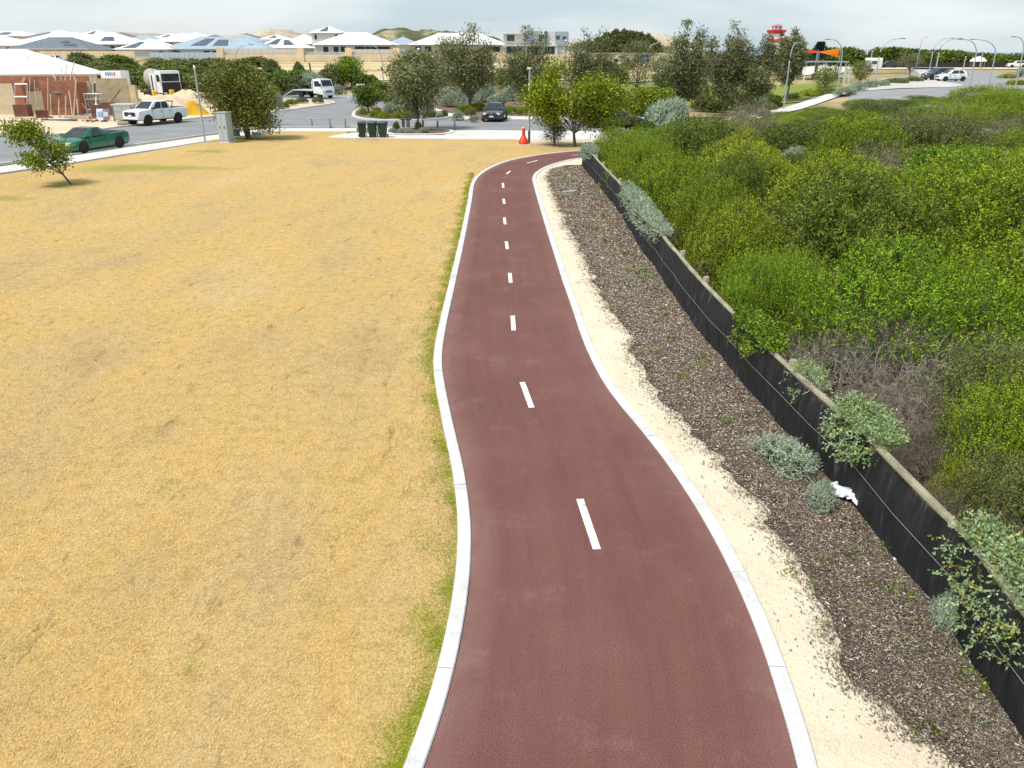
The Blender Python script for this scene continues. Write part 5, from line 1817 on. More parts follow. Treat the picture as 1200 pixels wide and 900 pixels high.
def house(label, x0, x1, ey, ry, Y, D=13, roof='white', wall='cream', wins=(0.2, 0.4, 0.6, 0.8), solar=(), storeys=1, group=None, wh=1.0, rz=0.0):
    z_e = Z_at(ey, Y)
    xa, xb = X_at(x0, Y, z_e), X_at(x1, Y, z_e)
    W = xb - xa
    D = min(D, W * 1.3)
    cx, cy = (xa + xb) / 2, Y + D / 2
    z_r = max(z_e + 1.6, Z_at(ry, cy))
    base = min(terrain(cx, Y), z_e - 2.6 * storeys)
    if rz:      # turned about its front right corner
        c_, s_ = math.cos(rz), math.sin(rz)
        cx, cy = xb + c_ * (-W / 2) - s_ * (D / 2), Y + s_ * (-W / 2) + c_ * (D / 2)
    t = thing('house', label, 'house', (cx, cy, base), rz, group)
    he, hr = z_e - base, z_r - base
    ov = 0.5
    MB().box(-W / 2 + ov, W / 2 - ov, -D / 2 + ov, D / 2 - ov, -0.4, he - 0.05).build('wall', WALLS[wall], t)
    rl = max(0.3, (W - D * 0.92) / 2)
    e = [(-W / 2, -D / 2, he), (W / 2, -D / 2, he), (W / 2, D / 2, he), (-W / 2, D / 2, he)]
    lo = [(a, b, c - 0.16) for a, b, c in e]
    rf = MB().add(e + [(-rl, 0, hr), (rl, 0, hr)], [(0, 1, 5, 4), (1, 2, 5), (2, 3, 4, 5), (3, 0, 4)]).build('roof', ROOFS[roof], t, ang=5)
    MB().add(e + lo, [(0, 4, 5, 1), (1, 5, 6, 2), (2, 6, 7, 3), (3, 7, 4, 0), (4, 7, 6, 5)]).build('fascia', FASCIA, t, ang=5)
    MB().tube([(-rl, 0, hr + 0.01), (rl, 0, hr + 0.01)], 0.09, 6).build('ridge_cap', ROOFS[roof], rf)
    for u in wins:
        wx = -W / 2 + W * u
        ww = min(1.5, W * 0.07) * wh
        for s in range(storeys):
            zt = he - 0.5 - (storeys - 1 - s) * 2.7
            yf = -D / 2 + ov
            w_ = MB().box(wx - ww / 2, wx + ww / 2, yf - 0.03, yf + 0.02, zt - 1.2, zt).build('window', GLASS, t)
            MB().box(wx - ww / 2 - 0.06, wx + ww / 2 + 0.06, yf - 0.05, yf + 0.01, zt, zt + 0.07).box(wx - ww / 2 - 0.06, wx + ww / 2 + 0.06, yf - 0.05, yf + 0.01, zt - 1.27, zt - 1.2).build('frame', FRAME, w_)
    if Y < 240:
        for k in range(2):          # flue and vent pipes on the front slope
            u, v = (0.3, 0.35) if k == 0 else (0.66, 0.55)
            q = Vector(e[0]).lerp(Vector(e[1]), u).lerp(Vector((-rl, 0, hr)).lerp(Vector((rl, 0, hr)), u), v)
            MB().lathe([(0.08, -0.1), (0.08, 0.45), (0.13, 0.47), (0.13, 0.55)], 8, at=tuple(q)).build('vent_pipe', FASCIA, rf)
    for u0, u1, v0, v1 in solar:
        # on the front slope: u along the eave, v up the slope
        def sp(u, v):
            a = Vector(e[0]).lerp(Vector(e[1]), u)
            b = Vector((-rl, 0, hr)).lerp(Vector((rl, 0, hr)), u)
            return a.lerp(b, v)
        MB().slab([sp(u0, v0), sp(u1, v0), sp(u1, v1), sp(u0, v1)], 0.09).build('solar_array', SOLAR, rf)
    return t


house('house with charcoal roof and solar panels behind the tan boundary wall', 8, 103, 57, 44, 203, 14, 'grey', 'tan', (0.1, 0.3, 0.5, 0.62, 0.75, 0.88), [(0.70, 0.9, 0.25, 0.42), (0.62, 0.8, 0.5, 0.68)])
house('broad white-roofed house rising just behind the charcoal roof', 14, 100, 49, 39.5, 238, 15, 'white', 'cream')
house('white-roofed house left of the charcoal roof', -40, 19, 53, 43, 215, 14, 'white', 'white')
house('big white-roofed house with one solar array beside the charcoal roof', 78, 152, 51.5, 38, 219, 15, 'white', 'tan', (0.3, 0.42, 0.55, 0.7, 0.82), [(0.48, 0.78, 0.25, 0.6)])
house('white-roofed house with pale blue-grey side wall and left solar array', 132, 197, 57.5, 46, 204, 13, 'white', 'grey', (0.85,), [(0.12, 0.38, 0.1, 0.7)])
house('long blue-grey roofed house with two solar arrays behind the palisade fence', 188, 314, 57, 43.5, 207, 15, 'blue', 'grey', (0.05, 0.14, 0.42, 0.5, 0.57, 0.63, 0.7), [(0.22, 0.38, 0.25, 0.85), (0.46, 0.62, 0.25, 0.75)])
house('white roof peeking over the blue-grey house', 176, 234, 48.5, 39.5, 262, 14, 'white', 'cream')
house('white-roofed house with two solar arrays behind the beige panel fence', 292, 357, 56, 44, 214, 13, 'white', 'cream', (), [(0.2, 0.46, 0.3, 0.85), (0.62, 0.88, 0.25, 0.75)])
house('white-roofed house between the solar roofs and the two-storey house', 328, 374, 51, 40.5, 250, 13, 'white', 'cream')
house('white two-storey house with a solar array on its hip roof', 362, 401, 38, 31, 233, 9, 'white', 'white', (0.18, 0.8), [(0.25, 0.55, 0.15, 0.9)], storeys=2)
house('large white hip-roofed house above the limestone retaining wall', 366, 459, 52, 38.5, 206, 15, 'white', 'cream', (0.16, 0.29, 0.38, 0.56, 0.62, 0.69, 0.76, 0.82, 0.88, 0.94), wh=0.9)
house('small blue-grey roofed house right of the large hip roof', 449, 490, 52, 43.5, 232, 12, 'blue', 'cream', (0.8,))
house('white-roofed tan brick house behind the tall she-oaks', 478, 594, 52, 39, 213, 15, 'white', 'tan', (0.1, 0.2, 0.78, 0.84, 0.9))
for i, (x0, x1, ey, ry, Y, rf) in enumerate([(-30, 34, 42, 37, 305, 'white'), (26, 66, 43, 38, 300, 'dark'), (58, 98, 43.5, 38, 295, 'white'), (88, 122, 41.5, 35.5, 330, 'white'), (118, 150, 43, 38, 320, 'dark'), (140, 184, 47, 41, 285, 'blue'), (172, 214, 45, 40, 310, 'white'), (222, 268, 47, 41, 285, 'grey'), (254, 304, 48, 41, 280, 'blue'), (300, 338, 46, 41, 310, 'white'), (-60, 0, 46, 40, 262, 'white'), (205, 240, 43, 39, 345, 'white'), (268, 300, 44, 40, 340, 'dark'), (40, 84, 41, 37, 350, 'white')]):
    house('small distant %s-roofed house in the rows behind the first houses' % {'white': 'white', 'dark': 'brown', 'blue': 'blue-grey', 'grey': 'charcoal'}[rf], x0, x1, ey, ry, Y, 13, rf, 'cream', (0.3, 0.7), [(0.3, 0.6, 0.2, 0.8)] if i % 3 == 0 else (), group='distant houses with %s roofs' % rf)


def modern_house():
    Y = 206
    base = 4.3
    t = thing('modern_house', 'modern two-storey grey box house with flat roofs and dark pillar', 'house', (X_at(627, Y, 6), Y, base))
    cx = X_at(627, Y, 6)
    q = lambda px: X_at(px, Y, 6) - cx
    zz = lambda py: Z_at(py, Y) - base
    blue = pm('blue_grey_cladding', (0.32, 0.38, 0.44), 0.7, 0.06, 1)
    lt = pm('light_render', (0.60, 0.60, 0.60), 0.8, 0.05, 1)
    dk = pm('dark_pillar', (0.07, 0.09, 0.11), 0.6)
    MB().box(q(590), q(640), 0.6, 11, -0.5, zz(39.5)).build('wall', WALLS['white'], t)
    MB().box(q(616), q(631), 0.0, 8, zz(53), zz(36.5)).build('upper_box', blue, t)
    MB().box(q(641), q(650), 0.1, 9, zz(53), zz(37)).build('upper_box', lt, t)
    MB().box(q(650), q(666), -0.1, 10, zz(54), zz(37)).build('upper_box', blue, t)
    MB().box(q(638.5), q(641), -0.4, 6, -0.5, zz(36.6)).build('pillar', dk, t)
    MB().box(q(586), q(618), -0.9, 11.5, zz(39.5), zz(38.5)).build('roof', ROOFS['white'], t)
    MB().box(q(588), q(652), -1.2, 0.4, zz(54), zz(52.4)).build('balcony_slab', WALLS['white'], t)
    MB().box(q(641), q(666), 0.2, 10, -0.5, zz(54.2)).build('wall', lt, t)
    for a, b, y0, y1, yy in [(594, 603, 48, 41, 0.6), (614.5, 616, 48, 41, 0.6), (631.5, 638, 48, 40.5, 0.6), (651.5, 655.5, 46, 41.5, -0.1), (659, 663, 47, 42.5, -0.1), (642, 649.5, 63, 54.8, 0.2), (594, 612, 62, 55, 0.6), (618, 634, 62, 55, 0.6)]:
        w = MB().box(q(a), q(b), yy - 0.05, yy + 0.03, zz(y0), zz(y1)).build('window', glass('blue_glass', (0.06, 0.10, 0.13)), t)
        MB().box(q(a) - 0.05, q(b) + 0.05, yy - 0.08, yy, zz(y1), zz(y1) + 0.08).build('frame', FRAME, w)
    MB().box(q(650.5), q(653), -1.0, -0.7, -0.3, zz(54)).build('porch_post', WALLS['white'], t)
    MB().box(q(616), q(638), -1.15, -1.1, zz(52.4), zz(49.5)).build('balustrade', glass('balcony_glass', (0.35, 0.42, 0.46)), t)


modern_house()


def long_wall(name, label, cat, x0, x1, Y, ty, by, mat, parts=0, th=0.25, caps=()):
    xa, xb = X_at(x0, Y, 4), X_at(x1, Y, 4)
    zt = Z_at(ty, Y)
    zb = min(Z_at(by, Y), terrain((xa + xb) / 2, Y)) - 0.3
    t = thing(name, label, cat, ((xa + xb) / 2, Y, zb))
    L = xb - xa
    k = max(1, parts)
    g = 0.012
    for i in range(k):
        a, b = -L / 2 + L * i / k + g, -L / 2 + L * (i + 1) / k - g
        MB().box(a, b, -th / 2, th / 2, 0, zt - zb).build('panel' if parts else 'wall', mat, t)
        if parts:
            MB().box(b - 0.05, b + 0.05, -th / 2 - 0.04, th / 2 + 0.04, 0, zt - zb + 0.05).build('post', mat, t)
    for c in caps:
        cx = X_at(c, Y, 4) - (xa + xb) / 2
        MB().box(cx - 0.75, cx + 0.75, -0.35, 0.35, 0, zt - zb + 1.4).build('pier', mat, t)
    return t


LIME = pm('limestone', (0.74, 0.60, 0.40), 0.9, 0.12, 0.4, fine=4)
long_wall('retaining_wall', 'long tan limestone retaining wall below the houses', 'wall', 258, 700, 199.5, 63.8, 72.5, LIME, caps=(259, 353, 409, 465))
long_wall('panel_fence', 'beige panel fence on the wall below the two solar arrays', 'fence', 262, 351, 200.2, 57.6, 64, pm('beige_panel', (0.58, 0.55, 0.48), 0.7, 0.06), 12, 0.1)
long_wall('panel_fence', 'beige panel fence on the wall below the large hip-roofed house', 'fence', 411, 463, 200.2, 57.8, 64, pm('beige_panel', (0.58, 0.55, 0.48), 0.7, 0.06), 8, 0.1)
long_wall('pool_fence', 'low pale fence with blue pool toys behind, on the limestone wall', 'fence', 355, 407, 200.2, 61, 64, pm('pale_pool_fence', (0.45, 0.52, 0.58), 0.7, 0.25, 0.8), 8, 0.08)
long_wall('boundary_wall', 'tan boundary wall in front of the charcoal-roofed house', 'wall', 48, 159, 199.5, 60, 71, pm('tan_wall', (0.68, 0.57, 0.40), 0.9, 0.1, 0.5), 6, 0.25)
long_wall('palisade_fence', 'blue-grey palisade fence in front of the blue-grey house', 'fence', 176, 257, 199.5, 61.5, 69.5, pm('blue_grey_fence', (0.42, 0.50, 0.56), 0.6, 0.1, 1), 14, 0.08)
long_wall('palisade_fence', 'grey panel fence below the small blue-grey roofed house', 'fence', 467, 500, 200.2, 58.5, 64, pm('blue_grey_fence', (0.42, 0.50, 0.56), 0.6, 0.1, 1), 5, 0.08)
long_wall('shade_cloth_fence', 'dark green cloth fence behind the silver garden shrubs', 'fence', 541, 577, 101, 103.5, 117, pm('green_cloth', (0.03, 0.10, 0.08), 0.8, 0.2, 1.5), 4, 0.06)
long_wall('car_park_fence', 'long black cloth fence beyond the car park', 'fence', 1026, 1192, 226, 73.3, 79.5, pm('black_cloth_far', (0.03, 0.032, 0.03), 0.9, 0.2, 1.0), 18, 0.08)


# ================================================================ VEHICLES
TYRE = pm('tyre_rubber', (0.02, 0.02, 0.021), 0.85, 0.15, 10)
RIM_B = pm('black_rim', (0.075, 0.075, 0.08), 0.3, metal=0.3)
RIM_S = pm('silver_rim', (0.55, 0.56, 0.57), 0.3, metal=0.7)
TRIM = pm('black_trim', (0.02, 0.02, 0.022), 0.55)
LAMP_W = pm('headlamp', (0.72, 0.75, 0.78), 0.12, 0.05)
LAMP_R = pm('tail_lamp', (0.45, 0.02, 0.02), 0.2)
PLATE = pm('number_plate', (0.75, 0.76, 0.78), 0.5)
CGLASS = glass('car_glass', (0.035, 0.045, 0.05))


def wheel(par, x, y, r, w, rim, side):
    o = MB().lathe([(r * 0.62, -w / 2), (r * 0.93, -w / 2), (r, -w * 0.32), (r, w * 0.32), (r * 0.93, w / 2), (r * 0.62, w / 2)], 22, 'y').build('wheel', TYRE, par, (x, y, r), ang=40)
    k = MB()
    f = side * w * 0.36
    k.lathe([(r * 0.64, f - 0.02), (r * 0.64, f), (r * 0.56, f + side * 0.012), (r * 0.52, f - side * 0.03), (r * 0.1, f - side * 0.03)], 18, 'y')
    for i in range(5):
        a = i * 2 * math.pi / 5 + 0.3
        c, s = math.cos(a), math.sin(a)
        p = [(-s * 0.05 + c * 0.06, c * 0.05 + s * 0.06), (s * 0.05 + c * 0.06, -c * 0.05 + s * 0.06), (s * 0.035 + c * r * 0.55, -c * 0.035 + s * r * 0.55), (-s * 0.035 + c * r * 0.55, c * 0.035 + s * r * 0.55)]
        k.add([(q[0], f - side * 0.028, q[1]) for q in p] + [(q[0], f + side * 0.006, q[1]) for q in p], [(0, 1, 2, 3), (7, 6, 5, 4), (0, 4, 5, 1), (1, 5, 6, 2), (2, 6, 7, 3), (3, 7, 4, 0)])
    k.lathe([(0.07, f - 0.03), (0.07, f + side * 0.012)], 10, 'y')
    k.build('rim', rim, o, ang=30)


def body_loft(stations):
    """stations: x, z low, z high, half width, crown"""
    rings = []
    for x, z0, z1, w, cr_ in stations:
        h = z1 - z0
        half = [(w * 0.88, z0), (w * 0.97, z0 + 0.10 * h), (w, z0 + 0.38 * h), (w * 0.985, z0 + 0.72 * h), (w * 0.94, z1 - 0.03), (w * 0.86, z1), (w * 0.45, z1 + cr_)]
        rings.append([(x, y, z) for y, z in half] + [(x, -y, z) for y, z in half[::-1]])
    return rings


def car(name, label, cat, loc, heading, paint, spec, rim=RIM_B, group=None):
    """spec: L, W, wheelbase, wheel radius, front axle x, stations, cabin, ..."""
    t = thing(name, label, cat, loc, heading, group)
    W = spec['W'] / 2
    MB().loft(body_loft(spec['st'])).build('body', paint, t, ang=38)
    xa, xb, xc, xd, zb, zr, wb, wt = spec['cabin']     # screen base, roof front, roof rear, rear base, belt z, roof z, half widths
    zb2 = spec.get('zb2', zb)
    V = [(xa, wb, zb), (xa, -wb, zb), (xd, -wb, zb2), (xd, wb, zb2), (xb, wt, zr - 0.03), (xb, -wt, zr - 0.03), (xc, -wt, zr - 0.02), (xc, wt, zr - 0.02)]
    xm = (xb + xc) / 2
    cb = MB().add(V, [(0, 1, 5, 4), (1, 2, 6, 5), (2, 3, 7, 6), (3, 0, 4, 7), (0, 3, 2, 1), (4, 5, 6, 7)])
    cab = cb.build('cabin', spec.get('roofmat', paint), t, ang=50, bev=0.055)

    def lerp(a, b, u):
        return Vector(a).lerp(Vector(b), u)

    def pane(c0, c1, c2, c3, u0, u1, v0, v1, nm, mat=CGLASS):
        """pane on the quad c0 c1 (bottom) c2 c3 (top)"""
        def q(u, v): return lerp(lerp(c0, c1, u), lerp(c3, c2, u), v)
        p = [q(u0, v0), q(u1, v0), q(u1, v1), q(u0, v1)]
        nn = (p[1] - p[0]).cross(p[2] - p[0]).normalized()
        cen = sum(p, Vector()) / 4
        if nn.dot(cen - Vector((xm, 0, zb))) < 0: p = p[::-1]
        return MB().slab(p, 0.012).build(nm, mat, t)
    pane(V[0], V[1], V[5], V[4], 0.07, 0.93, 0.06, 0.94, 'windscreen')
    pane(V[2], V[3], V[7], V[6], 0.08, 0.92, 0.1, 0.9, 'rear_window')
    for s, (a, b, c, d) in ((1, (V[3], V[0], V[4], V[7])), (-1, (V[2], V[1], V[5], V[6]))):
        for u0, u1 in spec['side']:
            pane(a, b, c, d, u0, u1, 0.08, 0.88, 'side_window')
    r = spec['r']
    ww = spec.get('ww', 0.22)
    fa, ra = spec['fa'], spec['fa'] - spec['wb']
    for ax in (fa, ra):
        for s in (1, -1):
            k = MB()
            n = 14
            y0, y1 = s * (W - 0.16), s * (W + 0.008)
            R0 = r * 1.16
            pts = [(ax + R0 * math.cos(math.pi * i / n - 0.0), r + R0 * math.sin(math.pi * i / n)) for i in range(n + 1)] + [(ax - R0, spec['st'][1][1] + 0.01), (ax + R0, spec['st'][1][1] + 0.01)]
            m = len(pts)
            k.add([(x, y0, z) for x, z in pts] + [(x, y1, z) for x, z in pts], [tuple(range(m)), tuple(range(m, 2 * m))[::-1]] + [(i, (i + 1) % m, (i + 1) % m + m, i + m) for i in range(m)])
            k.build('wheel_arch', TRIM, t, ang=30)
            wheel(t, ax, s * (W - ww / 2 + 0.03), r, ww, rim, s)
    fx_, rx_ = spec['st'][0][0], spec['st'][-1][0]
    zf = spec['zf']
    for s in (1, -1):
        MB().box(fx_ - 0.28, fx_ - 0.02 + spec.get('hl', 0.03), s * W * 0.62 - 0.16, s * W * 0.62 + 0.16, zf - 0.075, zf + 0.075).build('headlight', LAMP_W, t, bev=0.02)
        MB().box(rx_ - 0.025, rx_ + 0.22, s * W * 0.72 - 0.12, s * W * 0.72 + 0.12, spec['zt'] - 0.1, spec['zt'] + 0.1).build('tail_light', LAMP_R, t, bev=0.02)
        k = MB().box(-0.09, 0.09, -0.1, 0.1, -0.07, 0.07)
        k.build('mirror', spec.get('mirror', paint), t, (xa - 0.32, s * (wb + 0.13), zb + 0.09), bev=0.03)
        for hx in spec.get('handles', ()):
            MB().box(hx - 0.09, hx + 0.09, s * (W + 0.0) - 0.012, s * (W + 0.0) + 0.012, zb - 0.17, zb - 0.135).build('door_handle', TRIM, t)
        for hx in spec.get('doors', ()):
            MB().box(hx - 0.006, hx + 0.006, s * (W - 0.004) - 0.007, s * (W - 0.004) + 0.007, spec['st'][1][1] + 0.14, zb - 0.05).build('door_gap', TRIM, t)
        MB().box(ra + r * 1.2, fa - r * 1.2, s * (W - 0.03) - 0.02, s * (W - 0.03) + 0.02, spec['st'][1][1] - 0.01, spec['st'][1][1] + 0.07).build('sill', TRIM, t)
    gm = spec.get('grille', (0.55, 0.14))
    MB().box(fx_ - 0.15, fx_ + 0.018, -W * gm[0], W * gm[0], zf - 0.06 - gm[1], zf - 0.06 + gm[1] * 0.6).build('grille', TRIM, t, bev=0.02)
    MB().box(fx_ + 0.0, fx_ + 0.03, -0.19, 0.19, zf - 0.26, zf - 0.15).build('number_plate', PLATE, t)
    MB().box(rx_ - 0.02, rx_ + 0.02, -0.19, 0.19, spec['zt'] - 0.3, spec['zt'] - 0.19).build('number_plate', PLATE, t)
    MB().box(fx_ - 0.2, fx_ + 0.014, -W * 0.8, W * 0.8, spec['st'][0][1] - 0.03, spec['st'][0][1] + 0.09).build('bumper_insert', TRIM, t, bev=0.02)
    MB().lathe([(0.055, 0), (0.05, 0.012)], 10, 'x', (fx_ + 0.016, 0, zf + 0.0)).build('badge', RIM_S, t)
    return t


def head(a, b):
    """heading so that +x points from b to a"""
    return math.atan2(a[1] - b[1], a[0] - b[0])


SEDAN = dict(W=1.8, wb=2.7, r=0.32, fa=1.38, zf=0.66, zt=0.8,
             st=[(2.28, 0.24, 0.58, 0.68, 0.02), (2.15, 0.2, 0.68, 0.82, 0.03), (1.75, 0.19, 0.78, 0.89, 0.04), (1.0, 0.18, 0.90, 0.9, 0.05), (0.0, 0.18, 0.93, 0.9, 0.03), (-1.2, 0.18, 0.97, 0.9, 0.03), (-1.9, 0.2, 0.98, 0.87, 0.03), (-2.25, 0.26, 0.94, 0.76, 0.02), (-2.34, 0.34, 0.72, 0.70, 0.02)],
             cabin=(1.05, 0.28, -1.0, -1.75, 0.93, 1.47, 0.82, 0.60), side=((0.25, 0.55), (0.58, 0.86)), doors=(0.85, -0.15, -1.1), handles=(0.05, -0.95))
HATCH = dict(W=1.72, wb=2.5, r=0.31, fa=1.25, zf=0.68, zt=0.9,
             st=[(2.05, 0.24, 0.56, 0.66, 0.02), (1.92, 0.2, 0.70, 0.8, 0.03), (1.5, 0.19, 0.84, 0.85, 0.04), (0.9, 0.18, 0.94, 0.86, 0.04), (0.0, 0.18, 0.96, 0.86, 0.03), (-1.2, 0.18, 1.0, 0.86, 0.03), (-1.75, 0.22, 1.0, 0.82, 0.03), (-1.98, 0.3, 0.92, 0.74, 0.02)],
             cabin=(1.1, 0.35, -1.35, -1.85, 0.95, 1.5, 0.79, 0.60), side=((0.14, 0.42), (0.45, 0.83)), doors=(0.85, -0.1, -1.0), handles=(0.05, -0.85))
SUV = dict(W=1.85, wb=2.7, r=0.36, fa=1.35, zf=0.8, zt=1.0,
           st=[(2.25, 0.3, 0.75, 0.74, 0.02), (2.12, 0.26, 0.88, 0.87, 0.03), (1.7, 0.25, 1.0, 0.92, 0.04), (1.0, 0.24, 1.06, 0.925, 0.04), (-1.5, 0.24, 1.08, 0.925, 0.03), (-2.0, 0.26, 1.06, 0.89, 0.03), (-2.22, 0.34, 0.98, 0.8, 0.02)],
           cabin=(1.2, 0.5, -1.7, -2.1, 1.05, 1.68, 0.86, 0.68), side=((0.14, 0.42), (0.45, 0.84)), doors=(0.9, -0.1, -1.1))
UTE = dict(W=1.9, wb=3.0, r=0.34, fa=1.55, zf=0.58, zt=0.76,
           st=[(2.5, 0.2, 0.50, 0.70, 0.02), (2.36, 0.16, 0.60, 0.86, 0.03), (1.95, 0.15, 0.71, 0.94, 0.05), (1.15, 0.15, 0.82, 0.95, 0.06), (0.0, 0.15, 0.85, 0.95, 0.03), (-0.8, 0.15, 0.92, 0.95, 0.0), (-1.6, 0.16, 0.96, 0.95, 0.0), (-2.3, 0.2, 0.95, 0.92, 0.0), (-2.48, 0.32, 0.91, 0.86, 0.0)],
           cabin=(1.35, 0.42, -0.25, -0.95, 0.84, 1.37, 0.87, 0.60), side=((0.30, 0.76),), doors=(1.0, -0.35), handles=(-0.15,), zb2=0.90)
PICKUP = dict(W=1.92, wb=3.2, r=0.40, fa=1.7, zf=1.0, zt=1.05, ww=0.27, grille=(0.62, 0.2),
              st=[(2.62, 0.42, 0.98, 0.80, 0.01), (2.5, 0.38, 1.12, 0.92, 0.02), (2.1, 0.36, 1.18, 0.955, 0.04), (1.4, 0.36, 1.22, 0.96, 0.05), (0.0, 0.36, 1.22, 0.96, 0.0), (-0.85, 0.36, 1.22, 0.96, 0.0), (-2.5, 0.42, 1.22, 0.955, 0.0), (-2.68, 0.5, 1.18, 0.92, 0.0)],
              cabin=(1.4, 0.66, -0.7, -0.95, 1.2, 1.84, 0.88, 0.70), side=((0.1, 0.44), (0.48, 0.82)), doors=(1.15, 0.1, -0.85), handles=(0.3, -0.65), mirror=TRIM)

# green ute by the kerb
a, b = P(99.4, 180), P(138, 174)
hd = head(a, b)
paint = pm('metallic_green', (0.002, 0.115, 0.062), 0.3, 0.06, 3, metal=0.0, spec=0.45, coat=0.4)
def place(px, py, hd, fa, side_off):
    """centre of a vehicle whose visible front wheel stands at the photo point"""
    x, y = P(px, py)
    c, s = math.cos(hd), math.sin(hd)
    return (x - c * fa - (-s) * side_off, y - s * fa - c * side_off, 0.0)
u = car('utility_car', 'glossy green two-door utility car parked along the kerb', 'car', place(99.4, 179.6, hd, 1.55, 0.9), hd, paint, UTE)
MB().box(-2.3, -0.98, -0.78, 0.78, 0.92, 0.975).build('tray_cover', TRIM, u, bev=0.02)
# white pickup on the site verge
a, b = P(175, 147), P(209, 143.6)
hd = head(a, b)
wht = pm('white_car_paint', (0.78, 0.79, 0.79), 0.3, 0.03, 3, spec=0.5, coat=0.4)
u = car('pickup_truck', 'white double-cab pickup with black wheels in front of the building site', 'pickup', place(175, 147.2, hd, 1.7, 0.92), hd, wht, PICKUP)
MB().box(-2.55, -1.02, -0.74, 0.74, 1.2, 1.25).build('tray_cover', TRIM, u, bev=0.02)
MB().tube([(-1.0, -0.82, 1.22), (-1.35, -0.7, 1.72), (-1.35, 0.7, 1.72), (-1.0, 0.82, 1.22)], 0.045, 8).build('sports_bar', TRIM, u)
# black sedan facing us
hd = head(P(576, 144.5), P(584, 139.5))
blk = pm('black_car_paint', (0.018, 0.022, 0.032), 0.22, 0.05, 3, spec=0.6, coat=0.7)
x, y = P(579.5, 142.2)
car('sedan', 'black sedan with silver wheels parked at the road edge under the she-oak', 'car', (x, y + 1.4, 0), hd, blk, SEDAN, RIM_S)
# dark car half hidden by the shrubs at the fence end
x, y = P(688, 150)
car('sedan', 'dark car with red tail light, half hidden behind shrubs at the fence end', 'car', (x + 2.2, y + 1.0, 0), R(10), blk, SEDAN, RIM_S)
# car park
x, y = P(1113.5, 95.5, CP_Z)
car('hatchback', 'white hatchback parked beside the dark grey car in the car park', 'car', (x, y, terrain(x, y) + 0.06), R(184), wht, HATCH, RIM_S)
car('suv', 'dark grey car parked beside the white hatchback', 'car', (x + 0.5, y + 4.6, terrain(x, y + 4) + 0.06), R(183), pm('dark_grey_car_paint', (0.05, 0.065, 0.08), 0.25, 0.05, 3, coat=0.6), SUV, RIM_S)
for px, py, hd, lab, pt, sp in [(1193, 77.5, 170, 'white car half hidden at the far edge of the car park', wht, SUV), (1043, 77.8, 175, 'dark car in front of the far black fence', blk, SUV), (62, 66.5, 160, 'white car standing before the tan boundary wall', wht, HATCH), (752, 68, 170, 'grey-blue car parked below the bushy hill', pm('blue_car_paint', (0.16, 0.24, 0.32), 0.3, 0.05, 3, coat=0.5), SUV), (728, 68.5, 10, 'pale silver car parked below the bushy hill', pm('silver_car_paint', (0.42, 0.44, 0.46)), SEDAN)]:
    Y = 222 if px > 1000 else 196 if px < 600 else 197
    x = X_at(px, Y, 4)
    car('car', lab, 'car', (x, Y, terrain(x, Y) + 0.05), R(hd), pt, sp, RIM_S)


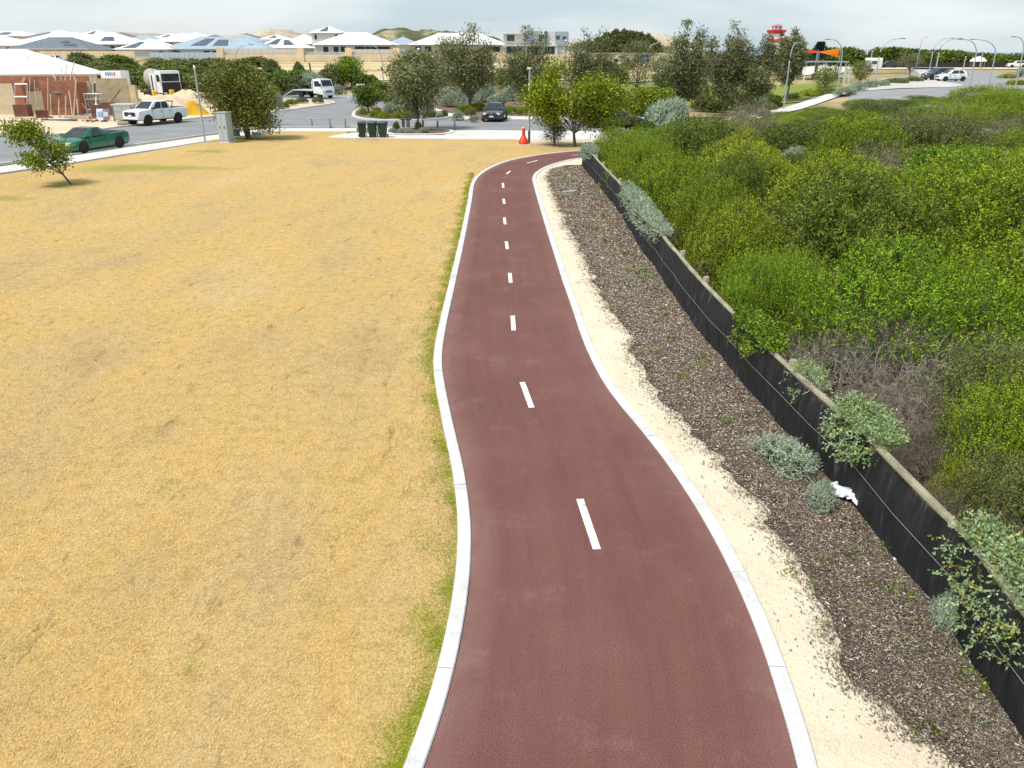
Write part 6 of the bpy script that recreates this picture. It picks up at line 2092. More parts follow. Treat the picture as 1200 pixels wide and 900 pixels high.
def flatbed():
    A, B = P(375, 115.6), P(346, 114.6)
    hd = head(A, B) - 0.12
    c, s = math.cos(hd), math.sin(hd)
    loc = (A[0] - c * 2.0 + s * -0.9, A[1] - s * 2.0 + c * 0.9, 0)
    t = thing('flatbed_truck', 'white flatbed tow truck with its tray ramp lowered at the back', 'truck', loc, hd)
    W = 1.0
    cab = MB().loft([[(x, w, z) for x, z in pr] for w, pr in ((-W, [(2.75, 0.45), (2.8, 0.95), (2.55, 1.55), (2.25, 2.3), (1.0, 2.33), (0.95, 0.6), (1.25, 0.6)]), (W, [(2.75, 0.45), (2.8, 0.95), (2.55, 1.55), (2.25, 2.3), (1.0, 2.33), (0.95, 0.6), (1.25, 0.6)]))]).build('cab', wht, t, bev=0.05)
    MB().slab([(2.585, -0.85, 1.5), (2.585, 0.85, 1.5), (2.325, 0.8, 2.2), (2.325, -0.8, 2.2)], 0.02).build('windscreen', CGLASS, t)
    for sg in (1, -1):
        y = sg * (W + 0.004)
        k = [(1.25, y, 1.45), (2.3, y, 1.45), (2.12, y, 2.1), (1.25, y, 2.1)]
        MB().slab(k if sg < 0 else k[::-1], 0.012).build('side_window', CGLASS, t)
        MB().box(2.74, 2.83, sg * 0.72 - 0.14, sg * 0.72 + 0.14, 0.78, 0.98).build('headlight', LAMP_W, t, bev=0.02)
        MB().box(2.4, 2.52, sg * 1.14 - 0.1, sg * 1.14 + 0.1, 1.45, 1.85).build('mirror', TRIM, t, bev=0.02)
        for x, r in ((2.0, 0.4), (-1.55, 0.4), (-0.4, 0.25)):
            if r > 0.3: wheel(t, x, sg * 0.85, r, 0.28, RIM_S, sg)
            else: MB().box(x - 0.3, x + 0.3, sg * 0.6 - 0.3, sg * 0.6 + 0.3, 0.4, 0.75).build('fuel_tank', TRIM, t, bev=0.03)
    MB().box(2.7, 2.84, -0.95, 0.95, 0.38, 0.62).build('bumper', wht, t, bev=0.03)
    MB().box(2.74, 2.815, -0.5, 0.5, 0.72, 1.0).build('grille', pm('grey_grille', (0.2, 0.2, 0.21), 0.5), t)
    MB().box(-2.9, 0.9, -0.45, 0.45, 0.55, 0.78).build('chassis', TRIM, t)
    deck = MB().box(-2.9, 0.85, -1.05, 1.05, 0.88, 1.0).build('tray', pm('tray_metal', (0.62, 0.62, 0.60), 0.4, 0.1, 4, metal=0.4), t)
    MB().slab([(-2.9, -1.05, 0.9), (-2.9, 1.05, 0.9), (-4.9, 1.05, 0.12), (-4.9, -1.05, 0.12)], 0.1).build('ramp', pm('tray_metal', (0.62, 0.62, 0.60)), t)
    k = MB()
    for y in (-0.95, -0.3, 0.3, 0.95): k.box(0.72, 0.8, y - 0.04, y + 0.04, 1.0, 2.15)
    k.box(0.72, 0.8, -0.99, 0.99, 2.1, 2.18)
    k.box(0.72, 0.8, -0.91, 0.91, 1.55, 1.6)
    k.build('headboard', wht, t)
    MB().box(1.2, 2.0, -0.6, 0.6, 2.32, 2.4).build('light_bar', pm('amber_bar', (0.6, 0.6, 0.58), 0.3), t, bev=0.02)


flatbed()


# ================================================================ BUILDING SITE
RED = brick_mat('red_brick', (0.34, 0.105, 0.05), (0.42, 0.155, 0.08), (0.34, 0.24, 0.18))
TANB = brick_mat('tan_cavity_brick', (0.50, 0.40, 0.25), (0.56, 0.46, 0.30), (0.45, 0.38, 0.28))


def wall_at(par, x0, x1, Y0, Y1, h, mat, name='wall', z0=0.0, th=0.23):
    a = Vector((X_at(x0, Y0, 1.5), Y0))
    b = Vector((X_at(x1, Y1, 1.5), Y1))
    a -= Vector(par.location.xy)
    b -= Vector(par.location.xy)
    t = (b - a).normalized()
    n = Vector((-t.y, t.x)) * th
    return MB().prism([tuple(a), tuple(b), tuple(b + n), tuple(a + n)], z0, h).build(name, mat, par)


def site():
    Y = 77.5
    t = thing('brick_house_shell', 'half-built red and cream brick house without a roof', 'building', (X_at(40, Y, 1), Y, 0))
    wall_at(t, -40, 17.5, 77, 77.2, 2.85, pm('cream_bricks', (0.58, 0.49, 0.33), 0.9, 0.1, 1.5), th=0.11)
    wall_at(t, -40, 17, 77.15, 77.35, 3.0, RED, 'inner_wall')
    wall_at(t, 33, 50, 77.3, 77.8, 2.15, pm('cream_bricks', (0.58, 0.49, 0.33)), th=0.11)
    wall_at(t, 49, 92, 78.2, 78.6, 3.05, RED)
    wall_at(t, 53, 86, 77.0, 77.4, 0.75, RED, 'low_wall')
    wall_at(t, 92, 104, 78.6, 80, 2.9, RED)
    wall_at(t, 116, 152, 80, 80.8, 3.2, TANB)
    wall_at(t, 152.3, 160, 80.8, 80.2, 2.6, TANB)
    wall_at(t, 116, 122, 80.5, 90, 2.8, TANB)
    wall_at(t, 104, 108, 80, 80, 2.95, TANB)
    wall_at(t, -40, 106, 95, 96, 3.0, RED, 'rear_wall')
    wall_at(t, 32, 33.5, 78, 95, 2.9, RED, 'cross_wall')
    wall_at(t, 17, 49, 86, 86.3, 2.7, RED, 'cross_wall')
    alu = pm('raw_aluminium', (0.50, 0.52, 0.55), 0.4, 0.1, 5, metal=0.4)
    cx, cy = t.location.x, t.location.y

    def bar(x0, z0, x1, z1, Y0, Y1, w, mat, nm):
        MB().tube([(X_at(x0, Y0, z0) - cx, Y0 - cy, z0), (X_at(x1, Y1, z1) - cx, Y1 - cy, z1)], w, 4).build(nm, mat, t)
    # window frame in the opening
    for q in ((17.5, 0.9, 17.5, 2.8), (32, 0.9, 32, 2.8), (17.5, 2.8, 32, 2.8), (17.5, 1.7, 32, 1.7)):
        bar(q[0], q[1], q[2], q[3], 77.2, 77.3, 0.055, alu, 'window_frame')
    for i in range(4):
        bar(104.5 + i * 3, 0.95, 104.5 + i * 3, 2.75, 80, 80.2, 0.05, alu if i % 2 else TRIM, 'window_frame')
    timber = pm('prop_timber', (0.50, 0.42, 0.32), 0.8, 0.15, 3)
    for x, zt, dx in ((59, 1.9, 1), (69, 1.7, 0), (77, 1.8, 0), (81, 2.2, 4), (35, 3.4, -1), (56, 3.4, 0), (90, 1.5, 2)):
        bar(x + dx, 0.1, x, zt, 76.4, 77.6, 0.05, timber, 'prop')
    for x, z0, z1, dx in ((71, 2.6, 4.0, 1), (76, 2.5, 4.3, 2), (82, 2.8, 4.6, 5), (65, 2.9, 3.4, -5), (88, 2.7, 3.5, -2)):
        bar(x, z0, x + dx, z1, 90, 90.5, 0.06, timber, 'prop')
    bar(96, 1.1, 104, 0.3, 77.5, 78, 0.06, timber, 'prop')
    bar(128, 0.9, 141, 2.2, 79.5, 80.3, 0.06, pm('dark_plank', (0.12, 0.1, 0.09), 0.8), 'prop')
    rr = random.Random(31)
    for k in range(12):                # more props, rods and planks about the shell
        x = rr.uniform(-5, 103)
        Yk = rr.choice((76.3, 77.9, 85, 93.5))
        z1 = rr.uniform(1.2, 3.3)
        bar(x + rr.uniform(-5, 5), 0.05, x, z1, Yk, Yk + rr.uniform(0.2, 1.0), rr.uniform(0.03, 0.055), rr.choice((timber, alu, timber)), 'prop')
    MB().lathe([(0.2, 0), (0.42, 0.1), (0.45, 0.2), (0.2, 0.28)], 12, 'z', (X_at(69, 78, 2) - cx, 0.2, 1.85)).build('mortar_tub', pm('grey_tub', (0.16, 0.16, 0.14), 0.7), t)

    def stack(x0, x1, Y, h, lab, rz=0.05, m=None):
        xa, xb = X_at(x0, Y, 1), X_at(x1, Y, 1)
        o = thing('brick_pallet', lab, 'brick pallet', ((xa + xb) / 2, Y, 0), rz)
        w = (xb - xa) / 2
        dk = m or brick_mat('dark_red_brick' + lab[-6:], (0.17, 0.06, 0.04), (0.22, 0.085, 0.055), (0.12, 0.07, 0.05))
        MB().box(-w, w, -0.45, 0.45, 0.13, h).build('bricks', dk, o)
        for y in (-0.38, 0, 0.38):
            MB().box(-w, w, y - 0.05, y + 0.05, 0, 0.125).build('skid', timber, o)
    stack(18, 34, 75.2, 1.15, 'square stack of dark red bricks below the open window frame')
    stack(41, 54, 74.2, 0.75, 'tumbled low stack of dark red bricks beside the cream wall', 0.5)
    stack(108, 117, 74.5, 1.15, 'brown brick stack beside the white site boards', 0.1)
    stack(121, 133, 77.5, 1.2, 'brick stack behind the silver site cabinet', 0.0)
    # silver cabinet
    xa, xb = X_at(131, 71.5, 1), X_at(154, 71.5, 1)
    o = thing('site_cabinet', 'silver metal site cabinet on the verge next to the white pickup', 'cabinet', ((xa + xb) / 2, 72.0, 0), R(4))
    w = (xb - xa) / 2
    MB().box(-w, w, -0.5, 0.7, 0.08, 1.3).build('body', alu, o)
    MB().box(-w - 0.06, w + 0.06, -0.56, 0.76, 1.3, 1.4).build('lid', pm('galvanised', (0.58, 0.60, 0.60), 0.4, 0.1, 4, metal=0.3), o)
    for a, b in ((-w + 0.12, -0.04), (0.04, w - 0.12)):
        for z0, z1 in ((0.2, 0.72), (0.8, 1.22)):
            MB().box(a, b, -0.53, -0.495, z0, z1).build('panel', pm('grey_green_panel', (0.40, 0.44, 0.42), 0.5, 0.08), o)
    for x in (-w + 0.05, w - 0.05): MB().box(x - 0.05, x + 0.05, -0.54, -0.44, 0, 1.3).build('corner_post', pm('dark_steel', (0.14, 0.15, 0.16), 0.5), o)
    for px, lab, col in ((117.5, 'white site board leaning on the brown brick stack', (0.62, 0.66, 0.74)), (124.5, 'dark site board next to the white one', (0.16, 0.17, 0.2))):
        x, y = X_at(px, 72.5, 0.5), 72.5
        o = thing('site_board', lab, 'sign board', (x, y, 0))
        MB().slab([(-0.3, -0.15, 0.02), (0.3, -0.15, 0.02), (0.3, 0.1, 0.95), (-0.3, 0.1, 0.95)], 0.03).build('panel', pm('board' + str(int(px)), col, 0.6), o)
        MB().slab([(-0.2, -0.08, 0.3), (0.2, -0.08, 0.3), (0.2, 0.02, 0.7), (-0.2, 0.02, 0.7)], 0.06).build('print', pm('print' + str(int(px)), (0.25, 0.35, 0.6) if px < 120 else (0.5, 0.5, 0.5), 0.6), o)
    # loose boards, pipes and tarp on the sand
    for px, py, L, rz, lab, col in ((70, 141.5, 3.0, 0.02, 'long dark pipe lying on the sand before the brick house', (0.10, 0.10, 0.11)), (64, 140.5, 2.6, 0.03, 'long white board lying on the sand beside the dark pipe', (0.70, 0.70, 0.68)), (10, 143, 3.0, -0.25, 'grey plank lying on the sand left of the young tree', (0.25, 0.26, 0.28)), (104, 134.5, 1.6, 0.1, 'short white board beside the blue tarp', (0.7, 0.72, 0.74))):
        x, y = P(px, py)
        o = MB().box(-L / 2, L / 2, -0.12, 0.12, 0, 0.12).box(-L / 2 + 0.2, L / 2 - 0.1, -0.3, -0.14, 0, 0.07).build('site_plank', pm('plank_' + str(px), col, 0.6), None, (x, y, 0.0), rz)
        tag(o, lab, 'plank')
    x, y = P(97, 136)
    rg_ = random.Random(3)
    vs = [(u * 1.4 - 0.7, v * 0.8 - 0.4, 0.03 + 0.12 * rg_.random()) for v in (0, 0.33, 0.66, 1) for u in (0, 0.2, 0.4, 0.6, 0.8, 1)]
    fs = [(j * 6 + i, j * 6 + i + 1, (j + 1) * 6 + i + 1, (j + 1) * 6 + i) for j in range(3) for i in range(5)]
    tag(MB().add(vs, fs).build('blue_tarp', pm('blue_tarp', (0.10, 0.22, 0.32), 0.5), None, (x, y, 0), 0.1, ang=20), 'crumpled blue tarp at the foot of the brick wall', 'tarp')


def site_clutter():
    timber = pm('prop_timber', (0.50, 0.42, 0.32))
    alu = pm('raw_aluminium', (0.50, 0.52, 0.55))
    for px, py, n, L, rz, lab in ((92, 139.5, 5, 2.2, 0.1, 'low stack of pale planks before the red brick wall'), (150, 146, 4, 1.6, 0.5, 'short stack of planks between the cabinet and the pickup nose'), (28, 140.5, 4, 2.4, -0.1, 'stack of planks left of the tumbled bricks')):
        x, y = P(px, py)
        t = thing('timber_stack', lab, 'timber stack', (x, y, 0), rz)
        for i in range(n):
            for j in range(2):
                MB().box(-L / 2 + 0.1 * j, L / 2 - 0.12 * (i % 2), -0.26 + 0.27 * j, -0.02 + 0.27 * j, 0.055 * i, 0.055 * i + 0.05).build('plank', timber, t)
    for px, Yk, lab in ((110, 78.8, 'aluminium scaffold frame beside the window opening of the tan wall'),):
        x = X_at(px, Yk, 1.5)
        t = thing('scaffold', lab, 'scaffold', (x, Yk, 0), R(6))
        for a in (-0.7, 0.7):
            for b in (-0.35, 0.35): MB().tube([(a, b, 0), (a, b, 2.0)], 0.035, 6).build('upright', alu, t)
            MB().tube([(a, -0.35, 1.0), (a, 0.35, 1.0)], 0.025, 6).build('rung', alu, t)
        for z in (0.5, 1.9):
            for b in (-0.35, 0.35): MB().tube([(-0.7, b, z), (0.7, b, z)], 0.025, 6).build('ledger', alu, t)
        MB().box(-0.75, 0.75, -0.3, 0.3, 1.4, 1.45).build('deck', timber, t)
    rr = random.Random(12)
    red = pm('loose_brick', (0.24, 0.09, 0.05), 0.9, 0.3, 3)
    for px, py, lab in ((60, 138.6, 'scatter of loose red bricks at the foot of the long brick wall'), (44, 141.5, 'scatter of loose red bricks on the sand beside the tumbled stack'), (112, 142.5, 'scatter of loose red bricks near the site boards')):
        x, y = P(px, py)
        t = thing('brick_heap', lab, 'brick heap', (x, y, 0))
        for k in range(16):
            MB().box(-0.12, 0.12, -0.055, 0.055, 0, 0.076).build('brick', red, t, (rr.gauss(0, 0.5), rr.gauss(0, 0.25), 0.0 if k < 11 else 0.077), rr.uniform(0, 3))


site()
site_clutter()
house('completed white hip-roofed house behind the half-built brick house', -60, 118, 86, 58.5, 105, 17, 'white', 'cream', (0.42, 0.62, 0.75, 0.88), rz=R(26))


def mound(name, label, px, py, rx, ry, h, mat, seed):
    x, y = P(px, py)
    rg = random.Random(seed)
    n, m = 26, 8
    vs = [(0, 0, h)]
    fs = []
    ph = [rg.uniform(0, 6.28) for _ in range(4)]
    for j in range(1, m + 1):
        q = j / m
        for i in range(n):
            a = 2 * math.pi * i / n
            w = 1 + 0.16 * math.sin(2 * a + ph[0]) + 0.1 * math.sin(5 * a + ph[1]) + rg.uniform(-0.04, 0.04)
            z = h * (0.5 + 0.5 * math.cos(math.pi * q)) ** 0.85 * (1 + 0.12 * math.sin(3 * a + ph[2] + 4 * q)) + (rg.uniform(-0.03, 0.03) if j < m else -0.05)
            vs.append((rx * q * w * math.cos(a), ry * q * w * math.sin(a), z))
    for i in range(n): fs.append((0, 1 + i, 1 + (i + 1) % n))
    for j in range(m - 1):
        for i in range(n):
            fs.append((1 + j * n + i, 1 + (j + 1) * n + i, 1 + (j + 1) * n + (i + 1) % n, 1 + j * n + (i + 1) % n))
    tag(MB().add(vs, fs).build(name, mat, None, (x, y, 0), ang=70), label, 'sand pile')


mound('sand_pile', 'bright yellow sand pile behind the white pickup', 226, 134, 1.5, 1.3, 1.15, sand_mat('yellow_sand', (0.62, 0.34, 0.03), 0.4), 1)
mound('sand_pile', 'broad pale sand heap below the white truck cab', 194, 126, 4.2, 3.0, 1.25, SITE_SAND, 2)
mound('sand_pile', 'pale limestone sand heap beside the bushy tree', 222, 124, 3.0, 3.0, 1.6, SITE_SAND, 3)
mound('sand_pile', 'low pale sand heap behind the tan brick wall', 172, 121, 3.4, 2.5, 0.9, SITE_SAND, 4)


def site_truck():
    Y = 104
    x = X_at(192, Y, 1.5)
    hd = R(-48)
    t = thing('site_truck', 'white truck with black front and a concrete drum behind the sand heaps', 'truck', (x, Y, 0), hd)
    MB().box(0.9, 2.6, -1.2, 1.2, 0.9, 3.45).build('cab', wht, t, bev=0.12)
    MB().box(2.55, 2.63, -1.05, 1.05, 2.25, 3.1).build('windscreen', CGLASS, t)
    MB().box(2.55, 2.68, -1.1, 1.1, 0.7, 2.15).build('grille', TRIM, t, bev=0.03)
    for s in (1, -1):
        MB().box(1.3, 2.3, s * 1.2 - 0.015, s * 1.2 + 0.015, 2.2, 3.0).build('side_window', CGLASS, t)
        MB().box(2.6, 2.72, s * 0.85 - 0.18, s * 0.85 + 0.18, 0.8, 1.0).build('headlight', LAMP_W, t)
        MB().box(2.35, 2.5, s * 1.4 - 0.1, s * 1.4 + 0.1, 2.2, 2.9).build('mirror', TRIM, t)
        for ax in (1.9, -2.4, -3.6):
            wheel(t, ax, s * 1.05, 0.5, 0.3, RIM_S, s)
    MB().box(-4.6, 1.0, -0.5, 0.5, 0.75, 1.05).build('chassis', TRIM, t)
    MB().box(-1.2, 0.6, -1.15, 1.15, 1.05, 3.0).build('tool_box', pm('white_box', (0.66, 0.68, 0.69), 0.5, 0.05), t, bev=0.05)
    MB().box(-0.6, -0.2, -1.18, -1.14, 1.15, 2.9).build('door_gap', TRIM, t)
    d = MB().tube([(-1.4, 0, 1.9), (-1.9, 0, 2.1), (-3.3, 0, 2.5), (-4.3, 0, 2.9), (-4.6, 0, 3.0)], [0.45, 0.95, 1.15, 0.75, 0.5], 16)
    d.build('drum', pm('drum_grey', (0.36, 0.33, 0.29), 0.6, 0.15, 2), t, ang=50)
    MB().tube([(-4.6, 0.2, 2.6), (-5.4, 0.5, 1.6), (-6.0, 0.8, 0.9)], [0.14, 0.14, 0.14], 8).build('chute', wht, t)
    # site trailer with coloured lettering blocks, too small to read
    Y = 101
    x = X_at(136, Y, 3)
    t = thing('site_trailer', 'white box trailer with small coloured lettering behind the tan wall', 'trailer', (x, Y, 0), R(-3))
    MB().box(-1.35, 1.1, -1.0, 1.0, 0.6, 3.45).build('body', wht, t, bev=0.05)
    for i, (c, w) in enumerate((((0.05, 0.12, 0.3), 0.13), ((0.03, 0.3, 0.4), 0.16), ((0.04, 0.35, 0.38), 0.15), ((0.3, 0.32, 0.34), 0.12), ((0.6, 0.05, 0.08), 0.15))):
        MB().box(-0.75 + i * 0.25, -0.75 + i * 0.25 + w, -1.02, -0.995, 2.95, 3.3).build('lettering', pm('letter_%d' % i, c, 0.5), t)
    for s in (1, -1): wheel(t, -0.2, s * 0.95, 0.36, 0.22, RIM_S, s)
    for px, py, lab in ((183, 121, 'yellow drum standing on the pale sand heap'), (203, 119, 'yellow drum below the truck grille'), (165, 133, 'yellow bucket behind the white pickup cab')):
        x, y = P(px, py)
        tag(MB().lathe([(0.26, 0), (0.3, 0.05), (0.3, 0.45), (0.28, 0.48), (0.3, 0.5), (0.3, 0.95), (0.24, 1.0)], 14).build('yellow_drum', pm('yellow_drum', (0.65, 0.42, 0.03), 0.5), None, (x, y, 0.35)), lab, 'drum')


site_truck()

# ================================================================ STREET FURNITURE
GALV = pm('galvanised_pole', (0.40, 0.45, 0.49), 0.45, 0.1, 3, metal=0.35)
LUM = pm('luminaire_grey', (0.24, 0.27, 0.29), 0.5)


def lamp(label, bx, by, ty, hx=None, z=None, Y=None, r=0.068, straight=False):
    """curved street lamp; hx is the photo column of its head"""
    if Y is None:
        x, y, zz = on(bx, by) if z is None else (*P(bx, by, z), z)
    else:
        x, y = X_at(bx, Y, 1), Y
        zz = terrain(x, y)
    H = Z_at(ty, y) - zz
    t = thing('street_lamp', label, 'street lamp', (x, y, zz))
    if straight or hx is None:
        MB().tube([(0, 0, -0.2), (0, 0, H)], [r, r * 0.75], 10).build('pole', GALV, t)
        MB().lathe([(r * 1.3, H), (r * 1.5, H + 0.05), (r * 0.8, H + 0.12)], 10).build('cap', pm('white_cap', (0.75, 0.76, 0.76), 0.5), t)
        return t
    arm = X_at(hx, y, H) - x - 0.0
    arm = arm - (X_at(bx, y, H) - X_at(bx, y, 0)) * 0
    s = 1 if arm > 0 else -1
    A = abs(arm)
    pts = [(0, 0, -0.2), (0, 0, H * 0.35), (0.02 * s, 0, H * 0.62)]
    for k in range(1, 8):
        a = k / 7 * math.pi * 0.47
        pts.append((s * (A * 0.8) * (1 - math.cos(a)), 0, H * 0.66 + (H * 0.33) * math.sin(a)))
    pts.append((s * A, 0, H))
    MB().tube(pts, [r * (1.15 - 0.055 * i) for i in range(len(pts))], 10).build('pole', GALV, t, ang=50)
    MB().box(-0.28, 0.28, -0.13, 0.13, -0.06, 0.05).build('luminaire', LUM, t, (s * (A + 0.22), 0, H), bev=0.03)
    MB().lathe([(r * 1.9, 0), (r * 1.9, 0.05), (r * 1.3, 0.06)], 10).build('base_plate', GALV, t)
    return t


lamp('curved lamp post standing behind the bushy olive tree', 281, 114, 52, 292, z=0.0)
lamp('curved lamp post leaning its head left, in front of the hip-roofed house', 450, 110, 54, 436, z=0.0)
lamp('slim straight post beside the bright tree and white truck', 416, 104, 60, None, straight=True, r=0.1)
lamp('blue-grey post seen through the loose olive she-oak', 494, 141, 58, None, z=0.0, straight=True, r=0.1)
lamp('straight lamp post rising behind the yellow-green tree', 661, 126, 48, None, z=0.0, straight=True, r=0.11)
lamp('curved lamp post between the sparse brown tree and the dark she-oaks', 755, 112, 51, 768)
lamp('curved lamp post at the footpath in front of the blue sail', 918, 128.5, 50, 933)
lamp('curved lamp post right of the orange sail, head turned left', 981, 106, 46, 970)
lamp('curved lamp post beside the white caravan, head turned right', 1024, 103, 45, 1053)
lamp('far curved lamp post behind the half-bare brown tree', 1073, 84, 43.5, 1082)
lamp('curved lamp at the paving tip, its arm reaching over the parked cars', 1088, 88, 44.5, 1113)
lamp('curved lamp nearest the dark car bonnet in the car park', 1095, 89.5, 45, 1122, r=0.1)
lamp('curved lamp directly behind the two parked cars', 1117, 81, 46.5, 1131)
lamp('curved lamp just in front of the white hatchback tail', 1136, 102.5, 46, 1124)
lamp('curved lamp in the open car park beyond the white hatchback', 1159, 98.5, 46, 1138)
lamp('curved lamp at the planted car park corner, apart from the lamp cluster', 1190, 100.5, 43, 1186)
lamp('short white post in front of the far black fence', 1128, 79.5, 67, None, straight=True, Y=205, r=0.14)
lamp('white camera post with dark head by the pale dome tent', 1147, 79.5, 60, None, straight=True, Y=206, r=0.14)
lamp('pale post standing beside the white caravan', 1018, 80, 60, None, straight=True, Y=190, r=0.13)


def street_things():
    x, y = P(240.5, 167)
    H = Z_at(77.5, y)
    t = thing('steel_post', 'tall slim steel post with white cap beside the utility cabinet', 'post', (x, y, 0))
    MB().tube([(0, 0, -0.2), (0, 0, H)], 0.055, 10).build('pole', GALV, t)
    MB().lathe([(0.07, H - 0.15), (0.075, H), (0.04, H + 0.06)], 10).build('cap', pm('white_cap', (0.75, 0.76, 0.76)), t)
    MB().box(-0.2, 0.2, -0.04, -0.03 + 0.06, 0.0, 0.02).build('footing', KERBC, t)
    # utility cabinet
    x, y = P(264.5, 167.5)
    t = thing('utility_cabinet', 'tall grey utility cabinet at the lawn edge', 'cabinet', (x, y + 0.3, 0), R(-18))
    cg = pm('cabinet_grey', (0.36, 0.40, 0.43), 0.5, 0.05, 2)
    MB().box(-0.36, 0.36, -0.3, 0.3, 0.08, 1.85).build('body', cg, t, bev=0.02)
    MB().box(-0.39, 0.39, -0.33, 0.33, 1.85, 1.92).build('lid', cg, t, bev=0.02)
    MB().box(-0.4, 0.4, -0.34, 0.34, -0.05, 0.08).build('plinth', KERBC, t)
    for a, b in ((-0.33, -0.01), (0.01, 0.33)):
        d = MB().box(a, b, -0.315, -0.295, 0.15, 1.8).build('door', pm('cabinet_door', (0.40, 0.44, 0.47), 0.5, 0.05, 2), t)
        MB().box((a + b) / 2 - 0.02, (a + b) / 2 + 0.02, -0.34, -0.31, 0.9, 1.05).build('handle', TRIM, d)
    x, y = P(276.5, 160)
    t = thing('green_cabinet', 'small dark green service box between the cabinet and the tree', 'cabinet', (x, y, 0), R(-10))
    gm_ = pm('service_green', (0.03, 0.11, 0.075), 0.5)
    MB().box(-0.24, 0.24, -0.2, 0.2, 0, 0.42).build('body', gm_, t, bev=0.02)
    MB().box(-0.27, 0.27, -0.23, 0.23, 0.42, 0.48).build('lid', gm_, t, bev=0.015)
    x, y = P(301, 161.5)
    t = thing('meter_box', 'low white service box at the foot of the bushy tree', 'cabinet', (x, y, 0), R(12))
    MB().box(-0.3, 0.3, -0.2, 0.2, 0, 0.32).build('body', pm('pale_box', (0.60, 0.66, 0.70), 0.6), t, bev=0.02)
    MB().box(-0.33, 0.33, -0.23, 0.23, 0.32, 0.37).build('lid', pm('pale_box', (0.6, 0.66, 0.7)), t, bev=0.01)
    x, y = P(311, 156.5)
    t = thing('wire_cage', 'grey wire mesh cage beside the footpath by the bushy tree', 'cage', (x, y + 0.2, 0), R(-8))
    steel = pm('dark_steel', (0.14, 0.15, 0.16), 0.5)
    for s in (-1, 1):
        for q in (-1, 1): MB().box(s * 0.38 - 0.02, s * 0.38 + 0.02, q * 0.3 - 0.02, q * 0.3 + 0.02, 0, 0.62).build('corner_post', steel, t)
    k = MB()
    for i in range(9):
        x_ = -0.36 + 0.09 * i
        k.box(x_ - 0.008, x_ + 0.008, -0.305, -0.29, 0.02, 0.6)
        k.box(x_ - 0.008, x_ + 0.008, 0.29, 0.305, 0.02, 0.6)
    for i in range(6): k.box(-0.38, 0.38, -0.31, -0.295, 0.05 + 0.1 * i, 0.065 + 0.1 * i)
    k.build('mesh', pm('grey_mesh', (0.3, 0.32, 0.33), 0.5), t)
    # wheelie bins
    gb = pm('bin_green', (0.018, 0.045, 0.032), 0.55, 0.1, 4)
    gl = pm('bin_lid', (0.045, 0.07, 0.075), 0.5, 0.1, 4)
    for px, rz, lab in ((424, 0.12, 'dark green wheelie bin farthest from the garden bed'), (436, -0.05, 'dark green wheelie bin, middle of the three'), (448, -0.16, 'dark green wheelie bin next to the garden bed')):
        x, y = P(px, 162.0)
        t = thing('wheelie_bin', lab, 'bin', (x, y + 0.35, 0.03), rz, 'wheelie bins at the lawn edge')
        rings = []
        for z, w, d0, d1 in ((0.03, 0.20, -0.22, 0.22), (0.4, 0.235, -0.27, 0.27), (0.95, 0.285, -0.34, 0.34)):
            rings.append([(-w, d0, z), (w, d0, z), (w, d1, z), (-w, d1, z)])
        MB().loft(rings).build('body', gb, t, bev=0.02)
        MB().loft([[(-0.31, -0.39, 0.95), (0.31, -0.39, 0.95), (0.31, 0.36, 0.95), (-0.31, 0.36, 0.95)], [(-0.28, -0.36, 1.02), (0.28, -0.36, 1.02), (0.28, 0.34, 1.07), (-0.28, 0.34, 1.07)]]).build('lid', gl, t, bev=0.015)
        MB().tube([(-0.22, 0.42, 0.98), (0.22, 0.42, 0.98)], 0.022, 8).build('handle', gb, t)
        for s in (1, -1):
            MB().lathe([(0.1, -0.03), (0.1, 0.03)], 12, 'x', (s * 0.27, 0.26, 0.1)).build('wheel', TYRE, t)
    # timber bollards along the road edge
    bol = pm('bollard_grey', (0.16, 0.19, 0.18), 0.7, 0.15, 6)
    for px, py, lab in [(366, 149.3, 'thin dark bollard on the grass strip opposite the flatbed truck'), (387, 149.3, 'thin dark bollard on the grass strip opposite the flatbed truck'), (405, 149.3, 'thin dark bollard on the grass strip opposite the flatbed truck'), (479, 151, 'grey bollard on the kerb of the small bed by the loose she-oak'), (496, 151.2, 'grey bollard on the kerb of the small bed by the loose she-oak'), (513, 152.0, 'grey bollard on the kerb of the small bed by the loose she-oak'), (533, 153, 'grey bollard at the corner of the wide concrete apron')]:
        x, y = P(px, py)
        r = 0.05 if px < 420 else 0.08
        t = thing('bollard', lab, 'bollard', (x, y, 0), 0, 'bollards along the road edge')
        MB().lathe([(r, -0.1), (r, 0.6), (r * 0.8, 0.66)], 10).build('post', bol, t)
        MB().lathe([(r * 1.06, 0.5), (r * 1.06, 0.55)], 10).build('band', pm('bollard_band', (0.4, 0.42, 0.42), 0.6), t)
    # small table in the bed
    x, y = P(475, 151)
    t = thing('picnic_table', 'small dark-topped table behind the small garden bed', 'table', (x, y + 0.5, 0.03))
    MB().box(-0.45, 0.45, -0.3, 0.3, 0.62, 0.7).build('top', pm('table_top', (0.06, 0.06, 0.06), 0.6), t)
    MB().box(0.05, 0.3, -0.1, 0.1, 0, 0.62).build('leg', bol, t)
    MB().box(-0.3, -0.1, -0.1, 0.1, 0, 0.62).build('leg', pm('rust_leg', (0.25, 0.12, 0.07), 0.8), t)
    # orange traffic bollard
    x, y = P(613.5, 169.3)
    t = thing('traffic_cone', 'orange-red bell-shaped traffic bollard with tall neck at the lawn edge', 'traffic cone', (x, y, 0.01))
    orr = pm('cone_orange', (0.75, 0.055, 0.015), 0.4, 0.08, 4)
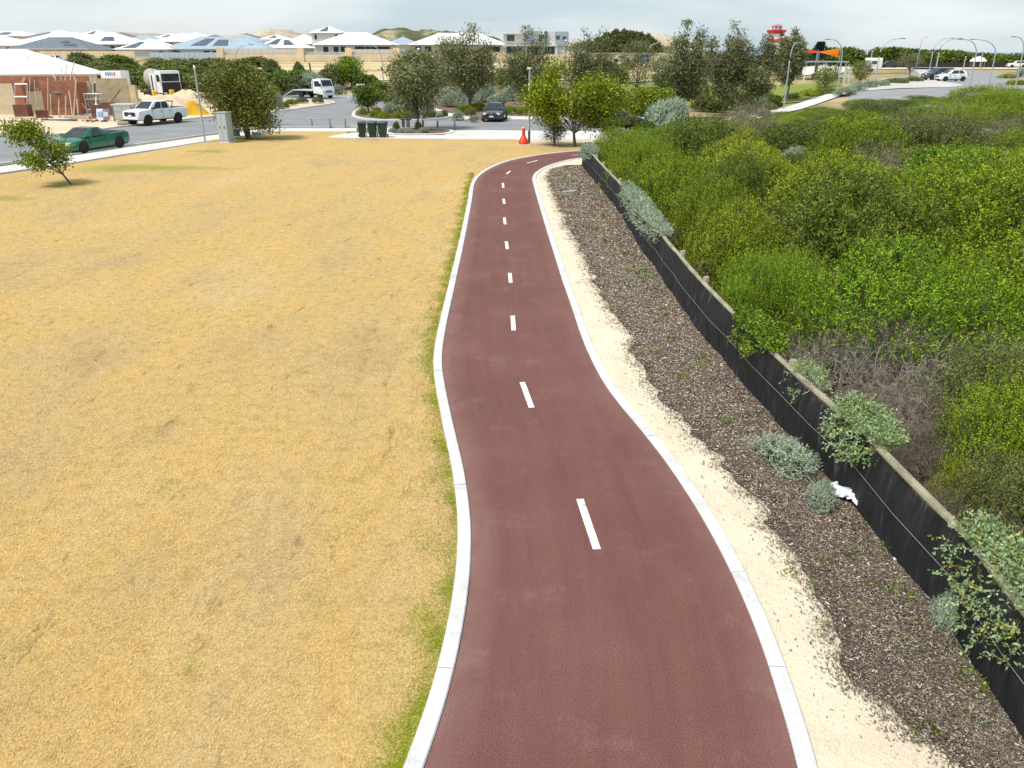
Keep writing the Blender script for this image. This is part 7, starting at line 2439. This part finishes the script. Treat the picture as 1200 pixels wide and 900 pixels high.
    MB().lathe([(0.34, 0.03), (0.36, 0.09), (0.33, 0.16), (0.26, 0.3), (0.17, 0.45), (0.12, 0.52), (0.115, 0.56)], 20).build('base', orr, t, ang=60)
    MB().lathe([(0.1, 0.55), (0.105, 0.6), (0.1, 0.93), (0.105, 0.96)], 16).build('neck', orr, t, ang=60)
    MB().lathe([(0.085, 0.955), (0.1, 1.0), (0.09, 1.06), (0.045, 1.09)], 14).build('cap', pm('cone_cap', (0.75, 0.45, 0.40), 0.5), t, ang=60)
    MB().box(-0.42, 0.42, -0.4, 0.4, -0.02, 0.03).build('pad', pm('cone_pad', (0.6, 0.58, 0.55), 0.8), t)
    # post with banner arms beside it
    x, y = P(620, 168)
    H = Z_at(81, y)
    t = thing('banner_pole', 'grey pole with white sleeve beside the yellow-green tree', 'pole', (x, y, 0))
    MB().tube([(0, 0, -0.2), (0, 0, H)], [0.075, 0.06], 10).build('pole', GALV, t)
    MB().lathe([(0.085, 2.95), (0.085, 3.65)], 12).build('sleeve', pm('white_cap', (0.75, 0.76, 0.76)), t)
    MB().box(-0.16, 0.1, -0.09, 0.09, H - 0.02, H + 0.1).build('head', pm('white_cap', (0.75, 0.76, 0.76)), t, bev=0.02)
    MB().lathe([(0.078, 0.02), (0.078, 0.8)], 12).build('painted_foot', pm('dark_foot', (0.07, 0.08, 0.09), 0.6), t)
    # white sign and low barrier by the far road
    x, y = P(422, 115)
    t = thing('sign_board', 'white sign board standing among the shrubs left of the loose she-oak', 'sign', (x, y + 1, 0), R(-15))
    MB().box(-0.6, 0.6, -0.03, 0.03, 0.75, 1.7).build('panel', pm('sign_white', (0.66, 0.70, 0.74), 0.5), t)
    for s in (-0.45, 0.45): MB().box(s - 0.04, s + 0.04, -0.02 + 0.05, 0.06, 0, 1.7).build('leg', GALV, t)
    for px, py in ((409, 117.3), (417.5, 117.5)):
        x, y = P(px, py)
        t = thing('white_post', 'short white barrier post at the far road edge by the sign', 'post', (x, y, 0), 0, 'white barrier posts by the sign')
        MB().box(-0.12, 0.12, -0.12, 0.12, 0, 0.62).build('post', pm('sign_white', (0.66, 0.7, 0.74)), t, bev=0.02)
        MB().box(-0.15, 0.15, -0.15, 0.15, 0.62, 0.67).build('cap', pm('white_cap', (0.75, 0.76, 0.76)), t)
    x, y = P(355, 110)
    t = thing('timber_pole', 'weathered timber pole behind the silver shrub and flatbed tray', 'pole', (x, y + 6, 0))
    MB().tube([(0, 0, -0.2), (0.05, 0, 2.1), (-0.1, 0, 3.9)], [0.16, 0.14, 0.12], 10).build('shaft', BARK, t)
    MB().tube([(-0.1, 0, 3.85), (-0.22, 0.02, 4.1)], [0.12, 0.07], 8).build('broken_top', BARK, t)


street_things()


# ================================================================ PARK
def park():
    Y = 172
    x = X_at(909, Y, 8)
    g = terrain(x, Y)
    H = lambda py: Z_at(py, Y) - g
    t = thing('play_tower', 'red and white lighthouse-shaped play tower above the dark trees', 'tower', (x, Y, g))
    wt = pm('tower_white', (0.74, 0.74, 0.75), 0.6, 0.04)
    rd = pm('tower_red', (0.55, 0.04, 0.04), 0.45, 0.05)
    MB().lathe([(1.75, -0.3), (1.7, 0.5), (1.35, H(44)), (1.3, H(39.5))], 20).build('shaft', wt, t, ang=50)
    MB().lathe([(1.55, H(48.5)), (1.53, H(46))], 20).build('red_band', rd, t, ang=50)
    MB().lathe([(1.25, H(39.5)), (1.75, H(38)), (1.95, H(35.4)), (1.85, H(35)), (1.1, H(35))], 20).build('balcony', rd, t, ang=30)
    MB().lathe([(0.95, H(35)), (0.95, H(30.6))], 12).build('lantern', pm('lantern_grey', (0.28, 0.30, 0.34), 0.3), t)
    k = MB()
    for i in range(8):
        a = i * math.pi / 4
        k.box(1.0 * math.cos(a) - 0.06, 1.0 * math.cos(a) + 0.06, 1.0 * math.sin(a) - 0.06, 1.0 * math.sin(a) + 0.06, H(35), H(30.4))
    k.build('lantern_bars', wt, t)
    MB().lathe([(1.1, H(30.6)), (0.9, H(29.5)), (0.4, H(28.3)), (0.1, H(27.8))], 16).build('dome', pm('dome_pink', (0.60, 0.16, 0.24), 0.4), t, ang=50)
    pts = [(1.3 + 1.0 * math.sin(i * 0.5), -1.5 - 0.9 * math.cos(i * 0.6), H(44) - i * 0.75) for i in range(9)]
    MB().tube(pts, 0.5, 10).build('slide', rd, t, ang=60)
    for px, py in ((901, 42.5), (914, 41)):
        xx = X_at(px, Y, 8) - x
        MB().box(xx - 0.35, xx + 0.35, -1.55, -1.1, H(py + 1.2), H(py - 1.2)).build('window', pm('window_red', (0.35, 0.10, 0.09), 0.4) if px < 905 else GLASS, t)

    def sail(label, pts, Y, col, posts=True):
        cx = X_at(pts[0][0], Y, 5)
        cg = terrain(cx, Y)
        s = thing('shade_sail', label, 'shade sail', (cx, Y, cg))
        V = [Vector((X_at(a, Y + d, 5) - cx, d, Z_at(b, Y + d) - cg)) for a, b, d in pts]
        n = 10
        vs, fs = [], []
        quad = V if len(V) == 4 else V + [V[-1]]
        cen = sum(quad, Vector()) / 4
        for j in range(n + 1):
            for i in range(n + 1):
                u, v = i / n, j / n
                p = (quad[0].lerp(quad[1], u)).lerp(quad[3].lerp(quad[2], u), v)
                pull = (1 - (2 * u - 1) ** 2) * abs(2 * v - 1) + (1 - (2 * v - 1) ** 2) * abs(2 * u - 1)
                p = p.lerp(cen, 0.13 * pull)
                vs.append(p)
        w = n + 1
        for j in range(n):
            for i in range(n):
                fs.append((j * w + i, j * w + i + 1, (j + 1) * w + i + 1, (j + 1) * w + i))
        fm = pm('sail_' + label[:6], col, 0.6, 0.05, 1)
        nt = fm.node_tree
        if 'Translucent BSDF' not in nt.nodes:      # thin cloth lets the sky through
            tb = nt.nodes.new('ShaderNodeBsdfTranslucent')
            tb.inputs['Color'].default_value = (*col, 1)
            ms = nt.nodes.new('ShaderNodeMixShader')
            ms.inputs[0].default_value = 0.45
            nt.links.new(nt.nodes['Principled BSDF'].outputs[0], ms.inputs[1])
            nt.links.new(tb.outputs[0], ms.inputs[2])
            nt.links.new(ms.outputs[0], nt.nodes['Material Output'].inputs['Surface'])
        MB().add(vs, fs).build('fabric', fm, s, ang=80)
        for q in V:
            MB().tube([(q.x * 1.03, q.y * 1.03, -0.2), (q.x * 1.01, q.y * 1.01, q.z + 0.2)], 0.09, 8).build('mast', pm('sail_mast', (0.20, 0.23, 0.27), 0.5), s)
    sail('orange shade sail stretched in front of the tiered pine', [(958, 60.5, 0), (984, 56, -3), (984, 68, 0), (960, 61.5, 6)], 140, (0.85, 0.26, 0.01))
    sail('red-orange shade sail left of the orange one', [(941.5, 56, -1), (958, 60, 0), (957, 61.5, 5), (942, 64, 1)], 142, (0.72, 0.08, 0.02))
    sail('blue shade sail behind the curved lamp post', [(920, 56.5, 0), (936, 55, 0), (931, 60, 5), (922, 64, 2)], 145, (0.02, 0.17, 0.55))
    sail('small blue shade sail seen between two dark she-oaks', [(881, 58, 0), (889, 58, 0), (888, 63, 4), (883, 63.5, 2)], 145, (0.02, 0.17, 0.55))
    # picnic shelter
    Y = 138
    x = X_at(962, Y, 3)
    g = terrain(x, Y)
    s = thing('picnic_shelter', 'flat grey-roofed picnic shelter below the shade sails', 'shelter', (x, Y, g))
    MB().box(-3.6, 3.6, -2.2, 2.2, 2.5, 2.68).build('roof', ROOFS['blue'], s)
    for a in (-3.2, 0, 3.2):
        for b in (-1.9, 1.9): MB().box(a - 0.07, a + 0.07, b - 0.07, b + 0.07, -0.2, 2.5).build('post', wt, s)
    MB().box(-1.4, 1.4, -0.5, 0.5, 0.68, 0.75).box(-1.2, -1.0, -0.3, 0.3, 0, 0.68).box(1.0, 1.2, -0.3, 0.3, 0, 0.68).build('table', pm('table_top', (0.06, 0.06, 0.06)), s)
    for px, Y, lab in ((990, 120, 'white timber post nearest the saltbush row in the park'), (995.5, 122, 'white timber post beside the first in the park')):
        x = X_at(px, Y, 2)
        tg = thing('park_post', lab, 'post', (x, Y, terrain(x, Y)), R(8))
        MB().box(-0.13, 0.13, -0.13, 0.13, -0.2, 2.0).build('shaft', pm('bleached_post', (0.52, 0.50, 0.46), 0.8), tg)
        MB().box(-0.15, 0.15, -0.15, 0.15, 2.0, 2.06).build('cap', pm('bleached_post', (0.52, 0.50, 0.46)), tg)
    # limestone block walls by the entry
    for (a, b), lab in (((1003, 1034), 'long low limestone block wall beside the car park entry path'), ((1036, 1062), 'middle low limestone block wall below the half-bare tree bed'), ((1066, 1077), 'short rounded limestone wall end at the bed corner')):
        y0 = 103.0 - (a - 1003) * 0.15
        y1 = 103.0 - (b - 1003) * 0.15
        A, B = Vector(P(a, y0, 1.5)), Vector(P(b, y1, 1.6))
        zz = min(terrain(*A), terrain(*B))
        t = thing('limestone_wall', lab, 'wall', (A.x, A.y, zz))
        d = B - A
        n = max(2, int(d.length / 1.6))
        for i in range(n):
            p, q = d * (i / n), d * ((i + 1) / n)
            e = d.normalized() * 0.012
            nn = Vector((-d.y, d.x)).normalized() * 0.35
            p, q = p + e, q - e
            MB().prism([tuple(p), tuple(q), tuple(q + nn), tuple(p + nn)], -0.4, 0.5 + 0.02 * (i % 2)).build('block', LIME, t, bev=0.02)
    # caravan
    Y = 178
    x = X_at(1023, Y, 3)
    t = thing('caravan', 'white caravan standing behind the small green tree', 'caravan', (x, Y, terrain(x, Y)), R(-12))
    MB().box(-1.6, 1.6, -1.1, 1.1, 0.45, 2.7).build('body', wht, t, bev=0.15)
    MB().box(-0.5, 0.5, -1.13, -1.09, 1.5, 2.1).build('window', GLASS, t)
    MB().box(0.8, 1.3, -1.12, -1.09, 0.6, 2.2).build('door', WALLS['white'], t)
    for s_ in (1, -1): wheel(t, -0.3, s_ * 1.0, 0.34, 0.2, RIM_S, s_)
    # dome tent
    Y = 215
    x = X_at(1146, Y, 3)
    t = thing('dome_tent', 'pale dome canopy in front of the far black fence', 'tent', (x, Y, terrain(x, Y)))
    MB().lathe([(2.0, 1.6), (1.9, 1.9), (1.3, 2.4), (0.4, 2.75), (0.05, 2.8)], 16).build('canopy', pm('canopy_white', (0.68, 0.68, 0.66), 0.7), t, ang=60)
    for a in (0.5, 2.1, 3.6, 5.2): MB().tube([(1.8 * math.cos(a), 1.8 * math.sin(a), -0.1), (1.8 * math.cos(a), 1.8 * math.sin(a), 1.75)], 0.05, 6).build('leg', GALV, t)


park()
for o in bpy.data.objects:
    if o.type == 'MESH' and o.data.materials and len(o.data.materials) == 0:
        pass
